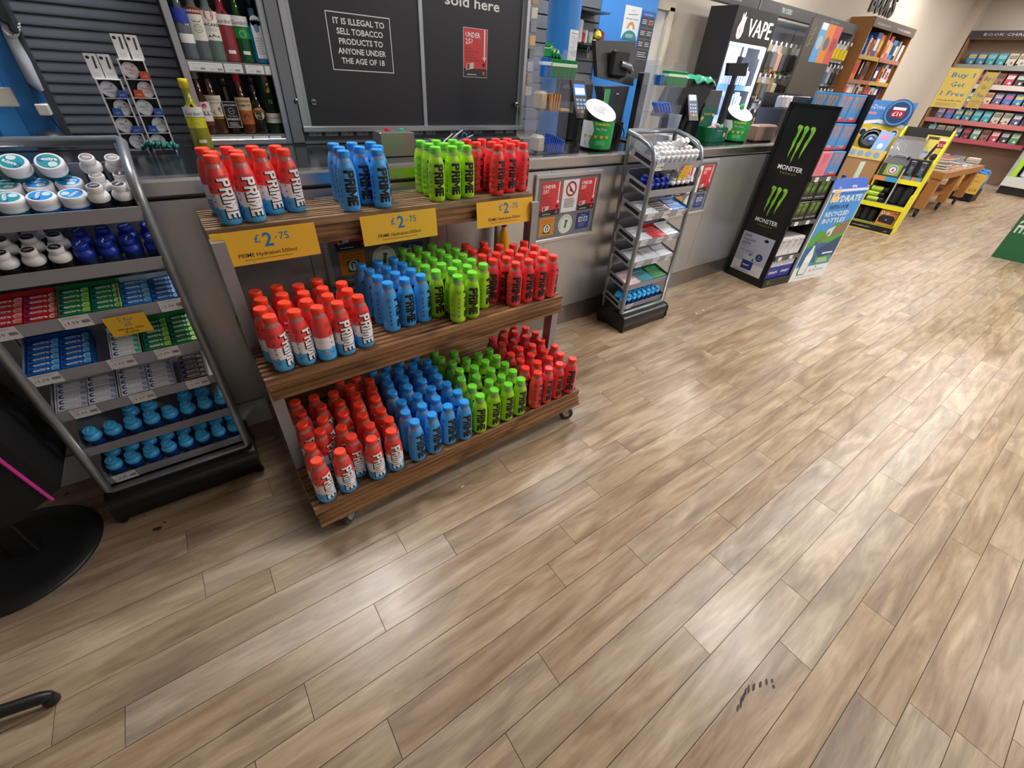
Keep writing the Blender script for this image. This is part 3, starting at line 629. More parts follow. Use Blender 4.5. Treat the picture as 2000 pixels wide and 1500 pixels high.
# promo cards
def promo(tray, x, w, h, lines, label, lift=0.):
    o = tray+Vector((x-w/2, 0, 0))-TU*.006+TN*lift
    t = thing('promo_card', label, 'sign', o); R = Matrix.Identity(3)
    u = Vector((0, -.30, .954)); mb = MB(); n = Vector((1, 0, 0)).cross(u)
    mb.obox(Vector((w/2, 0, -h/2+.02)), Vector((w/2, 0, 0)), n*.0006, u*(h/2), YEL); mb.build('card', t)
    pr = Print(plane(Vector((w/2, 0, -h/2+.02))+n*.0006, (1, 0, 0), u)); pr.e = .0005
    for s, y, z, m_ in lines: pr.text(s, 0, y, z, m_, 1, res=1, bold=.006)
    pr.build('print', t)
promo(T1[2], .065, .105, .082, [('2 for', .020, .020, PBLUE), ('\u00a35', -.002, .021, PBLUE), ('Wrigley Gum', -.018, .0125, INK), ('Bottles', -.032, .0125, INK)], 'yellow 2 for five pounds card on the third tray of the large gum stand')
promo(T2[0], .085, .085, .092, [('2 for', .022, .018, PBLUE), ('\u00a35', .0, .018, PBLUE), ('Wrigley Gum', -.020, .010, INK), ('Bottles', -.033, .010, INK)], 'small yellow 2 for five pounds card on the top tray of the far gum stand')
# ---- tubs and bottles of gum
WP = M('#e6e6ea', .28); LB = M('#2596dd', .25); NB = M('#16308f', .25); LABL = M('#10182e', .4)
def gum_tub(cap_h, lid, word=True):
    """flip-top tub lying on its back in the tray: root mesh = body"""
    b = MB(); b.lathe([(.026, 0), (.029, .004), (.029, .040)], 18, M(cap_h, .35)); body = b.mesh('gum_tub')
    c = MB(); c.lathe([(.0292, .040), (.0300, .042), (.0300, .048), (.0285, .052), (.0300, .056), (.0305, .070), (.0290, .075), (.0275, .0765)], 22, WP); cap = c.mesh('flip_lid')
    pr = Print(lambda x, y, h: Vector((x, y, .0765+h)));  pr.e = .0004
    lm = M(lid, .35); pr.disc(0, 0, .0235, lm, 1, n=22); pr.text('extra', .002, .002, .0150, WHITE, 3, bold=.03, res=1, width=.031); pr.ring(-.0135, .0065, .006, .0085, M('#0c2a80', .4), 2, 14, 60, 330)
    pr.disc(.008, -.011, .009, M('#bfe0ea', .4), 2, ry=.0075, n=14); pr.ring(.008, -.011, .0075, .0092, WHITE, 3, 14, 0, 250)
    pl = pr.build('lid_label'); pm_ = pl.data; bpy.data.objects.remove(pl); return body, cap, pm_
def gum_bottle(body_h, cap_h, lid_h, lab_h, word='extra'):
    b = MB(); b.lathe([(.020, 0), (.0235, .004), (.0235, .046)], 16, M(lab_h, .35)); body = b.mesh('gum_bottle')
    c = MB(); cm = M(cap_h, .3); c.lathe([(.0236, .046), (.0252, .050), (.0252, .058), (.0225, .0635), (.0170, .066), (.0165, .069), (.0178, .070), (.0182, .083), (.0165, .0855)], 18, cm); cap = c.mesh('cap')
    pr = Print(lambda x, y, h: Vector((x, y, .0855+h))); pr.e = .0004
    if lid_h: pr.disc(0, 0, .0142, M(lid_h, .4), 1, n=16)
    if word == 'extra': pr.text('extra', .001, -.002, .0085, WHITE, 2, bold=.03, res=1, width=.018); pr.ring(-.008, .001, .0036, .0052, M('#1b3f9c', .4), 2, 10, 60, 330)
    elif word == 'wave': pr.poly([(-.011, -.002), (-.004, .004), (.004, .003), (.011, .008), (.011, .004), (.004, -.001), (-.004, 0), (-.011, -.006)], M('#bcd8ea', .4), 1); pr.rect(.000, -.007, .009, -.0055, M('#d64a7a', .4), 1)
    else: pr.text('extra', .001, -.001, .007, WHITE, 1, bold=.03, res=1, width=.017); pr.ring(0, 0, .009, .0102, M('#1b4fae', .4), 1, 12, -60, 200)
    pl = pr.build('lid_label'); pm_ = pl.data; bpy.data.objects.remove(pl); return body, cap, pm_
TUBT = gum_tub('#14606e', '#1f93a6'); TUBB = gum_tub('#0f5ab0', '#1b8ee0')
BWD = gum_bottle('#e6e6ea', '#e6e6ea', '#2a2422', '#26282e'); BWL = gum_bottle('#e6e6ea', '#e6e6ea', '#8d8584', '#26282e'); BNV = gum_bottle('#16308f', '#1634a6', None, '#2a3a66', 'wave'); BCY = gum_bottle('#35a8ee', '#45bbfa', None, '#1d4f9e', 'sky')
BWG = gum_bottle('#e6e6ea', '#e6e6ea', '#dcdce2', '#dadce2', 'none')
EU = (TILT, 0, 0)
rg_ = random.Random(5)
def put(kind, tray, x, u, label, group, name, spin=None, h=0.0, tilt=None, kids=True, cat='gum pot'):
    b, c, l = kind
    p = tray+Vector((x, 0, 0))+TU*u+TN*(h+.0006)
    q = Matrix.Rotation(TILT if tilt is None else tilt, 3, 'X') @ Matrix.Rotation(rg_.uniform(-.5, .5) if spin is None else spin, 3, 'Z')
    o = inst(name, b, None, p, q.to_euler()); tag(o, label, cat, group)
    if name == 'gum_tub': o.scale = (1.05, 1.05, .80)
    inst('flip_lid' if name == 'gum_tub' else 'cap', c, o)
    if kids: inst('lid_label', l, o)
    return o
A1 = 'of the large gum stand'
TR = ['top', 'second', 'third', 'fourth', 'fifth', 'sixth', 'lowest']
for i, (k, x, u, sp) in enumerate([(TUBT, -.155, .056, .3), (TUBT, -.0915, .056, 1.6), (TUBB, -.028, .056, 1.4), (TUBB, .036, .058, -2.2), (TUBT, -.160, .124, 0), (TUBT, -.096, .124, -.1), (TUBB, -.032, .124, -.1), (TUBB, .033, .127, -.25)]):
    put(k, T1[0], x+.052, u, '%s gum tub with white lid, top tray, %s row, %s from the shutter' % ('teal' if k is TUBT else 'blue', 'front' if i < 4 else 'back', ORD[i % 4]), 'gum tubs in the top tray', 'gum_tub', sp)
for i, (x, sp, tl) in enumerate([(-.135, 2.3, .5), (-.062, 2.5, .55), (.010, -.1, .6)]):
    put(TUBT, T1[0], x+.055, .165, 'teal gum tub leaning on the top tray pile, %s from the shutter' % ORD[i], 'gum tubs in the top tray', 'gum_tub', sp, .052, tl)
for i, (k, x, u, sp, h, tl) in enumerate([(BWD, .143, .045, .1, 0, None), (BWD, .197, .047, .9, 0, None), (BWL, .153, .105, .2, 0, None), (BWD, .207, .107, 1.5, 0, None), (BWL, .147, .163, -.2, .035, .5), (BWL, .203, .163, .0, .03, .45)]):
    put(k, T1[0], x, u, 'white gum bottle beside the tubs, top tray, %s row, %s one' % (['front', 'front', 'middle', 'middle', 'back', 'back'][i], ['inner', 'outer'][i % 2]), 'white gum bottles in the top tray', 'gum_bottle', sp, h, tl)
for r in range(3):
    for c in range(4):
        if r == 2 and c > 2: continue
        put(BWD, T1[1], -.168+.055*c, .04+.065*r, 'white gum bottle, dark lid, second tray, %s row, %s from the shutter' % (ORD[r], ORD[c]), 'white gum bottles in the second tray', 'gum_bottle')
        if r < 2: put(BNV, T1[1], .050+.055*c, .045+.07*r, 'navy gum bottle in the second tray, row %s, %s from the white bottles' % (ORD[r], ORD[c]), 'navy gum bottles in the second tray', 'gum_bottle', .3+rg_.uniform(-.6, .9))
for tr, n0 in ((5, 8), (6, 8)):
    for r in range(2):
        for c in range(8):
            if tr == 5 and r == 1 and c in (0, 1, 4, 7): continue
            put(BCY, T1[tr], -.186+.0565*c-(.02 if tr == 5 else 0)*(r == 0)*0-.0*r, .043+.06*r, 'sky blue gum bottle, %s tray, %s row, %s from the shutter' % (TR[tr], ['front', 'back'][r], ORD[c]), 'sky blue gum bottles in the %s tray' % TR[tr], 'gum_bottle', rg_.uniform(-.3, 1.6))
# ---- packs of gum in cartons
def gum_pack(h, arc, word=True, foil=False):
    mt = M(h, .3, .6 if foil else 0); W, D, H_ = .0755, .0240, .0125
    b = MB(); b.bev(-W/2, W/2, -D/2, D/2, 0, H_, mt, .0022); me = b.mesh('gum_pack')
    pr = Print(lambda x, y, hh: Vector((x, y, H_+hh))); pr.e = .00035
    dk = M('#14287c', .4); pr.ring(-.024, .0005, .0042, .0088, dk, 1, 14, 70, 330); pr.text('extra', -.004, -.0045, .0165, WHITE, 2, bold=.035, res=1, width=.040)
    if not foil:
        pr.ring(.0285, -.001, .0072, .0098, WHITE, 2, 14, 20, 250); pr.rect(.022, -.0105, .0375, .0105, M(arc, .35), 1)
    else: pr.poly([(.018, -.011), (.022, -.002), (.026, .002), (.030, -.003), (.036, -.011)], WHITE, 1)
    pl = pr.build('pack_print'); pm_ = pl.data; bpy.data.objects.remove(pl)
    return me, pm_
PACK = {'red': gum_pack('#c4202a', '#e8887c'), 'green': gum_pack('#12803c', '#8fcf3c'), 'blue': gum_pack('#1576c8', '#5fb8ee'), 'deep blue': gum_pack('#0f66bf', '#4fb0ee'), 'white': gum_pack('#c9ccd4', '#8e9ab8'), 'mint white': gum_pack('#ccd4d6', '#3fae8c'), 'silver': gum_pack('#8a8688', '#ddd', foil=True), 'pink': gum_pack('#d9bcc4', '#c44a6a'), 'teal': gum_pack('#3f8f9c', '#8fd0d6')}
CART = {'red': '#b8222a', 'green': '#157a3c', 'blue': '#b5cfe4', 'deep blue': '#0f4f9c', 'white': '#cfd2d8', 'mint white': '#d6d8d8', 'silver': '#b9b7ba', 'pink': '#d6c0c4', 'teal': '#3a7f8c'}
def carton(tray, x, kind, rows, stand, u0=.004, cols=2, wide=.080, tr=0, open_top=True, kids=True):
    """a display carton lying in the tray, with rows x cols packs in it"""
    L = .0262; W = cols*wide+.004; Dp = rows*L+.006; H_ = .046
    t = thing('gum_carton', '%s display carton of gum packs in the %s tray %s, %s' % (kind, TR[tr], stand[0], stand[1]), 'carton', tray+Vector((x, 0, 0))+TU*u0+TN*.0006, group='gum cartons')
    t.rotation_euler = (TILT, 0, 0)
    cm = M(CART[kind], .45); mb = MB(); mb.bx(-W/2, W/2, 0, Dp, 0, .001, cm); mb.bx(-W/2, -W/2+.001, 0, Dp, 0, H_-.004, cm); mb.bx(W/2-.001, W/2, 0, Dp, 0, H_-.004, cm); mb.bx(-W/2, W/2, Dp-.001, Dp, 0, H_+.006, cm); mb.bx(-W/2, W/2, 0, .001, 0, H_-.014, cm)
    mb.build('card_tray', t)
    me, pl = PACK[kind]; R = Matrix.Rotation(TILT, 4, 'X'); base = tray+Vector((x, 0, 0))+TU*u0+TN*.0006
    for c in range(cols):
        for r in range(rows):
            y = .0165+r*L; z = .0016+.0125*2-.001*r
            for lv in ((2,) if True else ()):
                px = (c-(cols-1)/2)*wide
                p = base+Vector((px, 0, 0))+TU*y+TN*(z+rg_.uniform(0, .002))
                o = inst('gum_pack', me, None, p, (TILT+rg_.uniform(-.05, .05), 0, rg_.uniform(-.02, .02)))
                tag(o, '%s gum pack, %s column, %s from the front, carton %s, %s tray %s' % (kind, ['first', 'second', 'third'][c], ORD[r], stand[1], TR[tr], stand[0]), 'gum pack', 'gum packs in the trays')
                if kids: inst('pack_print', pl, o)
    # the lower layers of packs, seen only as the filling of the carton
    mb = MB(); mb.bx(-W/2+.002, W/2-.002, .003, Dp-.003, .0015, .0225, M(CART[kind], .5)); mb.build('lower_packs', t)
L1, L2 = 'large stand', 'far stand'
for k, row in {2: [(-.155, 'red', 5), (-.002, 'green', 5), (.150, 'blue', 5)], 3: [(-.145, 'deep blue', 6), (.020, 'mint white', 5), (.146, 'green', 6)], 4: [(-.140, 'white', 5), (.025, 'white', 5), (.165, 'silver', 5)]}.items():
    for i, (x, kd, n) in enumerate(row): carton(T1[k], x, kd, n, (L1, ['first', 'middle', 'last'][i]), tr=k, wide=.074 if (k, i) in ((3, 1), (4, 2)) else .0775, cols=1 if False else 2) if (k, i) not in ((3, 1), (4, 2)) else carton(T1[k], x, kd, n, (L1, ['first', 'middle', 'last'][i]), tr=k, wide=.0765, cols=1)
for k, row in {2: ['mint white', 'silver', 'blue'], 3: ['white', 'red', 'mint white'], 4: ['white', 'white', 'white'], 5: ['pink', 'teal', 'green']}.items():
    for i, kd in enumerate(row): carton(T2[k], -.145+.147*i, kd, 5, (L2, ['first', 'middle', 'last'][i]), tr=k, wide=.0715, kids=False)
A2 = 'of the far gum stand'
for c in range(9):
    put(TUBT if c == 0 else BWG, T2[0], -.195+.048*c, .045, 'white capped gum pot, far stand top tray, front row, %s along' % ORD[c], 'white gum pots in the far top tray', 'gum_bottle' if c else 'gum_tub', kids=(c == 0))
    if c < 8: put(BWG, T2[0], -.155+.048*c, .10, 'white capped gum pot, far top tray, second row, %s along' % ORD[c], 'white gum pots in the far top tray', 'gum_bottle', kids=False)
    if 1 < c < 8: put(BWG, T2[0], -.155+.048*c, .155, 'white capped gum pot, far stand top tray, back row, %s along' % ORD[c], 'white gum pots in the far top tray', 'gum_bottle', kids=False)
for i, (x, u) in enumerate([(.055, .135), (.10, .135)]): put(BWG, T2[0], x, u, 'white gum pot lying on the pile in the far top tray, %s of two' % ORD[i], 'white gum pots in the far top tray', 'gum_bottle', h=.062, tilt=.9, kids=False)
for r in range(2):
    for c in range(4): put(BNV, T2[1], -.19+.051*c, .045+.055*r, 'navy gum bottle on the far stand, %s row, %s from the drinks display' % (['front', 'back'][r], ORD[c]), 'navy gum bottles on the far stand', 'gum_bottle', .3)
    for c in range(4): put(BWD, T2[1], .02+.051*c, .045+.055*r, 'white gum bottle, dark lid, far stand, %s row, %s from the navy' % (['front', 'back'][r], ORD[c]), 'white gum bottles on the far stand', 'gum_bottle', .6)
    for c in range(8): put(BCY, T2[6], -.19+.053*c, .045+.055*r, 'sky blue gum bottle, far stand lowest tray, %s row, %s along' % (['front', 'back'][r], ORD[c]), 'sky blue gum bottles on the far stand', 'gum_bottle', .6)
# ================================================================ SPIRITS CABINET
YC = 2.57
def xat(px, py, y): return ony((px, py), y).x
def zat(px, py, y): return ony((px, py), y).z
cx0, cx1 = .146, .516; cz0 = CT+.005; zs1 = zat(440, 121, YC+.01); zs2 = zat(440, 264, YC+.01)
cab = thing('spirits_cabinet', 'open aluminium framed cabinet of spirit bottles standing at the back of the counter', 'cabinet', (0, 0, 0))
DKG = M('#2b2d33', .5)
mb = MB(); mb.bx(cx0+.004, cx1-.004, 2.755, 2.765, cz0, 2.25, DKG); mb.build('back_panel', cab)
for x in (cx0, cx1-.006): mb = MB(); mb.bx(x, x+.006, YC+.02, 2.755, cz0, 2.25, DKG); mb.build('side_panel', cab)
for x in (cx0, cx1-.026): mb = MB(); mb.bev(x, x+.026, YC, YC+.024, cz0, 2.25, ALU, .002); mb.build('upright', cab)
mb = MB(); mb.bev(cx0+.026, cx1-.026, YC, YC+.024, cz0, cz0+.022, ALU, .002); mb.build('bottom_rail', cab)
for z in (zs2, zs1, zs1+.42):
    mb = MB(); mb.bx(cx0+.008, cx1-.008, YC+.012, 2.755, z-.006, z, M('#8f9299', .35, .5)); mb.bx(cx0+.026, cx1-.026, YC+.008, YC+.012, z-.040, z-.002, M('#6f7279', .4)); s = mb.build('shelf', cab)
    pr = Print(plane((cx0+.03, YC+.0079, z-.038), (1, 0, 0), (0, 0, 1))); pr.e = .0006
    wl = [(.0, .125), (.13, .20), (.212, .285), (.29, .312)] if z == zs1 else [(.0, .165), (.172, .235), (.242, .292)]
    for a, b in wl:
        pr.rect(a, .002, b, .033, WHITE, 1); n = max(1, round((b-a)/.06))
        for k in range(n): u = a+.006+k*(b-a)/n; pr.text(['23.50', '22.05', '28.50', '24.00'][k % 4], u+.006, .007, .009, M('#8a8a90', .5), 2, al='L', res=1); pr.barcode(u+.034, .007, min(u+.052, b-.002), .014, INK, 2)
        pr.lines(a+.006, b-.01, .026, 1, .004, .001, M('#aaaaaa', .5), 2)
    pr.build('price_strip', s)
def lim(n): return [(x0, z0) for x0, z0 in n]
def spirit(name, px, py, z, H, r, glass, capc, label, art, y=2.635, cap_h=.03, cap_r=.016, neck=.055, square=False, sh=.05, tube=False):
    x = xat(px, py, y); t = tag(bpy.data.objects.new(name, None), label, 'bottle', 'spirit bottles'); C.objects.link(t); t.location = (x, y, z+.0004)
    gm = M(glass, .08, spec=.7); mb = MB(); fr = None; n = 20
    if square: n = 8; a = math.radians(22.5); fr = (Vector((math.cos(a), math.sin(a), 0)), Vector((-math.sin(a), math.cos(a), 0)), Vector((0, 0, 1)))
    if tube: mb.lathe([(r, 0), (r, H-.012), (r*1.01, H-.012), (r*1.01, H)], 24, M(glass, .35))
    else: mb.lathe([(r*.8, 0), (r*.97, .004), (r, .012), (r, H-neck-sh-cap_h), (r*.93, H-neck-sh*.7-cap_h), (r*.7, H-neck-sh*.25-cap_h), (.0155, H-neck-cap_h), (.0135, H-cap_h)], n, gm, frame=fr, smooth=not square)
    mb.build('glass_body', t)
    if not tube:
        mb = MB(); cm = M(capc, .3); mb.lathe([(.0125, H-cap_h-.004), (cap_r, H-cap_h-.003), (cap_r, H-.003), (cap_r*.9, H)], 16, cm); mb.build('cap', t)
    rr = r*(.93 if square else 1); mp = (lambda X, Y, h: Vector((X, -rr-h, Y))) if square else (lambda X, Y, h: Vector(((r+h)*math.sin(X/r), -(r+h)*math.cos(X/r), Y)))
    pr = Print(mp, .008); pr.e = .0005; art(pr, r); pr.build('label', t)
    return t
GREY = M('#6a6a70', .5); RED = M('#c02a2e', .4); GOLD = M('#c79a3a', .35, .4)
def a_vodka_blue(p, r): p.rect(-r*1.1, .12, r*1.1, .165, M('#2b3fa8', .3), 1); p.rect(-r*.8, .055, r*.8, .085, WHITE, 1)
def a_smir(p, r): p.rect(-r*1.2, .066, r*1.2, .150, M('#e2ddd2', .45), 1); p.rect(-r*1.2, .150, r*1.2, .172, M('#8a2a1c', .4), 1); p.text('SMIRNOFF', 0, .156, .0115, WHITE, 2, bold=.02, width=r*2.1, res=1); p.ring(0, .105, .013, .0145, INK, 2, 14); p.text('No.21', 0, .108, .008, INK, 2, res=1); p.text('VODKA', 0, .098, .006, INK, 2, res=1); p.poly([(-.018, .135), (0, .128), (.018, .135), (.01, .126), (-.01, .126)], INK, 2)
def a_baca(p, r): p.rect(-r*1.25, .07, r*1.25, .165, M('#e6e4df', .45), 1); p.disc(0, .152, .017, RED, 2, n=18); p.ring(0, .152, .011, .013, WHITE, 3, 16); p.text('BACARDI', 0, .117, .014, INK, 2, bold=.02, width=r*1.9, res=1); p.lines(-.02, .02, .108, 2, .006, .0012, GREY, 2); p.poly([(-.022, .080), (-.016, .088), (-.008, .082), (0, .092), (.008, .082), (.016, .088), (.022, .080)], INK, 2)
def a_gord(c2):
    def f(p, r):
        p.rect(-r*1.15, .125, r*1.15, .160, M('#e4e4e2', .45), 1); p.text("Gordon's", 0, .131, .019, INK, 2, width=r*1.85, res=2); p.poly([(-.006, .160), (.006, .160), (.004, .170), (-.004, .170)], INK, 2)
        if c2: p.rect(-r*1.1, .085, r*1.1, .122, M(c2, .35), 1); p.ring(0, .100, .011, .0125, M('#cfd8cf', .4), 2, 14)
        p.rect(-.014, .03, .014, .042, WHITE, 1)
    return f
def a_bomb(p, r): p.rect(-.020, .02, .020, .15, M('#dfe4ea', .45), 1); p.disc(0, .148, .020, M('#dfe4ea', .45), 1, n=16); p.text('BOMBAY', 0, .150, .007, INK, 2, res=1, bold=.02); p.disc(0, .125, .010, M('#6b86a8', .4), 2, n=14, ry=.014); p.lines(-.014, .014, .09, 7, .009, .0015, GREY, 2)
def a_bells(p, r): p.rect(-r*1.2, .05, r*1.2, .125, M('#e6e2dc', .45), 1); p.rect(-r*1.2, .035, r*1.2, .052, M('#6a1f22', .4), 1); p.disc(.002, .110, .009, RED, 2, n=12); p.text("BELL'S", 0, .075, .022, INK, 2, bold=.02, res=1, width=r*2)
def a_grouse(p, r): p.rect(-r*1.1, .07, r*1.1, .150, M('#e2d8cc', .45), 1); p.text('FAMOUS', 0, .130, .011, M('#5a3a28', .5), 2, res=1); p.text('GROUSE', 0, .118, .010, M('#5a3a28', .5), 2, res=1); p.disc(.002, .086, .017, M('#8a5a3c', .5), 2, ry=.010, n=16); p.disc(.012, .100, .006, M('#8a5a3c', .5), 2, n=10); p.rect(-r*1.1, .062, r*1.1, .066, GOLD, 1)
def a_jack(p, r): p.rect(-r*.88, .025, r*.88, .130, M('#0d0d0f', .4), 1); p.frame(-r*.86, .027, r*.86, .128, .0015, WHITE, 2); p.text("JACK DANIEL'S", 0, .112, .0085, WHITE, 2, bold=.02, width=r*1.5, res=1); p.ring(0, .092, .011, .0125, WHITE, 2, 18); p.text('No.7', 0, .089, .007, WHITE, 2, res=1); p.text('Tennessee', 0, .070, .009, WHITE, 2, res=1); p.text('WHISKEY', 0, .056, .012, WHITE, 2, bold=.02, res=1); p.lines(-.02, .02, .045, 3, .006, .0018, WHITE, 2)
def a_south(p, r): p.rect(-r*1.1, .095, r*1.1, .145, M('#d8c49a', .45), 1); p.rect(-r*1.1, .04, r*1.1, .095, M('#b8622a', .4), 1); p.text('SOUTHERN', 0, .126, .012, INK, 2, bold=.02, width=r*1.7, res=1); p.text('COMFORT', 0, .110, .012, INK, 2, bold=.02, width=r*1.6, res=1); p.disc(0, .068, .014, M('#7a3a18', .4), 2, n=12)
def a_bail(p, r): p.ring(0, .075, .020, .032, M('#b06a2c', .4), 1, 16, 20, 160); p.disc(0, .075, .021, M('#d8caa0', .4), 1, ry=.016, n=18); p.disc(-.005, .074, .010, M('#6a8a4a', .4), 2, ry=.007, n=12); p.text('BAILEYS', 0, .0985, .0085, M('#f0e0b0', .4), 3, bold=.02, res=1)
def a_glen(p, r): p.rect(-r*1.3, .045, r*1.3, .085, M('#dcdacf', .45), 1); p.text('Glenfiddich', 0, .062, .013, INK, 2, width=r*1.7, res=1); p.text('12', 0, .125, .02, M('#d9d2b0', .4), 1, res=2); p.poly([(-.006, .165), (.004, .168), (.006, .180), (.002, .190), (-.002, .180), (-.008, .178)], GOLD, 1); p.poly([(.000, .19), (.008, .205), (.003, .192), (-.006, .202)], GOLD, 1); p.rect(-.004, .212, .004, .228, RED, 1)
spirit('vodka_bottle', 378, 116, zs1, .245, .035, '#5d666e', '#d8d8dc', 'clear spirit bottle with blue band, first on the upper cabinet shelf', a_vodka_blue)
spirit('vodka_bottle', 404, 117, zs1, .285, .036, '#5f6668', '#b01f22', 'clear vodka bottle with red cap and cream label on the upper cabinet shelf', a_smir, cap_h=.05)
spirit('rum_bottle', 430, 119, zs1, .275, .037, '#5c756c', '#d6d8da', 'white rum bottle with a round red emblem on the upper cabinet shelf', a_baca, cap_h=.04)
spirit('gin_bottle', 457, 121, zs1, .262, .037, '#8c2f38', '#b8242c', 'pink gin bottle with red cap on the upper cabinet shelf', a_gord(None), cap_r=.018)
spirit('gin_bottle', 485, 123, zs1, .250, .037, '#0a4a1e', '#e0e0e0', 'green gin bottle with white cap on the upper cabinet shelf', a_gord('#178a34'), cap_r=.018)
spirit('gin_bottle', 514, 124, zs1, .225, .036, '#2472a8', '#16181c', 'blue gin bottle at the end of the upper cabinet shelf', a_bomb, square=True)
spirit('whisky_bottle', 414, 262, zs2, .240, .036, '#3a1c10', '#8a8a8e', 'whisky bottle with a cream and maroon label, first on the lower cabinet shelf', a_bells)
spirit('whisky_bottle', 436, 263, zs2, .262, .035, '#4a220c', '#2a1810', 'whisky bottle with a bird label on the lower cabinet shelf', a_grouse, cap_h=.05)
spirit('whiskey_bottle', 463, 262, zs2, .215, .034, '#1c100a', '#121214', 'square black labelled whiskey bottle on the lower cabinet shelf', a_jack, square=True, sh=.03)
spirit('liqueur_bottle', 490, 262, zs2, .240, .035, '#5a2410', '#c0241c', 'liqueur bottle with red cap and tan label on the lower cabinet shelf', a_south, cap_h=.035)
spirit('cream_liqueur_bottle', 514, 260, zs2, .225, .034, '#16120e', '#121214', 'dark cream liqueur bottle with an oval label on the lower cabinet shelf', a_bail)
spirit('whisky_tube', 540, 260, zs2, .262, .040, '#16301c', '#16301c', 'tall dark green whisky tube at the end of the lower cabinet shelf', a_glen, tube=True, y=2.64)
spirit('gin_bottle', 399, 286, CT, .255, .037, '#8f9022', '#e2c81c', 'yellow gin bottle standing on the counter beside the spirits cabinet', a_gord('#d6d01a'), y=2.50, cap_r=.017)
# ================================================================ TOBACCO UNIT
YT = 2.555
tx0, tx1 = .572, 1.925; tz0 = 1.188
tob = thing('tobacco_cabinet', 'closed tobacco cabinet with two dark sliding doors in an aluminium frame', 'cabinet', (0, 0, 0))
mb = MB(); mb.bx(tx0+.01, tx1-.01, YT+.05, 2.775, CT+.01, 2.35, M('#33363c', .5)); mb.build('carcass', tob)
for x, w in ((tx0, .030), (tx1-.022, .022)): mb = MB(); mb.bev(x, x+w, YT-.005, YT+.05, tz0-.01, 2.35, ALU, .002); mb.build('frame_upright', tob)
mb = MB(); mb.bev(tx0, tx1, YT-.012, YT+.05, tz0-.012, tz0+.012, ALU, .002); mb.build('bottom_track', tob)
mb = MB(); mb.bx(tx0-.055, tx0-.003, YT+.0, YT+.05, CT+.01, 2.35, M('#7c7f86', .4, .4)); mb.build('side_channel', tob)
DOOR = M('#23242b', .38); SILV = M('#aab0b8', .35, .7)
dx = xat(832, 150, YT); 
d1 = MB(); d1.bx(tx0+.032, dx-.02, YT+.014, YT+.022, tz0+.012, 2.3, DOOR); d1o = d1.build('door', tob)
mb = MB(); mb.bx(dx-.02, dx, YT+.006, YT+.024, tz0+.012, 2.3, SILV); mb.build('door_stile', tob)
mb = MB(); mb.bx(tx0+.030, tx0+.046, YT+.006, YT+.024, tz0+.012, 2.3, SILV); mb.build('door_stile', tob)
d2 = MB(); d2.bx(dx, tx1-.034, YT+.026, YT+.032, tz0+.012, 2.3, DOOR); d2o = d2.build('door', tob)
mb = MB(); mb.bx(tx1-.036, tx1-.022, YT+.018, YT+.036, tz0+.012, 2.3, SILV); mb.build('door_stile', tob)
pr = Print(plane((0, YT+.014, 0), (1, 0, 0), (0, 0, 1))); pr.e = .0006
a, b, c_, d_ = [ony(q, YT+.014) for q in ((633, 20), (760, 35), (770, 143), (652, 137))]
fx0, fx1, fz0, fz1 = (a.x+d_.x)/2, (b.x+c_.x)/2, (c_.z+d_.z)/2, (a.z+b.z)/2
pr.frame(fx0, fz0, fx1, fz1, .0035, WHITE, 1); hh = (fz1-fz0)/6.1; mx = (fx0+fx1)/2
for i, (s, wd) in enumerate((('IT IS ILLEGAL TO', .80), ('SELL TOBACCO', .73), ('PRODUCTS TO', .70), ('ANYONE UNDER', .77), ('THE AGE OF 18', .70))): pr.text(s, mx, fz1-hh*(1.18+i*1.03), hh*.88, WHITE, 1, bold=.02, width=wd*(fx1-fx0), res=2)
pr.build('notice', d1o)
pr = Print(plane((0, YT+.026, 0), (1, 0, 0), (0, 0, 1))); pr.e = .0006
q = ony((924, 12), YT+.026); pr.text('sold here', q.x, q.z-.008, .062, WHITE, 1, bold=.015, width=xat(975, 10, YT+.026)-xat(868, 0, YT+.026)); pr.text('Tobacco products', q.x, q.z+.07, .062, WHITE, 1, bold=.015)
pr.build('notice', d2o)
PINK = M('#cf3a3f', .45); 
def under25(pr, x0, z0, x1, z1, lay=1):
    w, h = x1-x0, z1-z0
    pr.rect(x0, z0, x1, z1, PINK, lay); pr.rect(x0, z0, x1, z0+h*.18, M('#26242a', .5), lay+1)
    pr.text('UNDER', x0+w*.08, z1-h*.18, h*.145, WHITE, lay+1, al='L', bold=.02, width=w*.62, res=1); pr.text('25?', x0+w*.08, z1-h*.31, h*.145, WHITE, lay+1, al='L', bold=.02, width=w*.30, res=1)
    for i, s in enumerate(('Please be', 'prepared to show', 'proof of age', 'when buying age', 'restricted products')): pr.text(s, x0+w*.08, z1-h*(.42+.062*i), h*.055, INK, lay+1, al='L', res=1)
    pr.rect(x0+w*.86, z0+h*.40, x0+w*.91, z1-h*.01, WHITE, lay+1); pr.poly([(x0+w*.80, z0+h*.43), (x0+w*.885, z0+h*.34), (x0+w*.97, z0+h*.43)], WHITE, lay+1)
    pr.disc(x0+w*.86, z0+h*.27, w*.06, INK, lay+1, n=12); pr.disc(x0+w*.86, z0+h*.09, w*.06, M('#d8434e', .4), lay+2, n=12)
    pr.poly([(x0+w*.10, z0+h*.14), (x0+w*.42, z0+h*.18), (x0+w*.44, z0+h*.31), (x0+w*.12, z0+h*.28)], M('#c9c4c0', .4), lay+2); pr.poly([(x0+w*.14, z0+h*.16), (x0+w*.24, z0+h*.175), (x0+w*.25, z0+h*.28), (x0+w*.15, z0+h*.27)], M('#a02c30', .4), lay+3)
    pr.rect(x0+w*.14, z0+h*.045, x0+w*.55, z0+h*.06, WHITE, lay+2)
t = thing('age_poster', 'red and black under 25 poster stuck on the tobacco cabinet door', 'poster', (0, YT+.0255, 0))
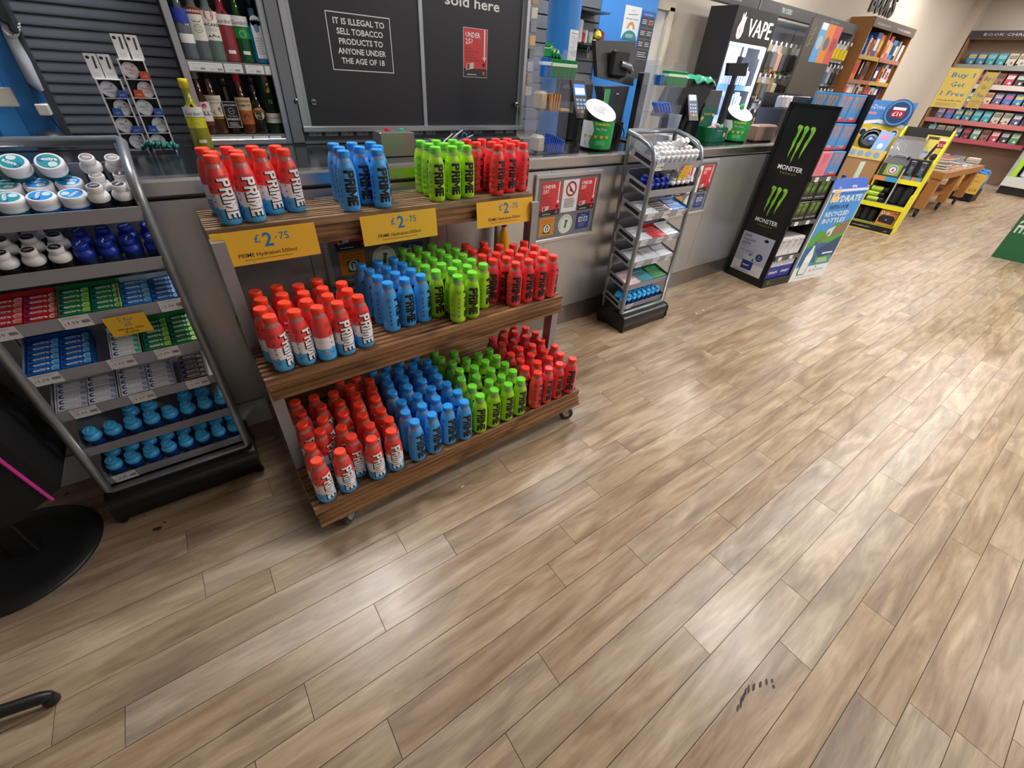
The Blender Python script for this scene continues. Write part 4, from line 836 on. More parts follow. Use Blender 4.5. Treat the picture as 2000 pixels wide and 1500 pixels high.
a, b, c_, d_ = [ony(q, YT+.0255) for q in ((905, 53), (952, 57), (952, 152), (906, 150))]
mb = MB(); mb.bx(a.x-.002, b.x+.002, -.0008, 0, c_.z-.002, a.z+.002, WHITE); mb.build('sheet', t)
pr = Print(plane((0, -.0008, 0), (1, 0, 0), (0, 0, 1))); pr.e = .0004; under25(pr, a.x, c_.z, b.x, a.z); pr.build('print', t)
for px, py in ((612, 199), (1007, 204), (577, 198)):
    q = ony((px, py), YT+.012); mb = MB(); mb.bev(q.x-.011, q.x+.011, q.y-.012, q.y+.014, q.z-.011, q.z+.011, CH, .003); mb.lathe([(.006, 0), (.007, .006), (.005, .008)], 10, M('#55585c', .3, 1.), (q.x, q.y-.012, q.z), frame=(Vector((1, 0, 0)), Vector((0, 0, 1)), Vector((0, -1, 0)))); mb.build('lock', tob)
# drawer rail below the doors
mb = MB(); mb.bx(tx0, tx1-.02, YT+.03, YT+.06, CT+.004, CT+.062, M('#3b3e45', .45)); mb.bx(tx0, tx1-.02, YT+.005, YT+.03, CT+.004, CT+.016, M('#767b84', .4, .4)); rail = mb.build('drawer_rail', tob)
pr = Print(plane((0, YT+.03, CT), (1, 0, 0), (0, 0, 1))); pr.e = .0008
for k in range(16):
    if k in (4, 9, 13): continue
    x = tx0+.03+k*.081; pr.rect(x, .034, x+.062, .056, M('#9ea2aa', .5), 1); pr.rect(x+.04, .042, x+.046, .048, INK, 2)
pr.build('label_strip', rail)
# buttons
t = thing('switch_box', 'small steel box with a red and a green button on the counter', 'switch box', (0, 0, 0))
q = onz((775, 323), CT+.0); yb = 2.18; x0, x1 = xat(742, 300, yb), xat(807, 300, yb); zt = zat(775, 285, yb-.03)
mb = MB(); mb.bev(x0, x1, yb-.03, yb+.07, CT+.0005, zt+.055, M('#8f9094', .35, .7), .003); mb.build('casing', t)
for x, h, nm in ((x0+.055, '#b0202a', 'red'), (x0+.125, '#16a078', 'green')):
    mb = MB(); mb.lathe([(.013, 0), (.013, .008), (.010, .011)], 12, M(h, .3), (x, yb+.02, zt+.055)); o = mb.build('button', t); o['label'] = nm+' push button'
# pens in a pot behind the lime bottles
t = thing('pen_pot', 'pot of pens and scissors behind the lime green bottles on the counter', 'pot', (1.06, 2.16, CT+.0005))
mb = MB(); mb.lathe([(.026, 0), (.03, .004), (.03, .07), (.027, .07), (.027, .01)], 16, M('#26282c', .5)); mb.build('pot', t)
for i, (px, py, h) in enumerate(((884, 262, '#a8aab0'), (893, 266, '#8a8c92'), (904, 254, '#c8ccd4'), (924, 264, '#b4b6bc'))):
    b_ = ony((px, py), 2.16)-Vector((1.06, 2.16, CT)); mb = MB(); mb.tube([(b_.x*.15, 0, .012), (b_.x*.7, 0, b_.z*.6+.01), b_], [.004, .004, .0035], 6, M(h, .3, .5)); mb.build('pen', t)
mb = MB(); q = ony((907, 266), 2.155)-Vector((1.06, 2.16, CT)); mb.tube([q+Vector((.014*math.cos(a*.7), 0, .014*math.sin(a*.7))) for a in range(9)], .003, 6, M('#2a8fd0', .4), closed=True); mb.build('scissor_handle', t)
# ================================================================ NICOTINE POUCH STAND
YN = 2.45
WF = M('#d9dade', .4); 
def nic(px_l, px_r, top, ptop, cards, label, cells):
    t = thing('pouch_rack', label, 'rack', (0, 0, 0)); xl = px_l; xr = px_r
    z0 = CT+.012
    for x in (xl, xr-.005): mb = MB(); mb.bx(x, x+.005, YN, YN+.05, CT+.0005, top, WF); mb.build('side_rail', t)
    mb = MB(); mb.bx(xl+.005, xr-.005, YN+.045, YN+.049, z0, top, M('#2c2d33', .5)); mb.build('back_panel', t)
    n = len(cells); hh = (top-z0)/n
    for i in range(n+1): mb = MB(); mb.bx(xl+.005, xr-.005, YN-.001, YN+.045, z0+i*hh-.002, z0+i*hh, WF); mb.build('shelf', t)
    for i, (cxo, col, tabx) in enumerate(cells):
        zc = z0+(n-1-i)*hh
        if tabx is not None:
            mb = MB(); a = xl+.006+tabx; mb.prism([(a, zc), (a+.034, zc), (a+.030, zc+.026), (a+.004, zc+.026)], YN-.0005, YN+.0005, 'y', M('#2b57a8' if col != '#c0443a' else '#c8502c', .4)); pb = mb.build('price_tab', t)
            pr = Print(plane((a+.006, YN-.0005, zc+.008), (1, 0, 0), (0, 0, 1))); pr.e = .0004; pr.text('6.50', .011, 0, .009, WHITE, 1, res=1); pr.build('print', pb)
    for i, (cxo, col, tabx) in enumerate(cells):
        zc = z0+(n-1-i)*hh
        tn = thing('pouch_tin', 'round white pouch tin with %s print, %s shelf of the %s rack' % ({'#c0443a': 'red', '#2a6aa8': 'blue', '#2a9a8a': 'teal', '#333a48': 'dark'}[col], ORD[i], 'taller' if len(cells) > 4 else 'shorter'), 'tin', (xl+cxo, YN+.012, zc+.027), group='pouch tins')
        mb = MB(); fr = (Vector((1, 0, 0)), Vector((0, .2, .98)), Vector((0, -.98, .2))); mb.lathe([(.0245, -.012), (.0262, -.010), (.0262, -.002), (.0255, 0)], 22, M('#dadbe0', .35), frame=fr); mb.build('tin_body', tn)
        pr = Print(plane((0, 0, 0), (1, 0, 0), (0, .2, .98))); pr.e = .0004; im = M(col, .5)
        pr.ring(0, 0, .0222, .0228, im, 1, 20); pr.text('NORDIC' if col != '#333a48' else 'VELO', 0, -.002, .011, im, 1, bold=.01, width=.032, res=1, rot=rg_.uniform(-.5, .5)); pr.text('SPIRIT', 0, -.012, .007, im, 1, res=1); pr.disc(.010, .012, .003, im, 1, n=8); pr.build('lid_print', tn)
    for a, z in cards:
        cdt = bpy.data.objects.new('header_card', None); 
        mb = MB(); mb.bx(a, a+.036, YN+.02, YN+.021, z, z+.074, WHITE); cdo = mb.build('header_card', t); bpy.data.objects.remove(cdt)
        pr = Print(plane((a, YN+.02, z), (1, 0, 0), (0, 0, 1))); pr.e = .0004; pr.disc(.009, .062, .006, M('#20253a', .4), 1, n=12, ry=.005); pr.poly([(.020, .030), (.026, .030), (.028, .066), (.022, .066)], M('#3a3c44', .4), 1); pr.lines(.006, .030, .016, 4, .0035, .001, M('#a0a0a4', .5), 1); pr.build('print', cdo)
nic(-.143, -.066, 1.365, 4, [(-.147, 1.366), (-.108, 1.366)], 'shorter white rack of round pouch tins with two header cards, at the shutter', [(.030, '#2a6aa8', .040), (.047, '#333a48', .004), (.030, '#333a48', .040), (.050, '#2a6aa8', None)])
nic(-.054, .028, 1.428, 5, [(-.046, 1.429), (-.004, 1.429)], 'taller white rack of round pouch tins with two header cards, beside the gin', [(.028, '#c0443a', .044), (.054, '#c0443a', .004), (.028, '#2a9a8a', .044), (.056, '#2a9a8a', .004), (.030, '#2a6aa8', .046)])
mb = MB(); gr = M('#14625c', .3)
p0 = ony((275, 278), 2.40); pts = []
for i in range(40):
    t_ = i/39; px = 278+70*t_; py = 284+6*math.sin(i*.9)+4*math.sin(i*2.3); q = ony((px, py), 2.42+.01*math.sin(i)); q.z = max(q.z, CT+.007); pts.append(q)
mb.tube(pts, .006, 6, gr); tag(mb.build('lanyard'), 'dark green ribbon lying in a tangle on the counter at the rack feet', 'ribbon')
mb = MB(); q = onz((112, 284), CT); mb.lathe([(.06, .0005), (.058, .03), (.04, .05), (.01, .056)], 16, M('#1b1c20', .4), (q.x, q.y-.05, CT)); tag(mb.build('bag'), 'black rounded pouch on the counter behind the large gum stand', 'pouch')
# ================================================================ POSTER FRAMES ON THE COUNTER
def board(xa, xb, za, zb, label, ya):
    t = thing('notice_board', label, 'notice board', (0, ya, 0), math.atan(CR)); w = .024
    for q in ((xa, xb, za, za+w), (xa, xb, zb-w, zb), (xa, xa+w, za+w, zb-w), (xb-w, xb, za+w, zb-w)): mb = MB(); mb.bev(q[0], q[1], -.016, -.001, q[2], q[3], M('#c6c6c8', .3, .7), .004); mb.build('rail', t)
    mb = MB(); mb.bx(xa+w, xb-w, -.006, -.002, za+w, zb-w, M('#70747a', .5)); mb.build('backing', t)
    W, H = xb-xa-2*w, zb-za-2*w; o = Vector((xa+w, -.006, za+w)); 
    def sheet(nm, x0, z0, x1, z1, col, draw):
        mb = MB(); mb.bx(o.x+x0*W, o.x+x1*W, -.0072, -.006, o.z+z0*H, o.z+z1*H, M(col, .45)); s = mb.build(nm, t); pr = Print(plane((o.x+x0*W, -.0072, o.z+z0*H), (1, 0, 0), (0, 0, 1))); pr.e = .0004; draw(pr, (x1-x0)*W, (z1-z0)*H); pr.build('print', s)
    sheet('poster', .06, .40, .37, .94, '#cf3a3f', lambda p, w, h: under25(p, 0, 0, w, h)); sheet('poster', .68, .42, .97, .95, '#cf3a3f', lambda p, w, h: under25(p, 0, 0, w, h))
    def nosign(p, w, h):
        p.ring(w*.52, h*.72, w*.25, w*.34, M('#a5222c', .4), 2, 22); p.line((w*.34, h*.86), (w*.70, h*.58), w*.07, M('#a5222c', .4), 2); p.poly([(w*.42, h*.82), (w*.50, h*.72), (w*.64, h*.66), (w*.60, h*.62), (w*.44, h*.66)], INK, 1)
        for i in range(6): p.rect(w*.16, h*(.40-.05*i), w*(.84-.1*random.random()), h*(.425-.05*i), GREY, 1)
    sheet('poster', .40, .42, .66, .95, '#e2e2e6', nosign)
    def topup(p, w, h): p.text('Top-up your', w/2, h*.82, h*.12, INK, 1, res=1, width=w*.75); p.text('mobile here', w/2, h*.70, h*.12, INK, 1, res=1, width=w*.75); p.rect(w*.26, h*.1, w*.76, h*.62, M('#3a7a3a', .4), 1); p.disc(w*.51, h*.38, w*.21, WHITE, 2, n=18); p.rect(w*.42, h*.24, w*.47, h*.46, INK, 3); p.rect(w*.55, h*.24, w*.60, h*.46, INK, 3); p.ring(w*.51, h*.46, w*.04, w*.09, INK, 3, 10, 0, 180); p.text('top-up', w*.51, h*.12, h*.13, INK, 3, bold=.03, res=1, width=w*.42)
    sheet('sticker', .08, .06, .32, .37, '#d98a2c', topup)
    def recyc(p, w, h):
        p.disc(w/2, h/2, w*.48, M('#d8e0d8', .4), 1, n=24)
        txt = 'Recycle your batteries here'
        for i, ch in enumerate(txt):
            a = math.radians(205-i*230/len(txt)); p.text(ch, w/2+w*.37*math.cos(a), h/2+w*.37*math.sin(a), w*.12, INK, 2, res=1, rot=a-math.pi/2)
        p.poly([(w*.42, h*.30), (w*.56, h*.28), (w*.62, h*.62), (w*.48, h*.66)], M('#3f7a55', .4), 2); p.poly([(w*.45, h*.66), (w*.65, h*.62), (w*.66, h*.68), (w*.46, h*.72)], INK, 2)
    mb = MB(); cx_, cz_, rr = o.x+.51*W, o.z+.21*H, H*.17; mb.lathe([(rr, 0), (rr, .0012)], 24, M('#dfe2df', .4), (cx_, -.006, cz_), frame=(Vector((1, 0, 0)), Vector((0, 0, 1)), Vector((0, -1, 0)))); s = mb.build('sticker', t)
    pr = Print(plane((cx_-rr, -.0072, cz_-rr), (1, 0, 0), (0, 0, 1))); pr.e = .0004; recyc(pr, rr*2, rr*2); pr.build('print', s)
    def stamps(p, w, h): p.text('We sell', w/2, h*.80, h*.11, WHITE, 1, res=1); p.rect(w*.16, h*.44, w*.46, h*.74, WHITE, 1); p.rect(w*.56, h*.44, w*.86, h*.74, WHITE, 1); p.rect(w*.20, h*.48, w*.42, h*.70, M('#8a7448', .4), 2); p.rect(w*.60, h*.48, w*.82, h*.70, M('#3f7fc0', .4), 2); p.lines(w*.2, w*.8, h*.32, 3, h*.08, h*.02, M('#9aa4c8', .4), 1)
    sheet('sticker', .70, .08, .93, .37, '#26347e', stamps)
board(1.600, 2.138, .644, 1.036, 'aluminium notice frame on the counter front, clear of the stands', 1.949)
board(.415, .955, .625, 1.02, 'aluminium notice frame on the counter front behind the drinks display', 1.949)
board(2.895, 3.43, .646, 1.044, 'aluminium notice frame on the counter front behind the far gum stand', 1.949)
# squash bottle on the floor ledge behind the display
def squash(x, y, z, label, liq, cap):
    t = thing('squash_bottle', label, 'bottle', (x, y, z))
    mb = MB(); mb.lathe([(.030, 0), (.034, .006), (.034, .12), (.026, .16), (.014, .19), (.013, .205)], 18, M(liq, .12)); mb.build('bottle_body', t)
    mb = MB(); mb.lathe([(.0155, .205), (.0165, .207), (.0165, .225), (.015, .228)], 14, M(cap, .35)); mb.build('cap', t)
q = ony((985, 445), 1.865); squash(q.x, 1.868, DZ['middle']+.0004, 'orange squash bottle with blue cap behind the red bottles on the middle shelf', '#d69a1c', '#1d2fa0')
# ================================================================ TILL AREA ON THE COUNTER
ACR = clear_mat('#eef0f6', .10)
def acrylic(xl, yf, w, dpt, tiers, label, h):
    t = thing('acrylic_stand', label, 'display stand', (xl, yf, CT+.0005))
    for x in (0, w): mb = MB(); mb.bx(x-.0015, x+.0015, .0, dpt, 0, h, ACR); mb.build('side_panel', t)
    mb = MB(); mb.bx(0, w, dpt-.003, dpt, 0, h*.96, ACR); mb.build('back_panel', t)
    for z in tiers:
        mb = MB(); mb.hexa([(-.002, -.035, z), (w+.002, -.035, z), (w+.002, dpt, z), (-.002, dpt, z), (-.002, -.035, z+.003), (w+.002, -.035, z+.003), (w+.002, dpt, z+.003), (-.002, dpt, z+.003)], ACR); mb.build('shelf', t)
        mb = MB(); mb.bx(-.002, w+.002, -.037, -.035, z, z+.05, clear_mat('#f4f6fa', .04)); mb.build('front_lip', t)
    return t
A1x, A1y = 1.665, 2.085
acrylic(A1x, A1y, .225, .10, [.0, .20, .345], 'clear acrylic counter stand of snacks, beside the tobacco cabinet', .47)
GRN = M('#12803f', .35)
def slab_pack(nm, o, sx, sy, sz, col, rot, label, cat, grp, band=None):
    mb = MB(); mb.bev(-sx/2, sx/2, -sy/2, sy/2, 0, sz, M(col, .3), min(sx, sy)*.2)
    if band: mb.bx(-sx/2-.0006, sx/2+.0006, -sy/2-.0008, sy/2+.0008, sz*.62, sz*.80, M(band, .4))
    b = mb.build(nm, None, o); b.rotation_euler = rot; return tag(b, label, cat, grp)
for k in range(15): slab_pack('mint_pack', Vector((A1x+.045+.0118*k, A1y-.004, CT+.3495)), .0105, .06, .078, '#128a44', (0, 0, 0), 'green mint pack standing in the near acrylic stand, %s from the tobacco cabinet' % ORD[k], 'mint pack', 'green mint packs in the near stand', '#cfe6d2') if k < 15 else None
for k in range(3): slab_pack('mint_pack', Vector((A1x+.014+.012*k, A1y-.004, CT+.3495)), .0105, .06, .080, '#1f64b4', (0, 0, 0), 'blue mint pack in the near acrylic stand, %s from the tobacco cabinet' % ORD[k], 'mint pack', 'blue mint packs in the near stand', '#cfe0f0')
for k, (x, z, a) in enumerate([(.045, .432, .1), (.07, .432, -.5), (.095, .432, -.8), (.12, .430, -.85)]): slab_pack('mint_pack', Vector((A1x+x, A1y+.01, CT+z)), .0125, .05, .055, '#128a44', (0, a, 0), 'green mint pack dropped on top of the row in the near stand, %s' % ORD[k], 'mint pack', 'loose mint packs', '#cfe6d2')
for k in range(4): slab_pack('wafer_pack', Vector((A1x+.072+.0145*k, A1y-.005, CT+.2045)), .012, .058, .078, '#c79a62', (0, .06*(k-1), 0), 'tan wafer packet in the middle of the near stand, %s from the tobacco cabinet' % ORD[k], 'wafer packet', 'wafer packets')
slab_pack('wafer_pack', Vector((A1x+.165, A1y-.01, CT+.2045)), .085, .05, .012, '#d3ab70', (0, 0, .05), 'tan wafer packet lying flat in the near acrylic stand', 'wafer packet', 'wafer packets')
slab_pack('wafer_box', Vector((A1x+.03, A1y+.02, CT+.2045)), .056, .07, .085, '#b5a994', (0, 0, 0), 'beige wafer carton at the end of the middle acrylic tier', 'carton', None)
slab_pack('wafer_box', Vector((A1x+.034, A1y+.02, CT+.0040)), .060, .08, .085, '#b9b2a4', (0, 0, 0), 'beige wafer carton at the end of the bottom acrylic tier', 'carton', None)
for k in range(8): slab_pack('chocolate_bar', Vector((A1x+.082+.0125*k, A1y-.006, CT+.0045)), .010, .05, .092-.004*k, '#1b4fb8', (0, .10+.05*k, 0), 'blue wrapped bar leaning in the bottom of the near stand, %s along' % ORD[k], 'chocolate bar', 'blue bars in the near stand')
for k in range(3): slab_pack('chocolate_bar', Vector((A1x+.175, A1y-.012+.002*k, CT+.0045+.0105*k)), .075, .03, .010, '#2a62c8', (0, 0, .08*k), 'blue wrapped bar lying flat in the near stand, %s of the pile' % ORD[k], 'chocolate bar', 'blue bars in the near stand')
A2x, A2y = 2.62, 2.12
acrylic(A2x, A2y, .28, .10, [.0, .20, .345], 'clear acrylic counter stand behind the far gum stand, between the tills', .47)
for k in range(13): slab_pack('mint_pack', Vector((A2x+.085+.0148*k, A2y-.004, CT+.3495)), .0125, .06, .078, '#128a44', (0, 0, 0), 'green mint pack standing in the far acrylic stand, %s from its open side' % ORD[k], 'mint pack', 'green mint packs in the far stand', '#cfe6d2')
for k in range(2): slab_pack('mint_pack', Vector((A2x+.025+.02*k, A2y-.004, CT+.3495)), .012, .06, .055, '#1f64b4', (0, -.3, 0), 'blue mint pack tipped over in the far acrylic stand, %s of two' % ORD[k], 'mint pack', 'blue mint packs in the far stand')
for k in range(5): slab_pack('chocolate_bar', Vector((A2x+.085+.030*k, A2y-.006, CT+.2045)), .017, .045, .075, '#2460c4', (0, -.75, 0), 'blue wrapped bar leaning in the far acrylic stand, %s along' % ORD[k], 'chocolate bar', 'blue bars in the far stand')
# collection tubs
def tub(px, py, y, r, h, label, knob=None, tilt=1):
    q = onz((px, py), CT); x = ony((px, py), y).x; t = thing('collection_tub', label, 'collection tub', (x, y, CT+.0005), -math.atan2(x, y))
    mb = MB(); mb.lathe([(r*.97, 0), (r, .003), (r, .012)], 24, M('#141416', .4)); mb.build('foot_ring', t)
    mb = MB(); mb.lathe([(r*.985, .012), (r*.985, h*.62)], 28, M('#1f9a48', .4), caps=False); mb.build('sleeve', t)
    mb = MB(); n = 24; lo = [(r*math.cos(2*math.pi*i/n), r*math.sin(2*math.pi*i/n), h*.62) for i in range(n)]; hi = [(p[0]*.98, p[1]*.98, h*(.82-.11*p[0]/r+.16*p[1]/r)) for p in lo]
    mb.add(lo+hi, [(i, (i+1) % n, n+(i+1) % n, n+i) for i in range(n)], M('#161618', .35), True); mb.build('hood', t)
    mb = MB(); mb.add([(p[0]*.96, p[1]*.96, p[2]+.0015) for p in hi]+hi, [tuple(range(n))]+[(n+i, n+(i+1) % n, (i+1) % n, i) for i in range(n)], M('#e3e3e4', .4)); lid = mb.build('lid', t)
    pr = Print(lambda X, Y, hh: Vector((X, Y, h*(.82-.11*X/r+.16*Y/r)+.002+hh))); pr.e = .0006
    for i in range(5): pr.lines(-r*.5, r*.45, r*.3-i*r*.16, 1, 0, r*.04, M('#77777a', .5), 1)
    pr.build('print', lid)
    pr = Print(lambda X, Y, hh: Vector(((r+hh)*math.sin(X/r), -(r+hh)*math.cos(X/r), Y)), .012); pr.e = .0006
    wx = [-.35, -.45, -.42, -.28, -.22, -.30, -.40]
    for i in range(6):
        ya, yb2 = .014+(h*.61-.014)*i/6, .014+(h*.61-.014)*(i+1)/6
        for j in range(4): a0 = lambda wv: -r*1.25+(wv*r+r*1.25)*j/4; a1 = lambda wv: -r*1.25+(wv*r+r*1.25)*(j+1)/4; pr.poly([(a0(wx[i]), ya), (a1(wx[i]), ya), (a1(wx[i+1]), yb2), (a0(wx[i+1]), yb2)], M('#d5d8dc', .4), 1)
    for i in range(5):
        x0 = -r*.78+i*r*.36; y0 = h*.30; m_ = M('#d9a93c', .4); s = r*.11
        pr.poly([(x0, y0-s), (x0+s, y0+.1*s), (x0+s*.9, y0+s*.7), (x0+s*.45, y0+s*.85), (x0, y0+s*.4), (x0-s*.45, y0+s*.85), (x0-s*.9, y0+s*.7), (x0-s, y0+.1*s)], m_, 2)
    pr.text('foundation', r*.30, h*.54, r*.22, M('#e6d040', .4), 2, bold=.02, res=1); pr.text('The Trust', r*.25, h*.44, r*.17, WHITE, 2, res=1); pr.rect(-r*.05, h*.12, r*.6, h*.22, M('#4fb070', .4), 2); pr.rect(-r*.85, h*.1, -r*.65, h*.2, M('#b8bcc0', .4), 2)
    pr.build('sleeve_print', t)
    if knob:
        mb = MB(); mb.lathe([(.004, h*.9), (.017, h*.93), (.02, h*1.0), (.014, h*1.06), (.002, h*1.08)], 14, M(knob, .3), (0, 0, 0)); o = mb.build('toy_topper', t); o['label'] = 'green rounded topper'
    return t
tub(1161, 293, 2.14, .098, .252, 'round green and white collection tub with hearts, in front of the card reader')
tub(1428, 274, 2.24, .105, .245, 'second collection tub with a green topper, beside the green gift boxes', '#3fae5a')
mb = MB(); x = xat(1182, 215, 2.20); mb.bx(x-.02, x+.02, 2.2035, 2.206, CT+.12, CT+.31, M('#dfe6e0', .4)); mb.bx(x-.02, x+.02, 2.2025, 2.2035, CT+.235, CT+.31, M('#2f9e56', .4)); mb.bx(x-.012, x+.012, 2.206, 2.214, CT+.0005, CT+.14, M('#18181a', .4)); tag(mb.build('leaflet'), 'green and white leaflet card standing behind the near collection tub', 'leaflet')
# card readers
KEY = M('#8fb4e8', .4)
def reader(x, y, z, label, s=1.0):
    t = thing('card_reader', label, 'card reader', (x, y, CT+.0005))
    mb = MB(); mb.bar((0, .05, 0), (0, .035, z-CT+.02), .02, .02, M('#17181b', .4)); mb.lathe([(.05, 0), (.048, .008)], 16, M('#17181b', .4), (0, .05, 0)); mb.build('pole', t)
    o = Vector((0, 0, z-CT)); u = Vector((0, .42, .907)); r = Vector((1, 0, 0)); n = r.cross(u); w, h = .042*s, .155*s
    mb = MB(); mb.obox(o+u*h/2, r*w, n*.012, u*(h/2), M('#1d1f24', .35)); mb.build('casing', t)
    pr = Print(plane(o+n*.0121, r, u)); pr.e = .0007
    pr.rect(-w*.8, h*.60, w*.8, h*.90, M('#3f74e0', .3, emit=.6), 1); pr.rect(-w*.7, h*.63, w*.7, h*.80, M('#bcd4f4', .3, emit=.8), 2); pr.build('screen', t)
    pr = Print(plane(o+n*.0121, r, u)); pr.e = .0012
    for i in range(3):
        for j in range(4): pr.rect(-w*.72+i*w*.52, h*(.14+.105*j), -w*.34+i*w*.52, h*(.205+.105*j), [M('#d8303c', .4), M('#d8a030', .4), M('#30a860', .4)][i] if j == 0 else KEY, 1)
    pr.build('keypad', t)
reader(2.205, 2.30, 1.265, 'card reader with lit screen behind the near collection tub', 1.35)
reader(3.33, 2.26, 1.26, 'card reader with lit screen in front of the grey till box, far till', 1.4)
# near till: monitor on a pole, printer, boxes
BP = M('#0e0f11', .5); BG = M('#2d2e33', .45)
t = thing('till_monitor', 'large black till screen seen from behind on a thick post', 'monitor', (0, 0, 0))
a, b, c_, d_ = [ony(q, 2.42) for q in ((1174, 79), (1253, 81), (1237, 168), (1167, 150))]
def tilted(p, dy): return Vector((p.x, p.y+dy, p.z))
mb = MB(); A, B, C_, D_ = tilted(d_, 0), tilted(c_, 0), tilted(b, .05), tilted(a, .05); mb.hexa([A, B, B+Vector((0, .035, .0)), A+Vector((0, .035, 0)), D_, C_, C_+Vector((0, .035, 0)), D_+Vector((0, .035, 0))], M('#121316', .5)); mb.build('screen_back', t)
m_ = (A+B+C_+D_)/4; mb = MB(); mb.bev(m_.x-.075, m_.x+.075, m_.y-.05, m_.y-.005, m_.z-.08, m_.z+.06, BP, .01); mb.build('mount_plate', t)
mb = MB(); mb.tube([m_+Vector((0, -.05, -.01)), m_+Vector((.05, -.075, -.02)), m_+Vector((.12, -.03, -.04))], .02, 8, M('#8e9298', .3, .8)); mb.build('swivel_arm', t)
px_ = xat(1247, 200, 2.36); mb = MB(); mb.bev(px_-.03, px_+.03, 2.33, 2.39, CT, 1.53, M('#222327', .45), .006); mb.build('post', t)
mb = MB(); mb.bev(px_-.08, px_+.08, 2.27, 2.42, CT+.0005, CT+.012, BP, .004); mb.build('base_plate', t)
t = thing('till_box', 'dark grey till unit below the screen at the near till', 'till', (0, 0, 0))
q = [ony(p, 2.40) for p in ((1177, 169), (1230, 169), (1212, 239), (1189, 239))]
mb = MB(); mb.hexa([q[3], q[2], q[2]+Vector((0, .08, 0)), q[3]+Vector((0, .08, 0)), q[0], q[1], q[1]+Vector((0, .08, 0)), q[0]+Vector((0, .08, 0))], M('#3a3b40', .4)); mb.build('casing', t)
mb = MB(); mb.bev(q[3].x-.0, q[2].x+.0, 2.42, 2.50, CT+.0005, q[3].z, BP, .004); mb.build('stand', t)
pr = Print(lambda X, Y, h: (q[0]+q[1])/2*.5+(q[2]+q[3])/2*.5+Vector((X, -.001-h, Y))); pr.rect(-.012, .06, .012, .066, WHITE, 1); pr.build('badge', t)
mb = MB(); a = ony((1226, 170), 2.46); mb.bx(a.x, a.x+.012, 2.46, 2.56, CT+.11, a.z, M('#3f8fd6', .4)); mb.bx(a.x-.01, a.x+.03, 2.46, 2.56, CT+.0005, CT+.11, BP); tag(mb.build('blue_folder'), 'blue folder on edge in a black holder behind the near till unit', 'folder')
t = thing('receipt_printer', 'black receipt printer on a raised stand at the near till', 'printer', (0, 0, 0))
x0, x1 = xat(1113, 180, 2.42), xat(1168, 150, 2.42)
mb = MB(); mb.prism([(2.42, CT+.18), (2.62, CT+.18), (2.62, CT+.37), (2.50, CT+.37), (2.43, CT+.32)], x0+.05, x1-.02, 'x', BP); mb.build('casing', t)
mb = MB(); mb.bev(x0+.0, x0+.11, 2.405, 2.52, CT+.0005, CT+.31, M('#101114', .45), .015); mb.build('side_unit', t)
mb = MB(); mb.bx(x0+.11, x1-.02, 2.46, 2.60, CT+.0005, CT+.18, M('#141518', .5)); mb.build('stand', t)
mb = MB(); q = ony((1137, 250), 2.36); mb.tube([q+Vector((.02*math.cos(k*.6), -.01, .03*math.sin(k*.6)+.03)) for k in range(11)], .004, 5, M('#1a1a1c', .4), closed=True); mb.build('strap', t)
mb = MB(); pts = [ony((1193+26*math.sin(k*.33), 238+22*(1-math.cos(k*.33))), 2.34) for k in range(9)]; [setattr(p, 'z', max(p.z, CT+.006)) for p in pts]; mb.tube(pts, .004, 6, M('#0f0f11', .4)); tag(mb.build('cable'), 'black cable looping over the counter at the near till', 'cable')
# far till
t = thing('till_monitor', 'black till screen seen from behind at the far till, under the green bag', 'monitor', (0, 0, 0))
q = [ony(p, 2.32) for p in ((1344, 154), (1402, 155), (1360, 228), (1302, 230))]; qm = q
mb = MB(); mb.hexa([q[3], q[2], q[2]+Vector((0, .16, 0)), q[3]+Vector((0, .16, 0)), q[0], q[1], q[1]+Vector((0, .16, 0)), q[0]+Vector((0, .16, 0))], BP); mb.build('screen_back', t)
xm = (q[2].x+q[3].x)/2; mb = MB(); mb.bev(xm-.09, xm+.09, 2.34, 2.46, CT+.0005, q[3].z, M('#101114', .45), .01); mb.build('stand', t)
t = thing('till_box', 'grey till unit beside the far card reader', 'till', (0, 0, 0))
q = [ony(p, 2.38) for p in ((1378, 177), (1412, 177), (1400, 224), (1376, 224))]
mb = MB(); mb.hexa([q[3], q[2], q[2]+Vector((0, .07, 0)), q[3]+Vector((0, .07, 0)), q[0], q[1], q[1]+Vector((0, .07, 0)), q[0]+Vector((0, .07, 0))], M('#4a4b50', .4)); mb.build('casing', t)
mb = MB(); mb.bev(q[3].x, q[2].x, 2.40, 2.47, CT+.0005, q[3].z, BP, .004); mb.build('stand', t)
t = thing('customer_display', 'black customer display on a slanted pole in front of the vape cabinet', 'display', (0, 0, 0))
zt_ = 1.635; xb = xat(1425, 230, 2.5); a = ony((1452, 108), 2.5); b = ony((1432, 150), 2.5); bb = Vector((b.x+.02, 2.5, CT+.0005))
mb = MB(); mb.bar(bb, Vector((b.x+.02, 2.5, 1.50)), .05, .04, BP, (0, 1, 0)); mb.build('pole', t)
q = [ony(p, 2.48) for p in ((1425, 123), (1462, 123), (1457, 149), (1421, 148))]; mb = MB(); mb.hexa([q[3], q[2], q[2]+Vector((0, .03, 0)), q[3]+Vector((0, .03, 0)), q[0], q[1], q[1]+Vector((0, .03, 0)), q[0]+Vector((0, .03, 0))], M('#14151a', .3)); mb.build('screen', t)
mb = MB(); mb.bar(Vector((b.x+.02, 2.5, 1.50)), a+Vector((0, .02, -.01)), .03, .03, BP, (0, 1, 0)); mb.build('arm', t)
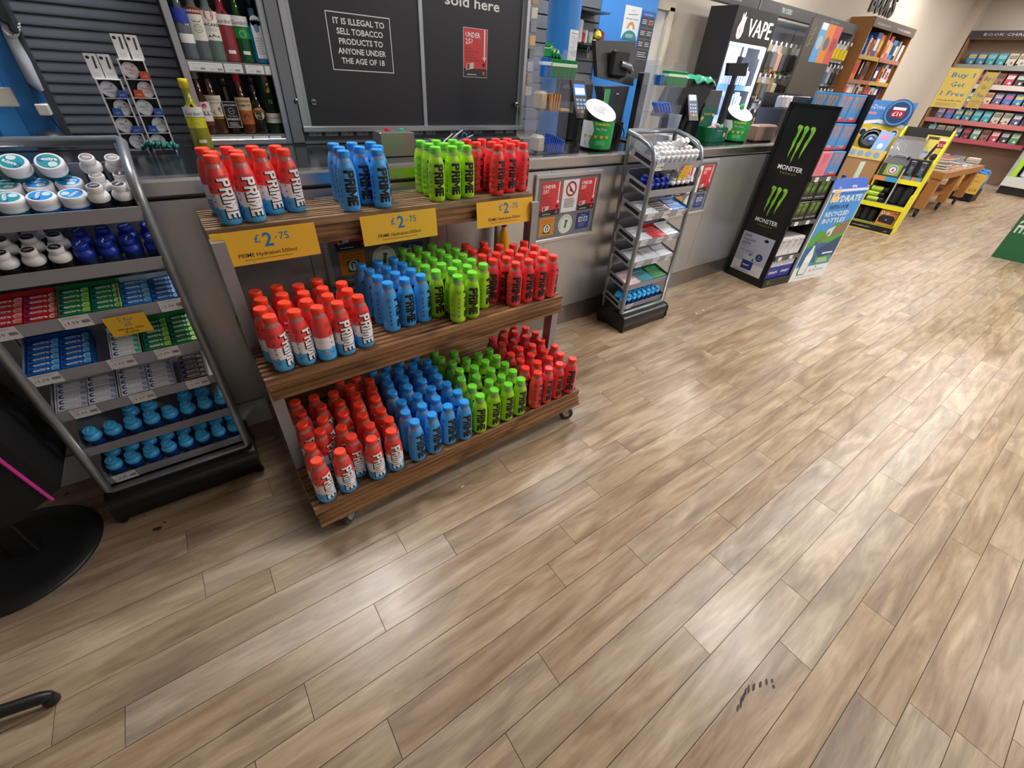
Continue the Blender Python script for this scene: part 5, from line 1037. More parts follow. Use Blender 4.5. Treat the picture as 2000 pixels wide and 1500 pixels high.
# green bag draped over the far screen
bmx = bmesh.new(); bmesh.ops.create_grid(bmx, x_segments=14, y_segments=8, size=.5)
c = (qm[0]+qm[1])/2+Vector((.02, .08, 0))
for v in bmx.verts:
    x, y = v.co.x*.26, v.co.y*.22; v.co = Vector((c.x+x, c.y+y, c.z+.013+.008*math.sin(x*60+y*20)+.006*math.cos(y*70)-max(0, abs(x)-.09)*.4-max(0, -y-.075)*.9))
me = bpy.data.meshes.new('carrier_bag'); bmx.to_mesh(me); bmx.free(); me.materials.append(M('#27a07c', .3)); [setattr(p, 'use_smooth', True) for p in me.polygons]
o = inst('carrier_bag', me); tag(o, 'crumpled green plastic bag draped over the far till screen', 'bag'); so_ = o.modifiers.new('s', 'SOLIDIFY'); so_.thickness = .003
# gift boxes, cup, phone box
t = thing('gift_box', 'dark green card box with hearts and a raised back panel, far end of the counter', 'box', (3.53, 2.20, CT+.0005), .03)
W, D, H_ = .24, .13, .10
mb = MB(); mb.bx(0, W, 0, .002, 0, H_, M('#12574a', .45)); mb.bx(0, .002, 0, D, 0, H_, M('#178a44', .45)); mb.bx(W-.002, W, 0, D, 0, H_, M('#178a44', .45)); mb.bx(0, W, 0, D, 0, .002, M('#12574a', .45)); mb.build('tray', t)
mb = MB(); mb.bx(0, W*.75, D-.002, D, 0, .225, M('#12574a', .45)); mb.build('back_panel', t)
pr = Print(plane((0, 0, 0), (1, 0, 0), (0, 0, 1))); pr.e = .0006; pr.disc(W*.85, .05, .016, M('#e0a860', .4), 1, n=12); pr.lines(W*.3, W*.7, .06, 3, .012, .005, M('#3a8a7a', .4), 1); pr.text('Thank you', W*.5, .075, .018, WHITE, 1, res=1); pr.build('print', t)
pr = Print(plane((0, D-.0025, 0), (1, 0, 0), (0, 0, 1))); pr.e = .0006; pr.text('foundation', W*.4, .175, .024, M('#e0c040', .4), 1, res=1, width=W*.5); 
for hx, hz, s in ((.025, .15, .018), (.17, .175, .013)): pr.poly([(hx, hz-s), (hx+s, hz+.1*s), (hx+s*.9, hz+s*.7), (hx+s*.45, hz+s*.85), (hx, hz+s*.4), (hx-s*.45, hz+s*.85), (hx-s*.9, hz+s*.7), (hx-s, hz+.1*s)], M('#e0a860', .4), 1)
pr.build('print', t)
mb = MB(); 
for k in range(3): mb.tube([Vector((3.58+.05*k+.025*math.cos(i*.7), 2.262+.02*math.sin(i*.7), CT+.085+.012*k+.01*math.sin(i*1.4))) for i in range(9)], .009, 6, M(['#e8b4b4', '#f0c8c8', '#e0a8ac'][k], .5), closed=True)
tag(mb.build('pink_ribbon'), 'pink ribbon rolls in the dark green gift box', 'ribbon')
mb = MB()
for k in range(5): mb.tube([Vector((3.69+.012*k+.03*math.cos(i*.6+k), 2.26+.02*math.sin(i*.6), CT+.085+.02*math.sin(i*.6+k*1.3)+.012)) for i in range(8)], .004, 5, M('#7fd8b0', .5))
tag(mb.build('green_ribbon'), 'mint green ribbon curls in the dark green gift box', 'ribbon')
t = thing('plastic_cup', 'empty clear plastic cup on a box beside the far till', 'cup', (3.05, 2.22, CT+.06))
mb = MB(); mb.lathe([(.030, 0), (.034, .002), (.046, .12), (.048, .124), (.044, .12), (.032, .006)], 20, clear_mat('#d8dce8', .22), caps=False); mb.build('cup_wall', t); mb = MB(); mb.lathe([(.001, .001), (.030, .001)], 20, clear_mat('#d8dce8', .3), caps=False); mb.build('cup_base', t)
mb = MB(); mb.bev(2.96, 3.14, 2.16, 2.30, CT+.0005, CT+.0596, M('#c9c6c0', .5), .004); tag(mb.build('carton'), 'pale low box under the plastic cup behind the far gum stand', 'carton')
t = thing('phone_box', 'rose coloured boxy unit on the counter behind the tall black stand', 'box', (4.12, 2.13, CT+.0005), .0)
mb = MB(); mb.bev(0, .30, 0, .10, 0, .125, M('#a8867c', .35, .3), .012); mb.build('casing', t)
pr = Print(plane((0, 0, 0), (1, 0, 0), (0, 0, 1))); pr.e = .0006
for x, z in ((.05, .09), (.05, .04), (.24, .09), (.24, .04)): pr.rect(x, z, x+.014, z+.006, M('#7a5c54', .4), 1)
pr.frame(.035, .03, .06, .10, .002, M('#d8c8c0', .4), 1); pr.build('print', t)
# ================================================================ BEHIND THE TILLS: column, slatwall, notices, door
mb = MB(); cxx, cyy = xat(1105, 0, 3.3), 3.3; mb.lathe([(.128, 0), (.128, CEIL)], 32, M('#2a7fcf', .4), (cxx, cyy, 0)); o = struct(mb.build('trim_3'))
t = thing('paper_notice', 'printed white paper notice taped round the blue column', 'notice', (cxx, cyy, 0))
r_ = .1295; za, zb = zat(1112, 119, 3.18), zat(1098, 55, 3.18)
mpn = lambda X, Y, h: Vector(((r_+h)*math.sin(X/r_), -(r_+h)*math.cos(X/r_), Y))
pr = Print(mpn, .02); pr.e = .0008; pr.rect(-.03, za, .115, zb, WHITE, 1); pr.build('sheet', t)
pr = Print(mpn, .02); pr.e = .0008; hN = zb-za; pr.text('Want a Big Bag?', .043, zb-hN*.13, hN*.06, INK, 2, res=1, bold=.02, width=.11); [pr.rect(-.012+.01*(i % 3), zb-hN*(.22+i*.055), .098-.012*(i % 2), zb-hN*(.205+i*.055), M('#8d8d92', .5), 2) for i in range(12)]; pr.build('print', t)
SW = M('#565a63', .5)
t = thing('slat_wall', 'dark grey slatted panel on the back wall behind the near till', 'slat panel', (0, 0, 0))
x0, x1 = 2.9, xat(1174, 60, 3.95); 
for k in range(16): mb = MB(); mb.prism([(3.93, .0), (3.93, .085), (3.945, .095), (3.96, .095), (3.96, 0)], x0, x1+.25, 'x', SW); o = mb.build('slat', t); o.location.z = 1.0+k*.1
for k, (py_, nm) in enumerate(((87, 'lower'), (22, 'upper'))):
    z = zat(1150, py_, 3.85); mb = MB(); mb.bx(xat(1128, py_, 3.8), xat(1181, py_, 3.8), 3.72, 3.93, z-.012, z, M('#3f4650', .35, .4)); tag(mb.build('wall_shelf'), '%s narrow dark shelf on the slatted panel behind the near till' % nm, 'shelf')
zsh = zat(1150, 87, 3.85)
t = thing('plush_toy', 'small black and yellow plush toy sitting on the lower wall shelf', 'plush toy', (xat(1163, 80, 3.8), 3.8, zsh+.0005)); t.scale = (.68, .68, .68)
def blob(mb, c, rx, ry, rz, mt, n=12, seg=8): mb.lathe([(max(.0004, math.sin(math.pi*i/seg)), -math.cos(math.pi*i/seg)*rz) for i in range(seg+1)], n, mt, c, frame=(Vector((rx, 0, 0)), Vector((0, ry, 0)), Vector((0, 0, 1))), caps=False)
YB = M('#e0c83c', .8); BK_ = M('#1c1a18', .8)
mb = MB(); blob(mb, (0, 0, .05), .07, .055, .05, BK_); mb.build('body', t); mb = MB(); blob(mb, (0, -.02, .11), .06, .055, .055, YB); mb.build('head', t)
mb = MB(); blob(mb, (0, -.07, .10), .03, .02, .02, M('#e8d870', .8)); mb.build('muzzle', t)
for s in (-1, 1): mb = MB(); blob(mb, (s*.045, -.01, .16), .02, .015, .02, BK_); mb.build('ear', t); mb = MB(); blob(mb, (s*.06, -.04, .03), .03, .035, .025, YB); mb.build('paw', t)
for i, (px, h, hh, w) in enumerate(((1131, '#c9ccd4', .17, .05), (1137, '#b0323a', .08, .05), (1142, '#d8dcd0', .10, .04), (1147, '#5a8a4a', .06, .05), (1153, '#c8ccd2', .09, .07), (1158, '#c8b84a', .05, .05), (1174, '#b84a5a', .11, .06))):
    slab_pack('trinket_box', Vector((xat(px, 80, 3.82), 3.83, zsh+.0005)), w, .05, hh, h, (0, 0, .2*i), 'small trinket box on the lower wall shelf, %s along' % ORD[i], 'trinket', 'trinkets on the wall shelf')
t = thing('padlock', 'small brass padlock hanging under the lower wall shelf', 'padlock', (xat(1149, 98, 3.78), 3.78, zsh-.11))
mb = MB(); mb.bev(-.02, .02, -.008, .008, 0, .045, M('#8a8470', .3, .9), .004); mb.build('body', t); mb = MB(); mb.tube([(.014*math.cos(math.pi*i/8), 0, .045+.05*min(1, math.sin(math.pi*i/8)*1.2)) for i in range(9)], .004, 6, CH); mb.build('shackle', t)
# key rings on a strip beside the tobacco cabinet
t = thing('clip_strip', 'white strip hung with small packets on the end of the tobacco cabinet', 'clip strip', (tx1+.012, 2.60, 0))
mb = MB(); mb.bx(-.01, .012, -.003, 0, CT+.15, 2.2, M('#cfd0d4', .4)); mb.build('strip', t)
for k in range(9):
    mb = MB(); z = 1.36+k*.062; mb.bev(.012, .058, -.03, -.018, z, z+.05, M(['#d8d2c4', '#b8a078', '#c8ccd2', '#3a3a3e', '#d8b088', '#8f949c'][k % 6], .35), .003); mb.build('packet', t)
# blue end wall with notices, door, cream wall
xa, xb_ = xat(1176, 10, 3.92), xat(1286, 10, 3.92)
mb = MB(); mb.bx(xa, xb_, 3.92, 4.05, 0, CEIL, M('#2f82d2', .4)); struct(mb.build('wall_panel_blue'))
t = thing('poster', 'white poster with an orange arch and a teal dome on the blue wall', 'poster', (0, 3.919, 0))
a, b, c_ = ony((1223, 9), 3.919), ony((1256, 8), 3.919), ony((1246, 80), 3.919); mb = MB(); w_ = b.x-a.x; mb.bx(a.x, b.x, -.002, 0, c_.z, a.z, M('#d9dde0', .45)); mb.build('sheet', t); h_ = a.z-c_.z
pr = Print(plane((a.x, -.002, c_.z), (1, 0, 0), (0, 0, 1))); pr.e = .0008; pr.text('sorry', w_*.5, h_*.84, h_*.09, GREY, 1, res=1); pr.text('we are closed', w_*.5, h_*.60, h_*.085, INK, 1, res=1, width=w_*.75, bold=.01); pr.line((w_*.2, h_*.74), (w_*.8, h_*.78), .006, GREY, 1); pr.ring(w_*.5, h_*.32, w_*.13, w_*.24, M('#c79038', .4), 1, 16, 0, 180); pr.disc(w_*.5, 0, w_*.46, M('#1d7f86', .4), 1, n=20, a0=0, a1=180, ry=h_*.28); pr.lines(w_*.25, w_*.75, h_*.15, 3, h_*.04, h_*.012, WHITE, 2); pr.build('print', t)
t = thing('notice_board', 'dark board of white tiled notices under a blue heading on the blue wall', 'notice board', (0, 3.919, 0))
a, b, c_ = ony((1256, 20), 3.919), ony((1282, 22), 3.919), ony((1272, 100), 3.919); mb = MB(); w_ = b.x-a.x; h_ = a.z-c_.z+.25; mb.bx(a.x+.004, b.x, -.004, 0, a.z-h_, a.z, M('#3b3d42', .45)); mb.build('backing', t)
pr = Print(plane((a.x, -.004, a.z-h_), (1, 0, 0), (0, 0, 1))); pr.e = .0008; pr.rect(.004, h_*.92, w_, h_, M('#2f5fb0', .4), 1); pr.text('Store Promise', w_*.5, h_*.94, h_*.04, WHITE, 2, res=1); [pr.rect(.004, h_*k, w_, h_*k+.003, M('#8a8c90', .4), 1) for k in (.3, .45, .6, .76)]; pr.rect(w_*.52, h_*.45, w_*.53, h_*.92, M('#8a8c90', .4), 1); [pr.lines(w_*x, w_*(x+.36), h_*z, 3, h_*.025, h_*.008, WHITE, 2) for x in (.08, .58) for z in (.87, .71, .55)]; pr.lines(w_*.1, w_*.9, h_*.4, 3, h_*.03, h_*.008, WHITE, 2); pr.disc(w_*.76, h_*.84, w_*.1, RED, 3, n=10); pr.build('print', t)
xd0, xd1 = xat(1287, 12, 4.03), xat(1312, 12, 4.03)
FRM = M('#cfc6b4', .5); mb = MB(); mb.bx(xd1-.06, xd1+.02, 3.99, 4.05, 0, 2.13, FRM); mb.bx(xd0-.8, xd1+.02, 3.99, 4.05, 2.10, 2.17, FRM); struct(mb.build('trim_4'))
mb = MB(); mb.bx(xd0-.8, xd1-.06, 4.035, 4.05, 0, 2.10, M('#dedad2', .5)); d = struct(mb.build('door_1')); mb = MB(); q = ony((1290, 26), 4.03); mb.bx(q.x-.05, q.x+.04, 4.032, 4.035, q.z-.06, q.z+.05, M('#c8d4ea', .4)); mb.build('door_sign', d)
# ================================================================ BLACK ENERGY DRINK STAND
KB = M('#131316', .32); MG = M('#86c23a', .4); MGD = M('#4f9a2c', .4)
def claw(p, x0, y0, x1, y1, mats=None, lay=1):
    """three torn vertical claw marks"""
    w, h = x1-x0, y1-y0; a, b = mats or (MG, MGD)
    def P(q): return [(x0+w*u, y0+h*v) for u, v in q]
    p.poly(P([(.00, .93), (.05, 1.0), (.24, .98), (.30, .94), (.24, .80), (.20, .60), (.20, .45), (.13, .30), (.10, .12), (.06, .25), (.08, .42), (.05, .55), (.10, .72), (.09, .86)]), a, lay)
    p.poly(P([(.36, .95), (.44, 1.0), (.58, .97), (.64, .92), (.56, .78), (.53, .60), (.50, .45), (.42, .28), (.38, .0), (.33, .14), (.36, .36), (.34, .52), (.42, .68), (.42, .84)]), a, lay)
    p.poly(P([(.70, .94), (.78, .99), (.94, .98), (1.0, .90), (.97, .78), (.92, .66), (.86, .48), (.78, .32), (.74, .14), (.70, .30), (.72, .44), (.72, .56), (.80, .70), (.82, .84), (.78, .88)]), a, lay)
    for u in (.12, .46, .84): p.poly(P([(u, .92), (u+.05, .90), (u+.01, .6), (u-.03, .5), (u-.01, .7)]), b, lay+1)
p0, p1, p2 = onz((1405, 527), 0), onz((1485, 563), 0), onz((1537, 552), 0)
side = (p1-p0); L = side.length-.065; rz = math.atan2(side.y, side.x)+math.pi/2   # local: side runs along -y at x=0
es = thing('drink_display_tower', 'tall black energy drink tower with green claw marks on its side', 'display stand', (p1.x, p1.y, 0), rz)
SH = None
q = ony((1500, 199), (p0.y*.72+p1.y*.28)); 
EH = zat(1533, 200, p0.y)-.0; EH = max(1.30, min(1.50, EH)); EH = 1.42
FW = .40
mb = MB(); mb.bx(0, .012, 0, L, .02, EH, KB); sp = mb.build('side_panel', es)
mb = MB(); mb.bx(FW-.012, FW, 0, L, .02, EH+.09, KB); mb.build('side_panel', es)
mb = MB(); mb.bx(.012, FW-.012, L-.012, L, .02, EH+.04, M('#26262a', .5)); mb.build('back_panel', es)
mb = MB(); mb.bx(-.004, FW+.004, -.012, L+.004, 0, .075, M('#1f1d1c', .4)); plth = mb.build('plinth', es)
mb = MB(); mb.bx(-.002, .016, -.02, L+.004, .02, EH+.0, M('#0e0e10', .3)) ; 
for y in (0, L-.03): mb = MB(); mb.bx(-.006, 0, y, y+.03, .02, EH+.004, M('#0d0d0f', .3)); mb.build('edge_strip', es)
mb = MB(); mb.bx(-.006, .012, 0, L, EH-.012, EH+.004, M('#0d0d0f', .3)); mb.build('edge_strip', es)
pr = Print(lambda X, Y, h: Vector((-.0005-h, L-X, Y))); pr.e = .0006
W = L
def monster_logo(p, cx, zb, w, hh):
    claw(p, cx-w/2, zb+.085, cx+w/2, zb+.085+hh); p.text('MONSTER', cx, zb+.035, .048, WHITE, 1, bold=.02, width=w*1.45, res=2); p.line((cx-w*.42, zb+.052), (cx-w*.22, zb+.052), .003, KB, 2); p.text('E N E R G Y', cx, zb+.005, .020, M('#93a83c', .4), 1, width=w*.95, res=1)
monster_logo(pr, W*.53, .93, .150, .27); monster_logo(pr, W*.50, .50, .150, .25)
pr.build('side_print', es)
mb = MB(); mb.bx(-.010, -.006, L-W*.88, L-W*.10, .075, .43, M('#d3d5dc', .4)); pp = mb.build('poster_panel', es)
pr = Print(lambda X, Y, h: Vector((-.010-h, L-W*.10-X, .075+Y))); pr.e = .0006; pw = W*.78
pr.rect(0, .10, pw, .355, M('#a9b1c4', .4), 1)
for i, (s, b_) in enumerate((('100%', .012), ('recycled', .012), ('plastic', .012), ('100%', 0), ('refreshing', 0))): pr.text(s, .025, .315-i*.032, .036, INK if i < 3 else M('#54607a', .4), 2, al='L', bold=b_, res=1)
pr.disc(pw*.78, .325, .022, INK, 2, n=12, ry=.014); pr.disc(pw*.76, .17, .034, M('#20306c', .4), 2, n=18); pr.text('6x', pw*.76, .175, .018, WHITE, 3, res=1); pr.text('600ml', pw*.76, .155, .014, WHITE, 3, res=1)
pr.rect(pw*.30, .035, pw*.66, .115, M('#22347e', .4), 2); pr.text('smart', pw*.45, .066, .030, WHITE, 3, bold=.02, res=1)
for k in range(4): pr.disc(pw*(.34+.09*k), .115, .019, M('#b9c6d2', .3), 2, n=14, ry=.05, a0=0, a1=180)
pr.disc(pw*.60, .12, .012, M('#2a8a3c', .4), 3, n=10, ry=.03, a0=0, a1=180); pr.disc(pw*.46, .165, .014, M('#1d2a60', .4), 3, n=10, a0=0, a1=180)
pr.lines(.03, pw*.7, .016, 2, .008, .003, GREY, 1); pr.build('print', pp)
pr = Print(lambda X, Y, h: Vector((X, -.012-h, Y))); pr.e = .0006; claw(pr, .05, .02, .085, .06); pr.text('monster', .10, .03, .018, M('#a8b88a', .4), 1, al='L', res=1); pr.build('plinth_print', plth)
MULT = {'juice': '#3f8ac6', 'black': '#17181a', 'white': '#d8d9da', 'peach': '#d8788a'}
def mpack(x, y, z, w, d, h, col, label, art, grp):
    t = thing('drink_multipack', label, 'drink pack', (0, 0, 0), 0, grp); t.matrix_world = es.matrix_basis @ Matrix.Translation((x, y, z))
    t.location = es.matrix_basis @ Vector((x, y, z)); t.rotation_euler = (0, 0, rz)
    mb = MB(); mb.bev(0, w, 0, d, 0, h, M(MULT[col], .35), .004); mb.build('carton', t)
    pr = Print(lambda X, Y, hh: Vector((X, -hh, Y))); pr.e = .0006; art(pr, w, h); pr.build('print', t)
    pr = Print(lambda X, Y, hh: Vector((-hh, d-X, Y))); pr.e = .0006; art(pr, d, h); pr.build('side_print', t)
OR_ = M('#d8844a', .4); RDM = M('#c23a34', .4)
def art_j(p, w, h): claw(p, w*.12, h*.25, w*.46, h*.92, (OR_, OR_)); claw(p, w*.56, h*.25, w*.92, h*.92, (OR_, OR_)); p.poly([(w*.02, h*.02), (w*.3, h*.2), (w*.5, h*.06), (w*.8, h*.22), (w*.98, h*.04), (w*.98, .004), (w*.02, .004)], RDM, 1); p.text('PUNCH', w*.5, h*.10, h*.12, WHITE, 2, res=1)
def art_b(p, w, h): claw(p, w*.14, h*.28, w*.44, h*.92); claw(p, w*.56, h*.28, w*.86, h*.92); p.text('MONSTER', w*.28, h*.12, h*.10, WHITE, 1, res=1, width=w*.36); p.text('MONSTER', w*.72, h*.12, h*.10, WHITE, 1, res=1, width=w*.36)
def art_w(p, w, h): claw(p, w*.12, h*.2, w*.42, h*.88, (GREY, GREY)); claw(p, w*.58, h*.2, w*.88, h*.88, (GREY, GREY)); p.frame(w*.04, h*.04, w*.5, h*.97, .002, GREY, 1); p.frame(w*.5, h*.04, w*.96, h*.97, .002, GREY, 1)
def art_s(p, w, h):
    p.rect(0, 0, w, h*.68, M('#21308c', .35), 1); p.text('smart', w*.5, h*.28, h*.26, WHITE, 2, bold=.02, res=1, width=w*.7)
    for k in range(3): p.disc(w*(.2+.3*k), h*.68, w*.13, M('#b9c6d4', .3), 1, n=12, ry=h*.30, a0=0, a1=180)
def art_p(p, w, h): claw(p, w*.3, h*.35, w*.7, h*.9, (M('#c05a70', .4),)*2); p.lines(w*.2, w*.8, h*.25, 2, h*.1, h*.03, M('#c05a70', .4), 1)
TW = FW-.03; shz = [.075, .29, .60, .95]
for i, z in enumerate(shz):
    mb = MB(); mb.bx(.012, FW-.012, -.004, L-.012, z-.006, z, M('#2a2a2e', .5)); mb.bx(.012, FW-.012, -.010, -.004, z-.034, z+.002, M('#4a4a4e', .4)); s = mb.build('shelf', es)
    pr = Print(lambda X, Y, h: Vector((X, -.010-h, z+Y))); pr.e = .0006
    for k in range(2): pr.rect(.06+.17*k, -.032, .11+.17*k, 0, WHITE, 1); pr.lines(.07+.17*k, .10+.17*k, -.012, 2, .008, .003, GREY, 2); pr.text(' monster', .14+.17*k, -.022, .014, M('#9a9a9c', .4), 1, res=1)
    pr.build('price_strip', s)
for k in range(2):
    sd = ['side nearer the counter', 'outer side'][k]
    mpack(.018+.184*k, .01, .076, .178, .22, .17, 'white', 'blue banded water bottle multipack on the tower floor, '+sd, art_s, 'water multipacks')
    mpack(.018+.184*k, .01, .291, .178, .22, .16, 'white', 'white energy drink multipack on the second shelf, '+sd, art_w, 'white multipacks')
    for r in range(2): mpack(.018+.184*k, .01, .601+.165*r, .178, .22, .155, 'black', 'black energy drink multipack on the third shelf, %s, %s' % (['lower', 'upper'][r], sd), art_b, 'black multipacks')
    for r in range(3):
        if r == 0 and k == 0: mpack(.018, .01, .951, .178, .20, .18, 'peach', 'pink energy drink multipack on the top shelf of the tower', art_p, None)
        else: mpack(.018+.184*k, .01+.02*r, .951+.187*r, .178, .20, .18, 'juice', 'bright blue energy drink multipack, top shelf, %s level, %s' % (ORD[r], sd), art_j, 'blue multipacks')
# ================================================================ HYDRATE BIN
b0, b1 = onz((1539, 552), 0), onz((1605, 538), 0); rb_ = math.atan2(b1.y-b0.y, b1.x-b0.x); BW = (b1-b0).length
hb = thing('water_display_bin', 'blue and green card display bin for bottled water beside the black tower', 'display bin', (b0.x, b0.y, 0), rb_)
BZ = .84; WHT = M('#e6e7e8', .4)
mb = MB(); mb.bx(0, BW, 0, .006, 0, BZ, WHT); fp = mb.build('front_panel', hb)
for x in (0, BW-.006): mb = MB(); mb.bx(x, x+.006, .006, .40, 0, BZ+.02, M('#c3ccd8', .4)); mb.build('side_panel', hb)
mb = MB(); mb.bx(.006, BW-.006, .394, .40, 0, BZ+.26, M('#2a55b0', .4)); mb.build('back_panel', hb)
mb = MB(); mb.bx(.006, BW-.006, .006, .394, BZ-.16, BZ-.15, M('#8a7458', .6)); mb.build('tray_floor', hb)
mb = MB(); mb.hexa([(0, -.006, BZ-.03), (BW, -.006, BZ-.03), (BW, 0, BZ-.03), (0, 0, BZ-.03), (.01, .05, BZ+.075), (BW-.01, .05, BZ+.075), (BW-.01, .056, BZ+.075), (.01, .056, BZ+.075)], M('#2b58b8', .35)); lip = mb.build('front_lip', hb)
pr = Print(lambda X, Y, h: Vector((X, -h, Y))); pr.e = .0006
SKY = M('#3f8fd6', .4); HILL = M('#4f9a3c', .45); LAKE = M('#2f5fa0', .4); w = BW
pr.rect(.012, .14, w-.012, BZ-.03, SKY, 1); pr.poly([(.012, .40), (.10, .50), (.22, .46), (.34, .56), (.46, .50), (w-.012, .58), (w-.012, .25), (.012, .25)], HILL, 2); pr.poly([(.012, .33), (w*.4, .37), (w-.012, .34), (w-.012, .20), (.012, .16)], LAKE, 3)
pr.poly([(w*.35, .30), (w*.95, .42), (w*.97, .24), (w*.55, .22)], M('#2c4a6e', .5), 4)
pr.text('HYDRATE', w*.5, BZ-.105, .075, WHITE, 4, bold=.02, width=w*.84, res=1); pr.text('WITH OUR', w*.40, BZ-.165, .050, M('#1c2f7a', .4), 4, bold=.02, width=w*.55, res=1); pr.text('RECYCLED', w*.44, BZ-.225, .056, WHITE, 4, bold=.02, width=w*.66, res=1); pr.text('BOTTLES', w*.44, BZ-.285, .056, WHITE, 4, bold=.02, width=w*.64, res=1)
# bottle picture, hands with a pot
pr.poly([(w*.14, .06), (w*.34, .06), (w*.36, .10), (w*.36, .26), (w*.30, .33), (w*.28, .36), (w*.22, .36), (w*.20, .33), (w*.13, .26), (w*.12, .10)], M('#3f9a4a', .4), 5)
pr.poly([(w*.16, .07), (w*.32, .07), (w*.34, .11), (w*.34, .25), (w*.28, .32), (w*.27, .35), (w*.23, .35), (w*.22, .32), (w*.15, .25), (w*.14, .11)], M('#dfe6ec', .3), 6); pr.rect(w*.15, .19, w*.335, .25, M('#f0f2f4', .4), 7); pr.rect(w*.22, .35, w*.28, .385, M('#2444a8', .3), 6)
pr.poly([(w*.40, .49), (w*.60, .52), (w*.56, .43), (w*.42, .42)], M('#d8dcdc', .4), 5); pr.poly([(w*.30, .36), (w*.36, .36), (w*.52, .45), (w*.48, .48)], M('#9a6a4a', .5), 6); pr.poly([(w*.58, .50), (w*.92, .57), (w*.95, .46), (w*.70, .42), (w*.56, .46)], M('#8a6a54', .5), 6)
pr.rect(w*.46, .155, w*.92, .225, HILL, 5); pr.lines(w*.54, w*.88, .205, 4, .013, .005, WHITE, 6); pr.rect(w*.60, .25, w*.9, .265, WHITE, 5)
pr.text('BUXTON', w*.68, .075, .036, M('#2f3338', .4), 1, width=w*.40, res=1); pr.disc(w*.62, .122, .012, M('#4a4e54', .4), 1, n=10, ry=.007); pr.lines(w*.12, w*.8, .03, 1, .01, .003, GREY, 1)
pr.rect(.03, BZ-.10, .13, BZ+.0, M('#e6c88a', .45), 7); pr.rect(.055, BZ-.055, .10, BZ-.035, M('#c8a868', .45), 8)
pr.build('print', fp)
pr = Print(lambda X, Y, h: Vector((X, -.006+.056*(Y/.105)-h, BZ-.03+Y))); pr.e = .001; pr.text('still', w*.22, .035, .026, WHITE, 1, res=1); pr.text('spring', w*.62, .04, .03, WHITE, 1, res=1, bold=.02); pr.build('print', lip)
def wbottle(lx, ly, lz, label, h=.25, r=.036, liq='#a9bcc8', cap='#1f3fae'):
    o = hb.matrix_basis @ Vector((lx, ly, lz)); t = thing('water_bottle', label, 'bottle', o, rb_, 'water bottles in the card bin')
    mb = MB(); mb.lathe([(r*.9, 0), (r, .008), (r*.94, h*.3), (r, h*.36), (r, h*.6), (r*.6, h*.82), (.015, h*.9), (.014, h*.94)], 16, clear_mat(liq, .55)); mb.build('bottle_body', t)
    mb = MB(); mb.lathe([(r*1.01, h*.38), (r*1.01, h*.56)], 16, M('#3f7fc0', .35), caps=False); mb.build('label', t); mb = MB(); mb.lathe([(.016, h*.93), (.017, h*.95), (.016, h)], 12, M(cap, .35)); mb.build('cap', t)
wbottle(.18, .06, BZ-.149, 'clear water bottle with blue cap standing at the front of the card bin'); wbottle(.30, .30, BZ-.149, 'clear water bottle at the back of the card bin'); 
mb = MB(); mb.bx(0, .10, 0, .006, 0, .17, M('#b9cfb0', .45)); o = mb.build('card_flap', hb, (.03, .09, BZ+.02)); mb = MB(); mb.bx(0, .08, 0, .006, 0, .17, M('#c3d4bc', .45)); o = mb.build('card_flap', hb, (BW-.10, .12, BZ+.02))
# ================================================================ YELLOW ACCESSORY UNIT
y0, y1, y2 = onz((1654, 440), 0), onz((1737, 460), 0), onz((1765, 452), 0)
YW = (y1-y0).length; yr = math.atan2(y0.y-y1.y, y0.x-y1.x)-math.pi/2    # local: x away from the camera (depth), y from outer side to the counter side
YM = M('#e6dc1e', .42); yu = thing('accessory_display_unit', 'bright yellow and black shelving unit of car accessories', 'display unit', (y1.x, y1.y, 0), yr)
YD = .42; YH = .86
def ysh(x): return x
mb = MB(); mb.prism([(0, 0), (YD, 0), (YD, YH+.36), (YD-.08, YH+.36), (.16, YH), (.10, YH-.36), (0, YH-.36)], 0, .02, 'y', YM); mb.build('side_panel', yu)
mb = MB(); mb.prism([(0, 0), (YD, 0), (YD, YH+.36), (YD-.08, YH+.36), (.16, YH), (.10, YH-.36), (0, YH-.36)], YW-.02, YW, 'y', YM); mb.build('side_panel', yu)
mb = MB(); mb.bx(YD-.01, YD, .02, YW-.02, 0, YH+.36, M('#2e2c28', .5)); mb.build('back_panel', yu)
mb = MB(); mb.bx(.02, YD-.01, YW*.46, YW*.46+.008, .30, .78, M('#c8c8c4', .5)); mb.build('divider', yu)
for z, xf in ((.10, 0), (.35, .0), (.66, .05)):
    mb = MB(); mb.bx(xf, YD-.01, .02, YW-.02, z-.012, z, M('#8a8a86', .5)); mb.bx(xf-.004, xf, 0, YW, z-.05, z+.004, YM); mb.build('shelf', yu)
mb = MB(); mb.bx(-.006, 0, .0, YW, .0, .10, KB); bp_ = mb.build('plinth', yu)
pr = Print(lambda X, Y, h: Vector((-.006-h, YW-X, Y))); pr.e = .0008; pr.rect(0, 0, YW, .008, YM, 1); pr.rect(0, .086, YW, .092, YM, 1); pr.text('www.simplybrands.co', YW*.3, .04, .02, WHITE, 1, res=1, width=YW*.42); pr.text('.co.uk', YW*.86, .03, .02, WHITE, 1, res=1); pr.build('print', bp_)
mb = MB(); mb.bx(.044, .046, YW*.48, YW, .612, .664, M('#3f9ad6', .4)); mb.bx(.0435, .044, YW*.74, YW, .612, .664, M('#d88a4a', .4)); mb.build('shelf_strip', yu)
def yput(lx, ly, lz): return yu.matrix_basis @ Vector((lx, ly, lz))
t = thing('wash_bag_box', 'orange carton picturing a black wash bag, bottom of the yellow unit', 'carton', yput(.03, .03, .1004), yr)
mb = MB(); mb.bev(0, .16, 0, YW*.40, 0, .235, M('#d08a34', .4), .003); mb.build('carton', t)
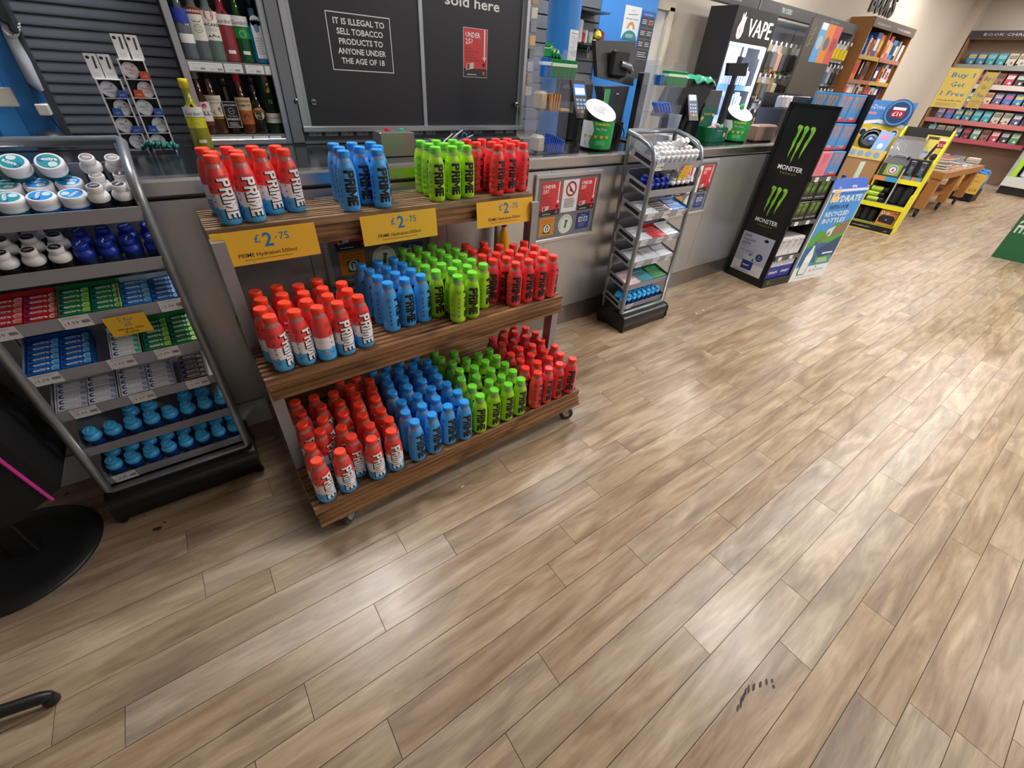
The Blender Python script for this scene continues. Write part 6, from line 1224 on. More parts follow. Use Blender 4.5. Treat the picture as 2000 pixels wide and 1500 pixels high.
pr = Print(lambda X, Y, h: Vector((-h, YW*.40-X, Y))); pr.e = .0008; ww = YW*.40; pr.text('HEAVY DUTY', ww*.34, .205, .022, INK, 1, bold=.02, res=1, width=ww*.55); pr.text('WASH BAG', ww*.30, .182, .022, INK, 1, bold=.02, res=1, width=ww*.42); pr.rect(ww*.68, .15, ww*.96, .205, M('#b8202a', .4), 1); pr.text('\u00a310', ww*.82, .163, .034, WHITE, 2, bold=.02, res=1); pr.rect(ww*.68, .205, ww*.96, .22, WHITE, 1); pr.disc(ww*.16, .15, .02, WHITE, 1, n=14); pr.disc(ww*.42, .15, .02, M('#d8c8a8', .4), 1, n=14); pr.disc(ww*.16, .15, .008, INK, 2, n=8); pr.poly([(ww*.1, .03), (ww*.9, .02), (ww*.96, .09), (ww*.8, .125), (ww*.2, .125), (ww*.06, .09)], M('#241c2a', .5), 1); pr.poly([(ww*.44, .07), (ww*.56, .06), (ww*.5, .08)], WHITE, 2); pr.build('print', t)
GRL = M('#a9c83a', .4)
def pouch(lx, ly, lz, sx, sy, sz, col, label, cat='bag', nm='black_pouch'):
    t = thing(nm, label, cat, yput(lx, ly, lz+.0004), yr); mb = MB(); mb.bev(0, sx, 0, sy, 0, sz, M(col, .6, bump=.6, bscale=30), min(sx, sy, sz)*.28); mb.build('body', t); return t
for i in range(3):
    t = pouch(.06, .05+.0+.085*i+YW*.45, .1, .2, .08, .17+.02*(i % 2), '#1c1c1f', 'black folded bag on the yellow unit bottom shelf, %s from the orange carton' % ORD[i]); mb = MB(); mb.tube([(.02, .02, .16), (-.005, .04, .19), (.02, .06, .16)], .006, 6, BK_); mb.build('strap', t)
for i in range(3):
    z = .3504+.062*i*(1 if i < 2 else 1); t = thing('rolled_mat', 'green labelled black roll on the middle shelf of the yellow unit, %s from the bottom' % ORD[i], 'roll', yput(.05, YW*.56+.02*(i % 2), z+.0305), yr, 'rolls on the yellow unit')
    fr = (Vector((1, 0, 0)), Vector((0, 0, 1)), Vector((0, -1, 0))); mb = MB(); mb.lathe([(.030, -.22), (.030, .0)], 14, M('#161618', .6), (.05, 0, 0), frame=fr); mb.build('roll', t); mb = MB(); mb.lathe([(.0306, -.19), (.0306, -.06)], 14, GRL, (.05, 0, 0), frame=fr, caps=False); mb.build('paper_band', t)
for i in range(2): pouch(.08, .04+.10*i, .35, .2, .095, .24, '#19191b', 'black bag hanging low on the middle shelf of the yellow unit, %s from the edge' % ORD[i])
# top: grey cool bag, torch cartons
t = thing('cool_bag', 'dark grey and silver bag with a round badge, top of the yellow unit', 'bag', yput(.07, YW*.46, .6604), yr)
mb = MB(); mb.prism([(0, 0), (.25, 0), (.24, .16), (.20, .235), (.14, .25), (.05, .22), (.0, .15)], 0, YW*.50, 'y', M('#3b3d3f', .5, bump=.3, bscale=20)); mb.build('body', t)
mb = MB(); mb.prism([(.10, .235), (.24, .16), (.28, .34), (.24, .46), (.17, .42), (.13, .30)], -.04, YW*.56, 'y', M('#c9ccd0', .18, .9, bump=1., bscale=25)); mb.build('foil_lining', t)
mb = MB(); mb.tube([(.06, .03, .22), (.05, .08, .255), (.05, .16, .26), (.06, .22, .225)], .009, 7, M('#8e9aa6', .4)); mb.build('carry_handle', t); mb = MB(); mb.bev(.04, .07, .02, .05, .21, .25, BK_, .006); mb.build('clip', t)
pr = Print(lambda X, Y, h: Vector((.0005-h, YW*.40-X, .02+Y))); pr.e = .001; pr.rect(0, 0, .17, .13, M('#8fb03c', .4), 1); pr.disc(.085, .065, .055, WHITE, 2, n=20); pr.ring(.085, .065, .036, .048, M('#b8403a', .4), 3, 20, 180, 360); pr.ring(.085, .065, .036, .048, M('#4a6ab0', .4), 3, 20, 0, 180); pr.poly([(.07, .05), (.10, .05), (.09, .09)], M('#4a6ab0', .4), 3); pr.poly([(.075, .05), (.09, .05), (.088, .085)], M('#c04030', .4), 4); pr.build('badge', t)
for i in range(2):
    t = thing('torch_carton', 'black carton picturing a torch, %s of two on top of the yellow unit' % ['inner', 'outer'][i], 'carton', yput(.10, YW*.05+.112*(1-i), .6604), yr, 'torch cartons')
    mb = MB(); mb.bev(0, .09, 0, .105, 0, .235, M('#1d1d20', .35), .003); mb.build('carton', t)
    pr = Print(lambda X, Y, h: Vector((-h, .105-X, Y))); pr.e = .0008; pr.text('JUMBO', .05, .205, .018, WHITE, 1, res=1, bold=.02); pr.frame(.035, .07, .075, .19, .003, M('#9aa4b4', .4), 1); pr.rect(.045, .08, .065, .165, M('#4a6a9a', .4), 1); pr.rect(.045, .13, .065, .145, M('#d08a4a', .4), 2); pr.rect(0, 0, .105, .04, M('#6a9ac4', .4), 1); pr.rect(0, 0, .04, .04, OR_, 2); pr.ring(.08, .045, .010, .016, M('#5a9a3a', .4), 2, 14); pr.build('print', t)
t = thing('torch_sign', 'yellow header card with a thirteen pound flash above the torch cartons', 'sign', yput(.30, .02, YH+.0), yr)
mb = MB(); mb.bx(0, .006, 0, YW*.42, -.1, .30, M('#e2d468', .4)); mb.build('card', t); pr = Print(lambda X, Y, h: Vector((-h, YW*.42-X, Y))); pr.e = .001; ww = YW*.42; pr.rect(ww*.1, .255, ww*.6, .285, M('#5a4a30', .4), 1); pr.rect(ww*.68, .17, ww*.98, .25, M('#b8202a', .4), 1); pr.rect(ww*.68, .25, ww*.98, .275, WHITE, 1); pr.text('\u00a313', ww*.83, .19, .045, WHITE, 2, bold=.02, res=1); pr.disc(ww*.25, .09, .055, M('#d8dce4', .4), 1, n=16); pr.text('HUGE', ww*.25, .10, .03, INK, 2, res=1, bold=.02); pr.poly([(ww*.4, .04), (ww*.62, .22), (ww*.72, .20), (ww*.55, .02)], M('#2a2a30', .4), 1); pr.disc(ww*.8, .07, .04, M('#4a3540', .4), 1, n=14); pr.disc(ww*.8, .05, .015, INK, 2, n=10); pr.build('print', t)
# steering wheel cover display on the counter side
t = thing('wheel_cover_display', 'blue and yellow display box with a black wheel cover and a round ten pound sign', 'display box', yput(.10, YW+.02, 0), yr)
GW = .62
mb = MB(); mb.bx(0, .40, 0, GW, 0, .82, M('#a8825a', .5)); mb.build('lower_box', t)
mb = MB(); mb.bx(-.01, .25, .0, GW, .82, .93, M('#e3c66a', .4)); b1_ = mb.build('tray_front', t)
mb = MB(); mb.bx(.30, .32, -.02, GW, .82, 1.47, M('#e0c03a', .4)); hd = mb.build('header', t)
pr = Print(lambda X, Y, h: Vector((.30-h, GW-X, .82+Y))); pr.e = .001; pr.rect(0, .38, GW+.02, .65, M('#4a86cc', .4), 1); pr.poly([(0, .38), (GW*.5, .44), (GW, .40), (GW, .36), (GW*.5, .40), (0, .34)], WHITE, 2); pr.text('Opti-Drive', GW*.30, .55, .075, WHITE, 2, res=1, width=GW*.42); pr.rect(GW*.06, .49, GW*.4, .515, M('#d88a9a', .4), 2)
for i, c in enumerate(('#c8b878', '#1d2a38', '#8ab4cc', '#4a3a28', '#5a4a44')): pr.disc(GW*(.12+.19*i), .30-.02*(i % 2), .05, WHITE, 3, n=14); pr.disc(GW*(.12+.19*i), .30-.02*(i % 2), .038, M(c, .5), 4, n=12)
pr.build('print', hd)
mb = MB(); mb.lathe([(.145, 0), (.15, .006), (.15, .02)], 28, M('#28466e', .4), (.28, GW*.22, 1.35), frame=(Vector((0, 1, 0)), Vector((0, 0, 1)), Vector((-1, 0, 0)))); rs = mb.build('round_sign', t)
pr = Print(lambda X, Y, h: Vector((.26-h, GW*.22-X, 1.35+Y))); pr.e = .001; pr.ring(0, 0, .12, .14, M('#5a8ac8', .4), 1, 28); pr.rect(-.07, -.05, .07, .03, M('#b01c2a', .4), 1); pr.rect(-.07, .03, .07, .06, WHITE, 1); pr.text('\u00a310', 0, -.035, .07, WHITE, 2, bold=.02, res=1); pr.build('print', rs)
mb = MB(); mb.lathe([(.085, -.03), (.115, -.03), (.135, 0), (.115, .03), (.085, .03)], 28, M('#16181c', .35), (.12, GW*.42, 1.04), frame=(Vector((0, 1, 0)), Vector((.5, 0, .87)), Vector((-.87, 0, .5))), caps=False); mb.lathe([(.088, -.005), (.04, .0)], 24, M('#15171b', .3), (.12, GW*.42, 1.04), frame=(Vector((0, 1, 0)), Vector((.5, 0, .87)), Vector((-.87, 0, .5))), caps=False); mb.lathe([(.045, .0), (.02, .012)], 24, M('#2456a0', .3), (.12, GW*.42, 1.04), frame=(Vector((0, 1, 0)), Vector((.5, 0, .87)), Vector((-.87, 0, .5)))); mb.build('wheel_cover', t)
for s, y in ((0, GW*.72), (1, .02)):
    mb = MB(); mb.prism([(.0, .93), (.02, .93), (.14, 1.14), (.12, 1.14)], y, y+GW*.26, 'y', M('#4a88d0', .4)); pn = mb.build('picture_panel', t)
    pr = Print(lambda X, Y, h: Vector((.0+.12*Y/.21-h*1.0, y+GW*.26-X, .93+Y))); pr.e = .0015; [pr.disc(GW*.08, .04+.06*k, .022, M('#e0c0a0', .4), 1, n=12) for k in range(3)] if s == 0 else (pr.disc(GW*.13, .05, .03, WHITE, 1, n=12), pr.rect(GW*.05, .12, GW*.2, .18, M('#c05a8a', .4), 1)); pr.build('print', pn)
pr = Print(lambda X, Y, h: Vector((-.01-h, GW-X, .82+Y))); pr.e = .001; pr.rect(.02, .03, .16, .06, M('#5a8ac8', .4), 1); [pr.disc(GW*(.42+.15*k), .055, .036, M('#8ab0d8', .4), 1, n=14) for k in range(4)]; pr.build('print', b1_)
# ================================================================ BOOK TABLE
OAK = M('#a9733c', .45, noise=.15, nscale=6, stretch=(1, 6, 6)); 
bt = thing('book_table', 'long oak book table on castors behind the yellow unit', 'table', (0, 0, 0))
TX0, TX1, TY0, TY1, TZ = 9.3, 11.6, 1.80, 2.75, .66
mb = MB(); mb.bx(TX0, TX1, TY0, TY1, TZ-.09, TZ, OAK); mb.build('top', bt)
for x in (TX0+.02, (TX0+TX1)/2, TX1-.14):
    for y in (TY0+.02, TY1-.14):
        mb = MB(); mb.bx(x, x+.12, y, y+.12, .14, TZ-.09, OAK); mb.build('leg', bt)
        mb = MB(); mb.lathe([(.05, -.02), (.065, -.015), (.065, .015), (.05, .02)], 14, M('#1a1a1c', .5), (x+.08, y+.06, .066), frame=(Vector((1, 0, 0)), Vector((0, 0, 1)), Vector((0, -1, 0)))); mb.bx(x+.04, x+.10, y+.03, y+.09, .125, .14, CH); mb.build('castor', bt)
mb = MB(); mb.bx(TX0+.1, TX1-.1, TY0+.1, TY1-.1, .26, .29, OAK); mb.build('lower_shelf', bt)
rk = random.Random(9)
BC = ['#7a2a2e', '#d8d0c0', '#2f5a8a', '#c8b08a', '#3a6a5a', '#b84a3a', '#5a4a6a', '#d8c060', '#8aa4b8', '#2a2a30', '#c87a5a', '#e0dcd4']
def book(loc, sx, sy, sz, col, label, grp, rot=(0, 0, 0), cover=None):
    t = thing('book', label, 'book', loc, 0, grp); t.rotation_euler = rot
    mb = MB(); mb.bx(0, sx, 0, sy, 0, sz*.08+.001, M(col, .4)); mb.bx(0, sx, 0, sy, sz*.92-.001, sz, M(col, .4)); mb.bx(0, sx, sy-.003, sy, 0, sz, M(col, .4)); mb.build('cover', t)
    mb = MB(); mb.bx(.003, sx-.003, .003, sy-.003, sz*.08+.001, sz*.92-.001, M('#d9d2c2', .7)); mb.build('pages', t)
    return t
n = 0
for i in range(6):
    for j in range(4):
        h = rk.choice((1, 2, 3, 3))
        for k in range(h):
            book((TX0+.08+.36*i+rk.uniform(-.02, .02), TY0+.05+.22*j, TZ+.0004+.036*k), .22, .16, .035, rk.choice(BC), 'book on the oak table, %s pile along, %s row from the aisle, %s level' % (ORD[i], ORD[j], ORD[k]), 'books in piles on the oak table', (0, 0, rk.uniform(-.06, .06)))
mb = MB(); mb.bx(10.6, 10.62, 2.3, 2.72, TZ+.11, TZ+.42, M('#b98a52', .5)); mb.bx(10.6, 10.9, 2.3, 2.72, TZ+.108, TZ+.12, M('#b98a52', .5)); tag(mb.build('book_box'), 'tan open book box at the back of the oak table', 'box')
# yellow offer signs
def offer(q4, x, label, thin=False):
    P = [onx(p, x) for p in q4]; yl, yr_ = (P[0].y+P[3].y)/2, (P[1].y+P[2].y)/2; zt, zb = (P[0].z+P[1].z)/2, (P[2].z+P[3].z)/2
    t = thing('offer_sign', label, 'sign', (x, 0, 0)); mb = MB(); mb.bx(0, .006, yr_, yl, zb, zt, M('#e4c862', .4)); mb.build('card', t); W, H = yl-yr_, zt-zb
    mb = MB(); mb.bx(.006, .016, (yl+yr_)/2-.006, (yl+yr_)/2+.006, TZ+.0, zb+.1, M('#8a8680', .4)); mb.bx(-.03, .06, (yl+yr_)/2-.06, (yl+yr_)/2+.06, TZ+.0005, TZ+.008, M('#c9c9c9', .4)); mb.build('sign_stand', t)
    for a in ((yr_-.012, yr_), (yl, yl+.012)): mb = MB(); mb.bx(-.004, .01, a[0], a[1], zb-.012, zt+.012, M('#b9b4a4', .4)); mb.build('holder_rail', t)
    pr = Print(lambda X, Y, h: Vector((-h, yl-X, zb+Y))); pr.e = .001; bl = M('#3a7cae', .45)
    pr.text('Buy 1', W*.52, H*.77, H*.17, bl, 1, bold=.01, width=W*.72, res=1); pr.text('Get', W*.5, H*.54, H*.17, bl, 1, bold=.01, width=W*.46, res=1); pr.text('1 Free', W*.5, H*.31, H*.17, bl, 1, bold=.01, width=W*.78, res=1); pr.text('Selected Books', W*.5, H*.17, H*.07, INK, 1, width=W*.8, res=1); pr.lines(W*.12, W*.9, H*.12, 3, H*.035, H*.008, GREY, 1); pr.build('print', t)
offer(((1857, 132), (1918, 134), (1877, 213), (1817, 208)), 9.55, 'large yellow offer sign standing at the near end of the oak book table')
offer(((1928, 141), (1950, 141), (1911, 211), (1886, 211)), 11.2, 'narrower yellow offer sign standing at the far end of the oak book table')
# blue packs in a black crate
t = thing('crate', 'black crate on the floor beyond the oak table with a yellow fifteen pound sign', 'crate', (12.2, 1.78, 0)); 
mb = MB(); mb.bx(0, .5, 0, .38, 0, .012, BP); mb.bx(0, .012, 0, .38, 0, .20, BP); mb.bx(.488, .5, 0, .38, 0, .20, BP); mb.bx(.012, .488, 0, .012, 0, .20, BP); mb.bx(.012, .488, .368, .38, 0, .20, BP); mb.build('bin', t)
mb = MB(); mb.bx(-.012, -.006, -.02, .36, .14, .48, M('#e2bc52', .4)); sg = mb.build('sign_card', t); pr = Print(lambda X, Y, h: Vector((-.012-h, .36-X, .14+Y))); pr.e = .001; [pr.text(s, .19, y, z, M('#5a7a9a', .4) if y > .1 else INK, 1, res=1) for s, y, z in (('Duvet', .27, .06), ('and pillow', .20, .06), ('sets', .14, .06), ('ONLY \u00a315', .04, .075))]; pr.build('print', sg)
for i in range(9): slab_pack('bedding_pack', Vector((12.27+.16*(i % 3), 1.85+.12*(i//3), .0125)), .14, .10, .50+.03*(i % 2), '#2f78c4', (0, 0, 0), 'blue wrapped bedding pack in the black crate, %s of nine' % ORD[i], 'bedding pack', 'blue packs in the crate', '#8fb8e0')
# ================================================================ RIGHT: drinks chiller with green edge, green board
t = thing('chiller_shelf', 'open chiller with a lime green edge and purple multipacks at the end wall', 'chiller', (0, 0, 0))
FXC, FY1 = 14.35, 1.80
mb = MB(); mb.bx(FXC+.1, 15.0, -1.2, FY1, 0, .16, M('#2a2826', .5)); mb.build('kick', t)
mb = MB(); mb.bx(FXC-.02, 15.0, -1.2, FY1, .16, .34, M('#c9ccc8', .4)); mb.build('base', t)
mb = MB(); mb.bx(14.9, 15.0, -1.2, FY1, .34, 2.3, M('#2c2e28', .5)); mb.build('back_panel', t)
mb = MB(); mb.bx(FXC+.02, 15.0, FY1-.05, FY1, .34, 2.3, M('#9aa0a4', .4)); mb.build('end_panel', t)
mb = MB(); mb.bx(FXC-.01, FXC+.02, FY1-.14, FY1-.05, .34, 2.3, M('#a4d23a', .35)); mb.build('green_stripe', t)  # plain lime green stripe down the chiller's front edge
mb = MB(); mb.bx(FXC-.012, FXC+.02, FY1-.05, FY1, .34, 2.3, M('#a3a8ac', .4)); mb.build('edge_trim', t)
for z in (.66, 1.0, 1.34, 1.7): mb = MB(); mb.bx(FXC+.15, 14.9, -1.2, FY1-.14, z-.02, z, M('#b9bcb8', .4)); mb.build('shelf', t)
for r in range(4):
    for c in range(7): slab_pack('purple_multipack', Vector((FXC+.20, FY1-.26-.185*c, .3404 if r == 0 else (.6604 if r == 1 else (1.0004 if r == 2 else 1.3404)))), .26, .17, .24, '#5f3f8c' if (r+c) % 5 else '#e0dce8', (0, 0, 0), 'purple wrapped multipack in the chiller, shelf %s, %s from its green edge' % (ORD[r], ORD[c]), 'multipack', 'purple multipacks', '#cfc4dc')
g0 = onz((1936, 501), 0); g1 = onz((2000, 515), 0)
t = thing('green_board', 'upright dark green panel with white letters at the aisle edge', 'board', (g0.x, g0.y, 0), math.atan2(g1.y-g0.y, g1.x-g0.x))
mb = MB(); mb.bx(0, .62, 0, .04, 0, 1.5, M('#1d5a34', .5)); mb.build('panel', t)
pr = Print(lambda X, Y, h: Vector((X, -h, Y))); pr.e = .001
pr.text('MORE', .026, .255+.33, .14, M('#c9d0c8', .5), 1, al='C', bold=.015, rot=-math.pi/2, width=.56); pr.build('print', t)
# ================================================================ VAPE CABINET
VX0, VX1, VY0, VY1, VH = 5.42, 6.28, 3.50, 3.84, 2.175
va = thing('vape_cabinet', 'tall black illuminated cabinet with a white glowing sign and shelves of white boxes', 'cabinet', (0, 0, 0)); VB = M('#242222', .4)
HZ = 1.885
for x in (VX0, VX1-.03): mb = MB(); mb.bx(x, x+.03, VY0, VY1, 0, VH, VB); mb.build('side_panel', va)
mb = MB(); mb.bx(VX0, VX1, VY0, VY1, VH, VH+.012, VB); mb.build('top', va); mb = MB(); mb.bx(VX0+.03, VX1-.03, VY1-.02, VY1, 0, VH, M('#dfe6f4', .5)); mb.build('back_panel', va)
mb = MB(); mb.bx(VX0+.03, VX1-.03, VY0, VY1-.02, HZ, VH, VB); hd = mb.build('header_box', va)
SG = M('#ffffff', .5, emit=3, name='lit_sign'); SGR = M('#e8403a', .5, emit=1.2)
pr = Print(plane((VX0, VY0, HZ), (1, 0, 0), (0, 0, 1))); pr.e = .001; vw, vh = VX1-VX0, VH-HZ
pr.text('VAPE', vw*.64, vh*.24, vh*.74, SG, 2, bold=.0, width=vw*.58)
fx = lambda pts: [(vw*.17+a*vh*.46, vh*.10+b*vh*.80) for a, b in pts]
pr.poly(fx([(0, 0), (.35, .08), (.5, .3), (.42, .55), (.5, .85), (.28, .75), (.22, 1.0), (.05, .78), (-.08, .95), (-.12, .68), (-.38, .4), (-.3, .12)]), SG, 2); pr.poly(fx([(-.42, .42), (-.34, .10), (-.1, -.04), (-.28, .15), (-.26, .45)]), SGR, 1); pr.poly(fx([(-.06, .12), (.1, .2), (.05, .6), (-.1, .35)]), SGR, 3)
pr.build('lit_sign', hd)
mb = MB(); LEDM = M('#e8f0ff', .5, emit=45, name='led_strip'); 
for x in (VX0+.035, VX1-.047): mb = MB(); mb.bx(x, x+.012, VY0+.015, VY0+.027, .45, HZ-.01, LEDM); mb.build('led_strip', va)
mb = MB(); mb.bx(VX0+.05, VX1-.05, VY0+.03, VY0+.05, HZ-.02, HZ-.006, LEDM); mb.build('led_strip', va)
for x in (VX0+.44, VX0+.80): mb = MB(); mb.bx(x-.012, x+.012, VY0+.02, VY0+.045, HZ-.11, HZ-.02, LEDM); mb.build('lamp', va)
vs = [.30, .62, .94, 1.24, 1.50]
for z in vs:
    mb = MB(); mb.bx(VX0+.03, VX1-.03, VY0+.05, VY1-.02, z-.01, z, M('#c8d0e0', .3)); mb.bx(VX0+.03, VX1-.03, VY0+.045, VY0+.05, z-.05, z, M('#7fc4e8', .3, emit=.25)); mb.build('shelf', va)
    mb = MB(); mb.bx(VX0+.06, VX1-.06, VY0+.055, VY0+.063, z-.016, z-.0105, LEDM); mb.build('led_strip', va)
    for k in range(13):
        h = .15+.04*((k*7) % 3)/2; slab_pack('vape_box', Vector((VX0+.075+.059*k, VY0+.13, z+.0004)), .046, .06, h, ['#dfe4ee', '#d4dcec', '#c4ccdc', '#e4e4ea'][k % 4], (0, 0, 0), 'small white boxed vape on shelf %s of the lit cabinet, %s along' % (ORD[vs.index(z)], ORD[k]), 'box', 'white boxes in the lit cabinet', '#aab4c8' if k % 3 else None)
for x in (VX0+.02,): mb = MB(); mb.bx(VX0+.03, VX1-.03, VY0+.002, VY0+.005, .3, HZ, clear_mat('#dfe6f4', .06)); gl = mb.build('glass_door', va)
mb = MB(); mb.bx(VX0+.0, VX1, VY0+.0, VY0+.03, 0, .28, VB); mb.build('lower_panel', va)
# ================================================================ TRUCKER BAYS
BYF = 3.86; HD = M('#3c3b3c', .4)
tb = thing('slatted_bay', 'grey slatted wall bay of hanging accessories under dark headers', 'shop bay', (0, 0, 0))
hz0, hz1 = 2.235, 2.352
PB = M('#8d98a6', .45)
for i, (a, b, s) in enumerate(((5.0, 6.30, 'VAPING'), (6.33, 7.75, 'TRUCKERS'), (7.75, 9.15, 'TRUCKERS'))):
    mb = MB(); mb.bx(a, b-.01, BYF-.06, BYF+.02, hz0, hz1, HD); h = mb.build('header', tb); pr = Print(plane((a, BYF-.06, hz0), (1, 0, 0), (0, 0, 1))); pr.e = .001; pr.text(s, (b-a)*.62 if i == 0 else (b-a)*.45, .035, .07, M('#c9c9c9', .5), 1, res=1, xs=.8); pr.build('print', h)
for a, b in ((6.33, 7.03), (7.04, 7.74), (7.76, 8.45), (8.46, 9.15)): mb = MB(); mb.bx(a, b, 4.0, 4.04, .1, hz0, PB); mb.build('backing_panel', tb)
for x in (6.31, 9.13): mb = MB(); mb.bx(x, x+.03, 3.8, 4.05, 0, hz1, M('#6a7078', .4)); mb.build('bay_upright', tb)
for z in (1.00, .6): mb = MB(); mb.bx(6.35, 9.12, 3.62, 4.0, z-.02, z, M('#5a5e66', .4)); mb.build('shelf', tb)
tag_m = M('#d9d9dc', .45)
hk = random.Random(21)
HM = M('#9a9ea4', .3, .8)
def hang(x, z, w, h, cols, label, grp, d=.10):
    t = thing('hanging_pack', label, 'accessory pack', (x, 3.80, z), 0, grp)
    mb = MB(); mb.tube([(0, .20, .03), (0, -.06, .03), (0, -.07, .045)], .004, 5, HM); mb.bx(-.022, .022, -.075, -.072, .012, .052, tag_m); mb.build('peg_hook', t)
    mb = MB(); mb.bx(-w/2, w/2, -.004, .0, -h, .02, M(cols[0], .4)); mb.build('card', t)
    mb = MB(); mb.bev(-w*.36, w*.36, -.05, -.004, -h*.86, -h*.18, M(cols[1], .35), .012); mb.build('product', t)
    if len(cols) > 2: mb = MB(); mb.bx(-w/2, w/2, -.0045, -.004, -h, -h*.88, M(cols[2], .4)); mb.build('card_foot', t)
rows = [(1.94, .30, [('#d8b8a8', '#c8a090', '#a83a2a'), ('#8a8a7a', '#55585a', '#c8b82a'), ('#6a6a5c', '#3a3a3c', '#a89a2a'), ('#b8b09a', '#4a4a48', '#5a4a1c'), ('#c8c8cc', '#7a7c80', '#8a7a2a')]), (1.60, .26, [('#b8a88c', '#8a7a62'), ('#a89878', '#c8b898'), ('#5a5a5c', '#2a2a2c'), ('#c0b49c', '#7a6a52'), ('#c8ccd2', '#6a6e74')]), (1.30, .24, [('#b8bcc2', '#4a4c50'), ('#8a9098', '#3a3c40')])]
for ri, (z, h, cs) in enumerate(rows):
    for k in range(10 if ri < 2 else 6):
        x = 6.45+.132*k+(.5 if ri == 2 else 0)
        hang(x, z, .115, h*hk.uniform(.85, 1.05), cs[k % len(cs)], 'carded accessory, first bay, %s row down, %s from the lit cabinet' % (ORD[ri], ORD[k]), 'carded accessories in the first bay')
for k in range(9): hang(6.46+.145*k, 1.08+.12, .12, .30, [('#c8c8c8', '#b01f28'), ('#b8bcc0', '#1c1c1e'), ('#c8ccd0', '#2a2a2c'), ('#b8c0b8', '#16785a'), ('#d8d0a0', '#c8b048'), ('#9a9ea2', '#8a2a2e')][k % 6], 'glove or tool pack, lowest hooks of the first bay, %s from the cabinet' % ORD[k], 'tool packs in the first bay')
for ri, z in enumerate((2.08, 1.80, 1.50, 1.25)):
    for k in range(7): hang(8.25+.13*k, z, .11, .22 if ri else .2, [('#d8c82a', '#5a5a3a'), ('#c8ccd2', '#3a3a3e'), ('#8a8e94', '#1c1c20'), ('#b8c4d4', '#4a6a9a'), ('#c8c8c8', '#8a3a2a'), ('#3a3a3e', '#202024'), ('#d0d4da', '#9aa0a8')][(k*3+ri) % 7] if ri else ('#c8ccd2', '#d8c020'), 'carded accessory, second bay, %s row down, %s from the dark banner' % (ORD[ri], ORD[k]), 'carded accessories in the second bay')
# dark banner panel
YB_ = 3.55
P = [ony(p, YB_) for p in ((1588, 36), (1650, 47), (1596, 178), (1541, 172))]
xL, xR = (P[0].x+P[3].x)/2, (P[1].x+P[2].x)/2; zT, zB = (P[0].z+P[1].z)/2, (P[2].z+P[3].z)/2
t = thing('banner_panel', 'dark grey end panel with blue, orange and red product pictures near its top', 'panel', (0, YB_, 0))
mb = MB(); mb.bx(xL, xR, 0, .03, 0, zT, M('#4a4640', .4)); mb.build('panel', t); W, H = xR-xL, zT-zB
pr = Print(plane((xL, 0, zB), (1, 0, 0), (0, 0, 1))); pr.e = .001
for i, (c, cb) in enumerate((('#5a9ad0', '#a9b4bc'), ('#d88a3a', '#6a6a72'), ('#c85a5a', '#a83a44'))):
    a = W*(.30+.235*i); b = a+W*.235; pr.rect(a, H*.42, b, H*.97, M(c, .45), 1); pr.disc((a+b)/2, H*.70, W*.085, M(cb, .45), 2, n=18, ry=H*.10)
pr.rect(W*.33, H*.88, W*.5, H*.97, WHITE, 2); pr.disc(W*.65, H*.87, W*.08, M('#e07a2a', .45), 2, n=14, ry=H*.08)
for k in range(4): pr.line((W*.06+k*.02, H*(.62+.07*k)), (W*.16, H*(.68+.07*k)), .012, M('#8a8a62', .5), 1)
pr.build('print', t)
t = thing('card_rack', 'low black rack of grey packets behind the black drinks tower', 'rack', (0, 0, 0)); a, b = xat(1535, 190, 2.9), xat(1592, 195, 2.9); z = zat(1560, 205, 2.9)
mb = MB(); mb.bx(a+.05, b+.2, 2.9, 3.2, 0, z-.05, M('#1b1b1e', .4)); mb.bx(a+.05, b+.2, 3.18, 3.2, z-.05, z+.10, M('#1b1b1e', .4)); mb.build('carcass', t)
for k in range(8): slab_pack('packet', Vector((a+.08+(b-a)*(k+.5)/8, 3.0, z-.0495)), (b-a)/9, .08, .13, ['#9a9ca2', '#b8b8bc', '#c8c4c8', '#8a4a6a', '#5a5a60'][k % 5], (-.1, 0, 0), 'grey packet in the low black rack, %s along' % ORD[k], 'packet', 'packets in the low rack')
# ================================================================ WOODEN BOOKCASE
YW_ = 3.70; P = lambda x, y: ony((1600+x/5, y/5), YW_)
a, b, c_ = P(550, 178), P(945, 297), P(725, 240); xl, xr = a.x, b.x; xm = ony((1600+720/5, 300/5), YW_).x; zt = (a.z+b.z)/2; zh = (P(520, 262).z+P(905, 365).z)/2
WD = M('#8f5f30', .5, noise=.15, nscale=5, stretch=(6, 6, 1)); WD2 = M('#6e4622', .55)
bc = thing('bookcase', 'tall wooden bookcase with dark headers under the large book lettering', 'bookcase', (0, 0, 0))
for x in (xl, xm-.015, xr-.03): mb = MB(); mb.bx(x, x+.03, YW_, 4.05, 0, zt, WD); mb.build('upright', bc)
mb = MB(); mb.bx(xl+.03, xr-.03, 4.02, 4.05, 0, zt, WD2); mb.build('back_panel', bc); mb = MB(); mb.bx(xl, xr, YW_, 4.05, zt, zt+.02, WD); mb.build('top', bc)
for i, (x0, x1, s) in enumerate(((xl, xm, "CHILDREN'S BOOKS"), (xm, xr, 'YOUNG READERS'))): mb = MB(); mb.bx(x0, x1, YW_-.012, YW_, zh, zt+.01, M('#55493f', .4)); h = mb.build('header', bc); pr = Print(plane((x0, YW_-.012, zh), (1, 0, 0), (0, 0, 1))); pr.e = .001; pr.text(s, (x1-x0)*.45, (zt-zh)*.35, (zt-zh)*.38, M('#d8d4cc', .5), 1, res=1, width=(x1-x0)*.66); pr.build('print', h)
lv = [P(500, 545).z, P(400, 780).z, P(380, 1010).z]; lv = [lv[0], lv[1], lv[1]-(lv[0]-lv[1]), lv[1]-2*(lv[0]-lv[1])]
